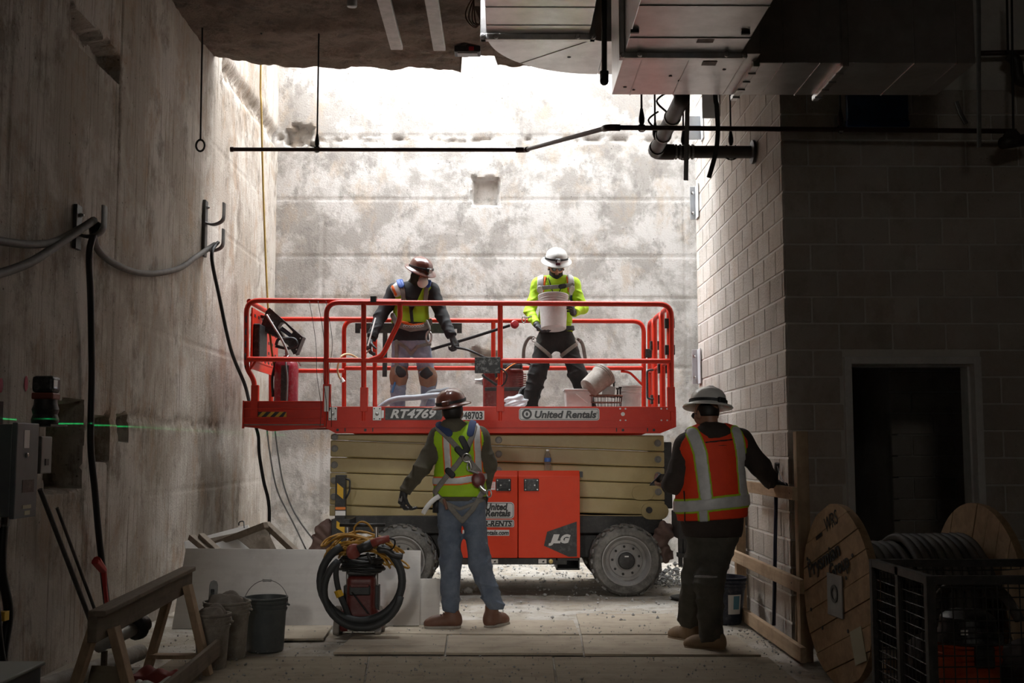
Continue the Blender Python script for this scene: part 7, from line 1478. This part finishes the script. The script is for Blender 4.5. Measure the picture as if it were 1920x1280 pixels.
bb_ = thing('blue_bar', (2.06, 8.8, 0), 'long dark blue steel bar standing against the block wall behind the rail', 'bar'); MB().tube([HX(1451, 1172, 2.06), HX(1456, 880, 2.10)], .015, 8).build('shaft', mat('navy_paint', (.012, .018, .05), rough=.4), bb_, smooth=True); MB().tube([HX(1456, 885, 2.10), HX(1457, 868, 2.10)], .02, 8).build('grip', M_blk, bb_); MB().tube(spl([HX(1457, 872, 2.1), HX(1464, 895, 2.08), HX(1474, 908, 2.04)], 4), .004, 5).build('tether', M_blk, bb_)
c = HZ(1368, 1172, 0) + V((0, .13, .0)); g4, M4 = bucket('bucket', c, .39, .152, mat('navy_bucket', (.012, .017, .035), (.02, .026, .045), rough=.45, scale=9, dust=(.3, .29, .28), damt=.25), 'dark navy bucket with a paper label behind the orange vest worker', (.03, -.02, 1), .8, None, None)
lb = [c + V((.137 * math.sin(a) + .0, -.137 * math.cos(a) - .002, z)) for z in (.09, .25) for a in [R(-5 + 9 * k) for k in range(6)]]; mkobj('paper_label', [tuple(p + (p - c - V((0, 0, p.z - c.z))).normalized() * (.004 + .10 * (p.z - .09))) for p in lb], [(k, k + 1, k + 7, k + 6) for k in range(5)], M_sil, g4); mkobj('label_print', [tuple(p + (p - c - V((0, 0, p.z - c.z))).normalized() * (.0065 + .10 * (p.z - .09))) for p in [c + V((.137 * math.sin(a), -.137 * math.cos(a) - .002, z)) for z in (.13, .24) for a in [R(12 + 7 * k) for k in range(4)]]], [(k, k + 1, k + 5, k + 4) for k in range(3)], mat('label_teal', (.08, .22, .3), rough=.6), g4)
# ================================================================== cable drum
M_drum = wood('drum_planks', (.38, .25, .145), (.50, .34, .20), 0, .75, 8, .3); M_ink = mat('black_ink', (.012, .010, .009), rough=.8)
al_ = R(6); nv = V((-math.cos(al_), -math.sin(al_), 0)); tv = V((-nv.y, nv.x, 0)) * -1; RD = .555
if tv.y < 0: tv = -tv                                                # tv: in the disc plane, away from the camera
cl = V((2.09, 7.24, RD)); wdt = .92; crt = cl - nv * wdt
dm = thing('cable_drum', (2.5, 7.3, 0), 'wooden cable drum wound with black cable, printed lettering on its flange', 'cable drum')
RDIR = tv if tv.cross(V((0, 0, 1))).dot(nv) > 0 else -tv
def clip_strip(y0, y1, Rr, n=14):
    """strip y0..y1 of a disc, as a polygon"""
    o = []
    for k in range(n + 1): y = y0 + (y1 - y0) * k / n; o.append((math.sqrt(max(0, Rr * Rr - y * y)), y))
    for k in range(n + 1): y = y1 + (y0 - y1) * k / n; o.append((-math.sqrt(max(0, Rr * Rr - y * y)), y))
    return o
def flange_disc(c, tilt, thick, name, m):
    # viewed from outside (looking along -nv): right = -tv?  planks run along e1
    e1 = RDIR * math.cos(tilt) + V((0, 0, 1)) * math.sin(tilt); e2 = nv.cross(e1); fo = bpy.data.objects.new('flange', None); link(fo, dm, c)
    N = 8; wst = 2 * RD / N
    for i in range(N):
        y0, y1 = -RD + i * wst + .003, -RD + (i + 1) * wst - .003
        if i == 0: y0 = -RD + .012
        if i == N - 1: y1 = RD - .012
        poly = clip_strip(y0, y1, RD); MB().prism(poly, c, e1, e2, thick + random.uniform(-.002, .003)).build('plank', m, fo)
    return e1, e2
# inner backing discs hold the planks together
for cc_, nm in ((cl, 'a'), (crt, 'b')): MB().lathe([(0, 0), (RD - .004, 0), (RD - .004, .03), (0, .03)], cc_ - nv * .03, nv, 40).build('backing_disc', M_drum, dm)
e1, e2 = flange_disc(cl, R(20), .022, 'outer', M_drum); flange_disc(crt + nv * .0, R(70), .022, 'inner', M_drum)
for k in range(15):
    x_ = .07 + k * (wdt - .17) / 14.5; rr_ = .30 + (.045 if k > 5 else 0); pts = [cl - nv * (x_ + .0) + tv * (rr_ * math.cos(t)) + V((0, 0, rr_ * math.sin(t))) - nv * (.045 * t / 6.3) for t in [2 * PI * j / 34 for j in range(35)]]; MB().tube(pts, .026, 8).build('cable_turn', M_cable if k % 4 else mat('drum_cable', (.045, .042, .04), (.065, .06, .057), rough=.65, scale=8), dm, smooth=True)
MB().tube([cl - nv * .03, crt + nv * .03], .285, 28).build('core', MATS['drum_cable'], dm, smooth=True, autosm=40)
hb_ = MB(); hb_.prism([(-.12, -.13), (.12, -.13), (.12, .13), (-.12, .13)], cl + nv * .026 + V((0, 0, -.01)), RDIR, (0, 0, 1), .008); hb_.build('hub_plate', M_strapg, dm, bevel=.003); MB().lathe([(.055, 0), (.055, .006), (.035, .006), (.035, -.02), (0, -.02)], cl + nv * .033, nv, 20).build('hub_hole', M_blk, dm)
rx = tv * -1 if (tv.x * 0 + tv.y) > 0 and False else tv                # text runs from near to far edge when read from outside
e1t = tv * math.cos(R(20)) + V((0, 0, 1)) * math.sin(R(20)); e2t = V((0, 0, 1)) * math.cos(R(20)) - tv * math.sin(R(20))
rdir, udir = (e1t, e2t) if e1t.cross(e2t).dot(nv) > 0 else (-tv * math.cos(R(20)) + V((0, 0, 1)) * math.sin(R(20)), V((0, 0, 1)) * math.cos(R(20)) + tv * math.sin(R(20)))
def dt(body, u, v_, size, **k): return text(body, cl + rdir * u + udir * v_ + nv * .026, rdir, udir, size, M_ink, dm, 'lettering', lift=.001, **k)
dt('Prysmian', -.40, .20, .14, bold=.003, width=.56); dt('Group', -.05, .10, .13, bold=.003, width=.33); dt('WRS', .0, .39, .13, width=.22)
MB().prism([(-.09, -.1), (.09, -.1), (.085, .1), (-.095, .1)], cl + rdir * .22 - udir * .36 + nv * .026, rdir, udir, .002).build('paper_label', MATS['label_cream'], dm)
MB().prism([(-.055, -.012), (.055, -.012), (.055, .012), (-.055, .012)], cl + rdir * -.12 + udir * .40 + nv * .026, rdir, udir, .002).build('stencil_bar', M_ink, dm)
for u, v_ in ((-.35, .3), (-.45, 0), (-.3, -.15), (.1, -.25), (.35, .15), (.2, .05), (-.38, .42 - .1)): MB().lathe([(.012, 0), (.012, .004), (0, .004)], cl + rdir * u + udir * v_ + nv * .025, nv, 8).build('bolt_head', M_blk, dm)
for s_ in (-1, 1): MB().prism([(-.09, 0), (.09, 0), (-.09 * s_, .09)] if s_ > 0 else [(-.09, 0), (.09, 0), (.09, .09)], (cl - nv * .4).xy.to_3d() + V((s_ * .0, s_ * .42, .0)) , (0, 1, 0), (0, 0, 1), .08).build('chock', M_pineZ, dm)
# ================================================================== wire crate
M_cr = mat('crate_steel', (.03, .028, .026), (.055, .05, .045), rough=.6, scale=20, dust=(.16, .14, .12), damt=.3)
cx0, cx1, cy0, cy1, ch = 2.03, 3.05, 5.54, 6.36, .85; cr = thing('wire_crate', (2.5, 5.95, 0), 'rusty dark wire mesh crate in front of the cable drum', 'crate')
for x, y in ((cx0, cy0), (cx1, cy0), (cx0, cy1), (cx1, cy1)): MB().bb(x - .022, x + .022, y - .022, y + .022, 0, ch).build('corner_post', M_cr, cr, bevel=.003)
for z in (ch - .02, .10):
    for a_, b_ in (((cx0, cy0), (cx1, cy0)), ((cx0, cy1), (cx1, cy1)), ((cx0, cy0), (cx0, cy1)), ((cx1, cy0), (cx1, cy1))): MB().bar((*a_, z), (*b_, z), .04, .04).build('frame_bar', M_cr, cr)
def mesh_panel(a_, b_, zz0, zz1, sp_=.052):
    a_, b_ = V(a_), V(b_); n = int((b_ - a_).length / sp_); mz = int((zz1 - zz0) / sp_); mb = MB(); g = np.random.default_rng(2)
    for k in range(1, n): p = a_ + (b_ - a_) * k / n; mb.tube([p + V((0, 0, zz0)), p + V((g.normal(0, .002), g.normal(0, .003), (zz0 + zz1) / 2)), p + V((0, 0, zz1))], .0032, 4)
    for k in range(1, mz): z = zz0 + (zz1 - zz0) * k / mz; mb.tube([a_ + V((0, 0, z)), (a_ + b_) / 2 + V((0, .002, z + g.normal(0, .004))), b_ + V((0, 0, z))], .0032, 4)
    return tag(mb.build('mesh_panel', M_cr, cr), kind='stuff')
mesh_panel((cx0, cy0, 0), (cx1, cy0, 0), .1, ch); mesh_panel((cx0, cy0, 0), (cx0, cy1, 0), .1, ch); mesh_panel((cx0, cy1, 0), (cx1, cy1, 0), .1, ch)
MB().bb(cx0 - .02, cx0 + .02, (cy0 + cy1) / 2 - .02, (cy0 + cy1) / 2 + .02, .1, ch).build('mid_post', M_cr, cr); MB().bb(cx0, cx1, cy0, cy1, .10, .125).build('base_plate', M_cr, cr)
c = V((P(1815, 1200, 5.8).x, 5.8, .127)); ob, _ = bucket('bucket', c, .37, .152, mat('orange_bucket', (.52, .075, .012), (.44, .06, .01), rough=.5, scale=8), 'bright orange bucket standing inside the wire crate', r0=.86, ribs=3)
va = thing('shop_vacuum', c + V((0, 0, .375)), 'dark shop vacuum head with hose sitting on the orange bucket', 'vacuum'); MB().lathe([(.165, 0), (.165, .03), (.14, .06), (.13, .12), (.09, .15), (0, .155)], c + V((0, 0, .375)), n=24).build('motor_head', M_plas, va, smooth=True, autosm=40); MB().bb(c.x - .035, c.x + .06, c.y - .175, c.y - .15, .40, .50).build('latch', M_blk, va, bevel=.006); MB().box(c + V((-.08, -.16, .44)), (.035, .004, .025)).build('label', M_wht, va)
MB().tube(spl([c + V((-.16, -.02, .58)), c + V((-.08, -.05, .66)), c + V((.06, -.05, .67)), c + V((.18, -.02, .6)), c + V((.26, 0, .48))], 6), .026, 10).build('hose', M_cable, va, smooth=True)
sk = thing('tarpaulin_bundle', (2.2, 6.15, .13), 'dark bundled tarpaulin stuffed in the corner of the wire crate', 'tarpaulin'); sculpt('bundle', lambda Q: sun(.06, el(Q, (2.2, 6.1, .3), (.12, .15, .18)), el(Q, (2.4, 6.14, .32), (.15, .14, .2)), el(Q, (2.75, 6.05, .3), (.2, .2, .18))) + folds(Q, .014, 36, 2), (2.06, 5.9, .126), (3.0, 6.32, .75), .014, mat('tarp_dark', (.03, .022, .018), (.06, .045, .04), rough=.8, scale=9), sk)
bd_ = MB().bar((2.85, 6.2, .13), (2.80, 6.3, .80), .2, .02, (0, 1, 0)).build('board_offcut', M_pineZ, None); tag(bd_, 'pine board offcut standing in the wire crate behind the bucket', 'board')
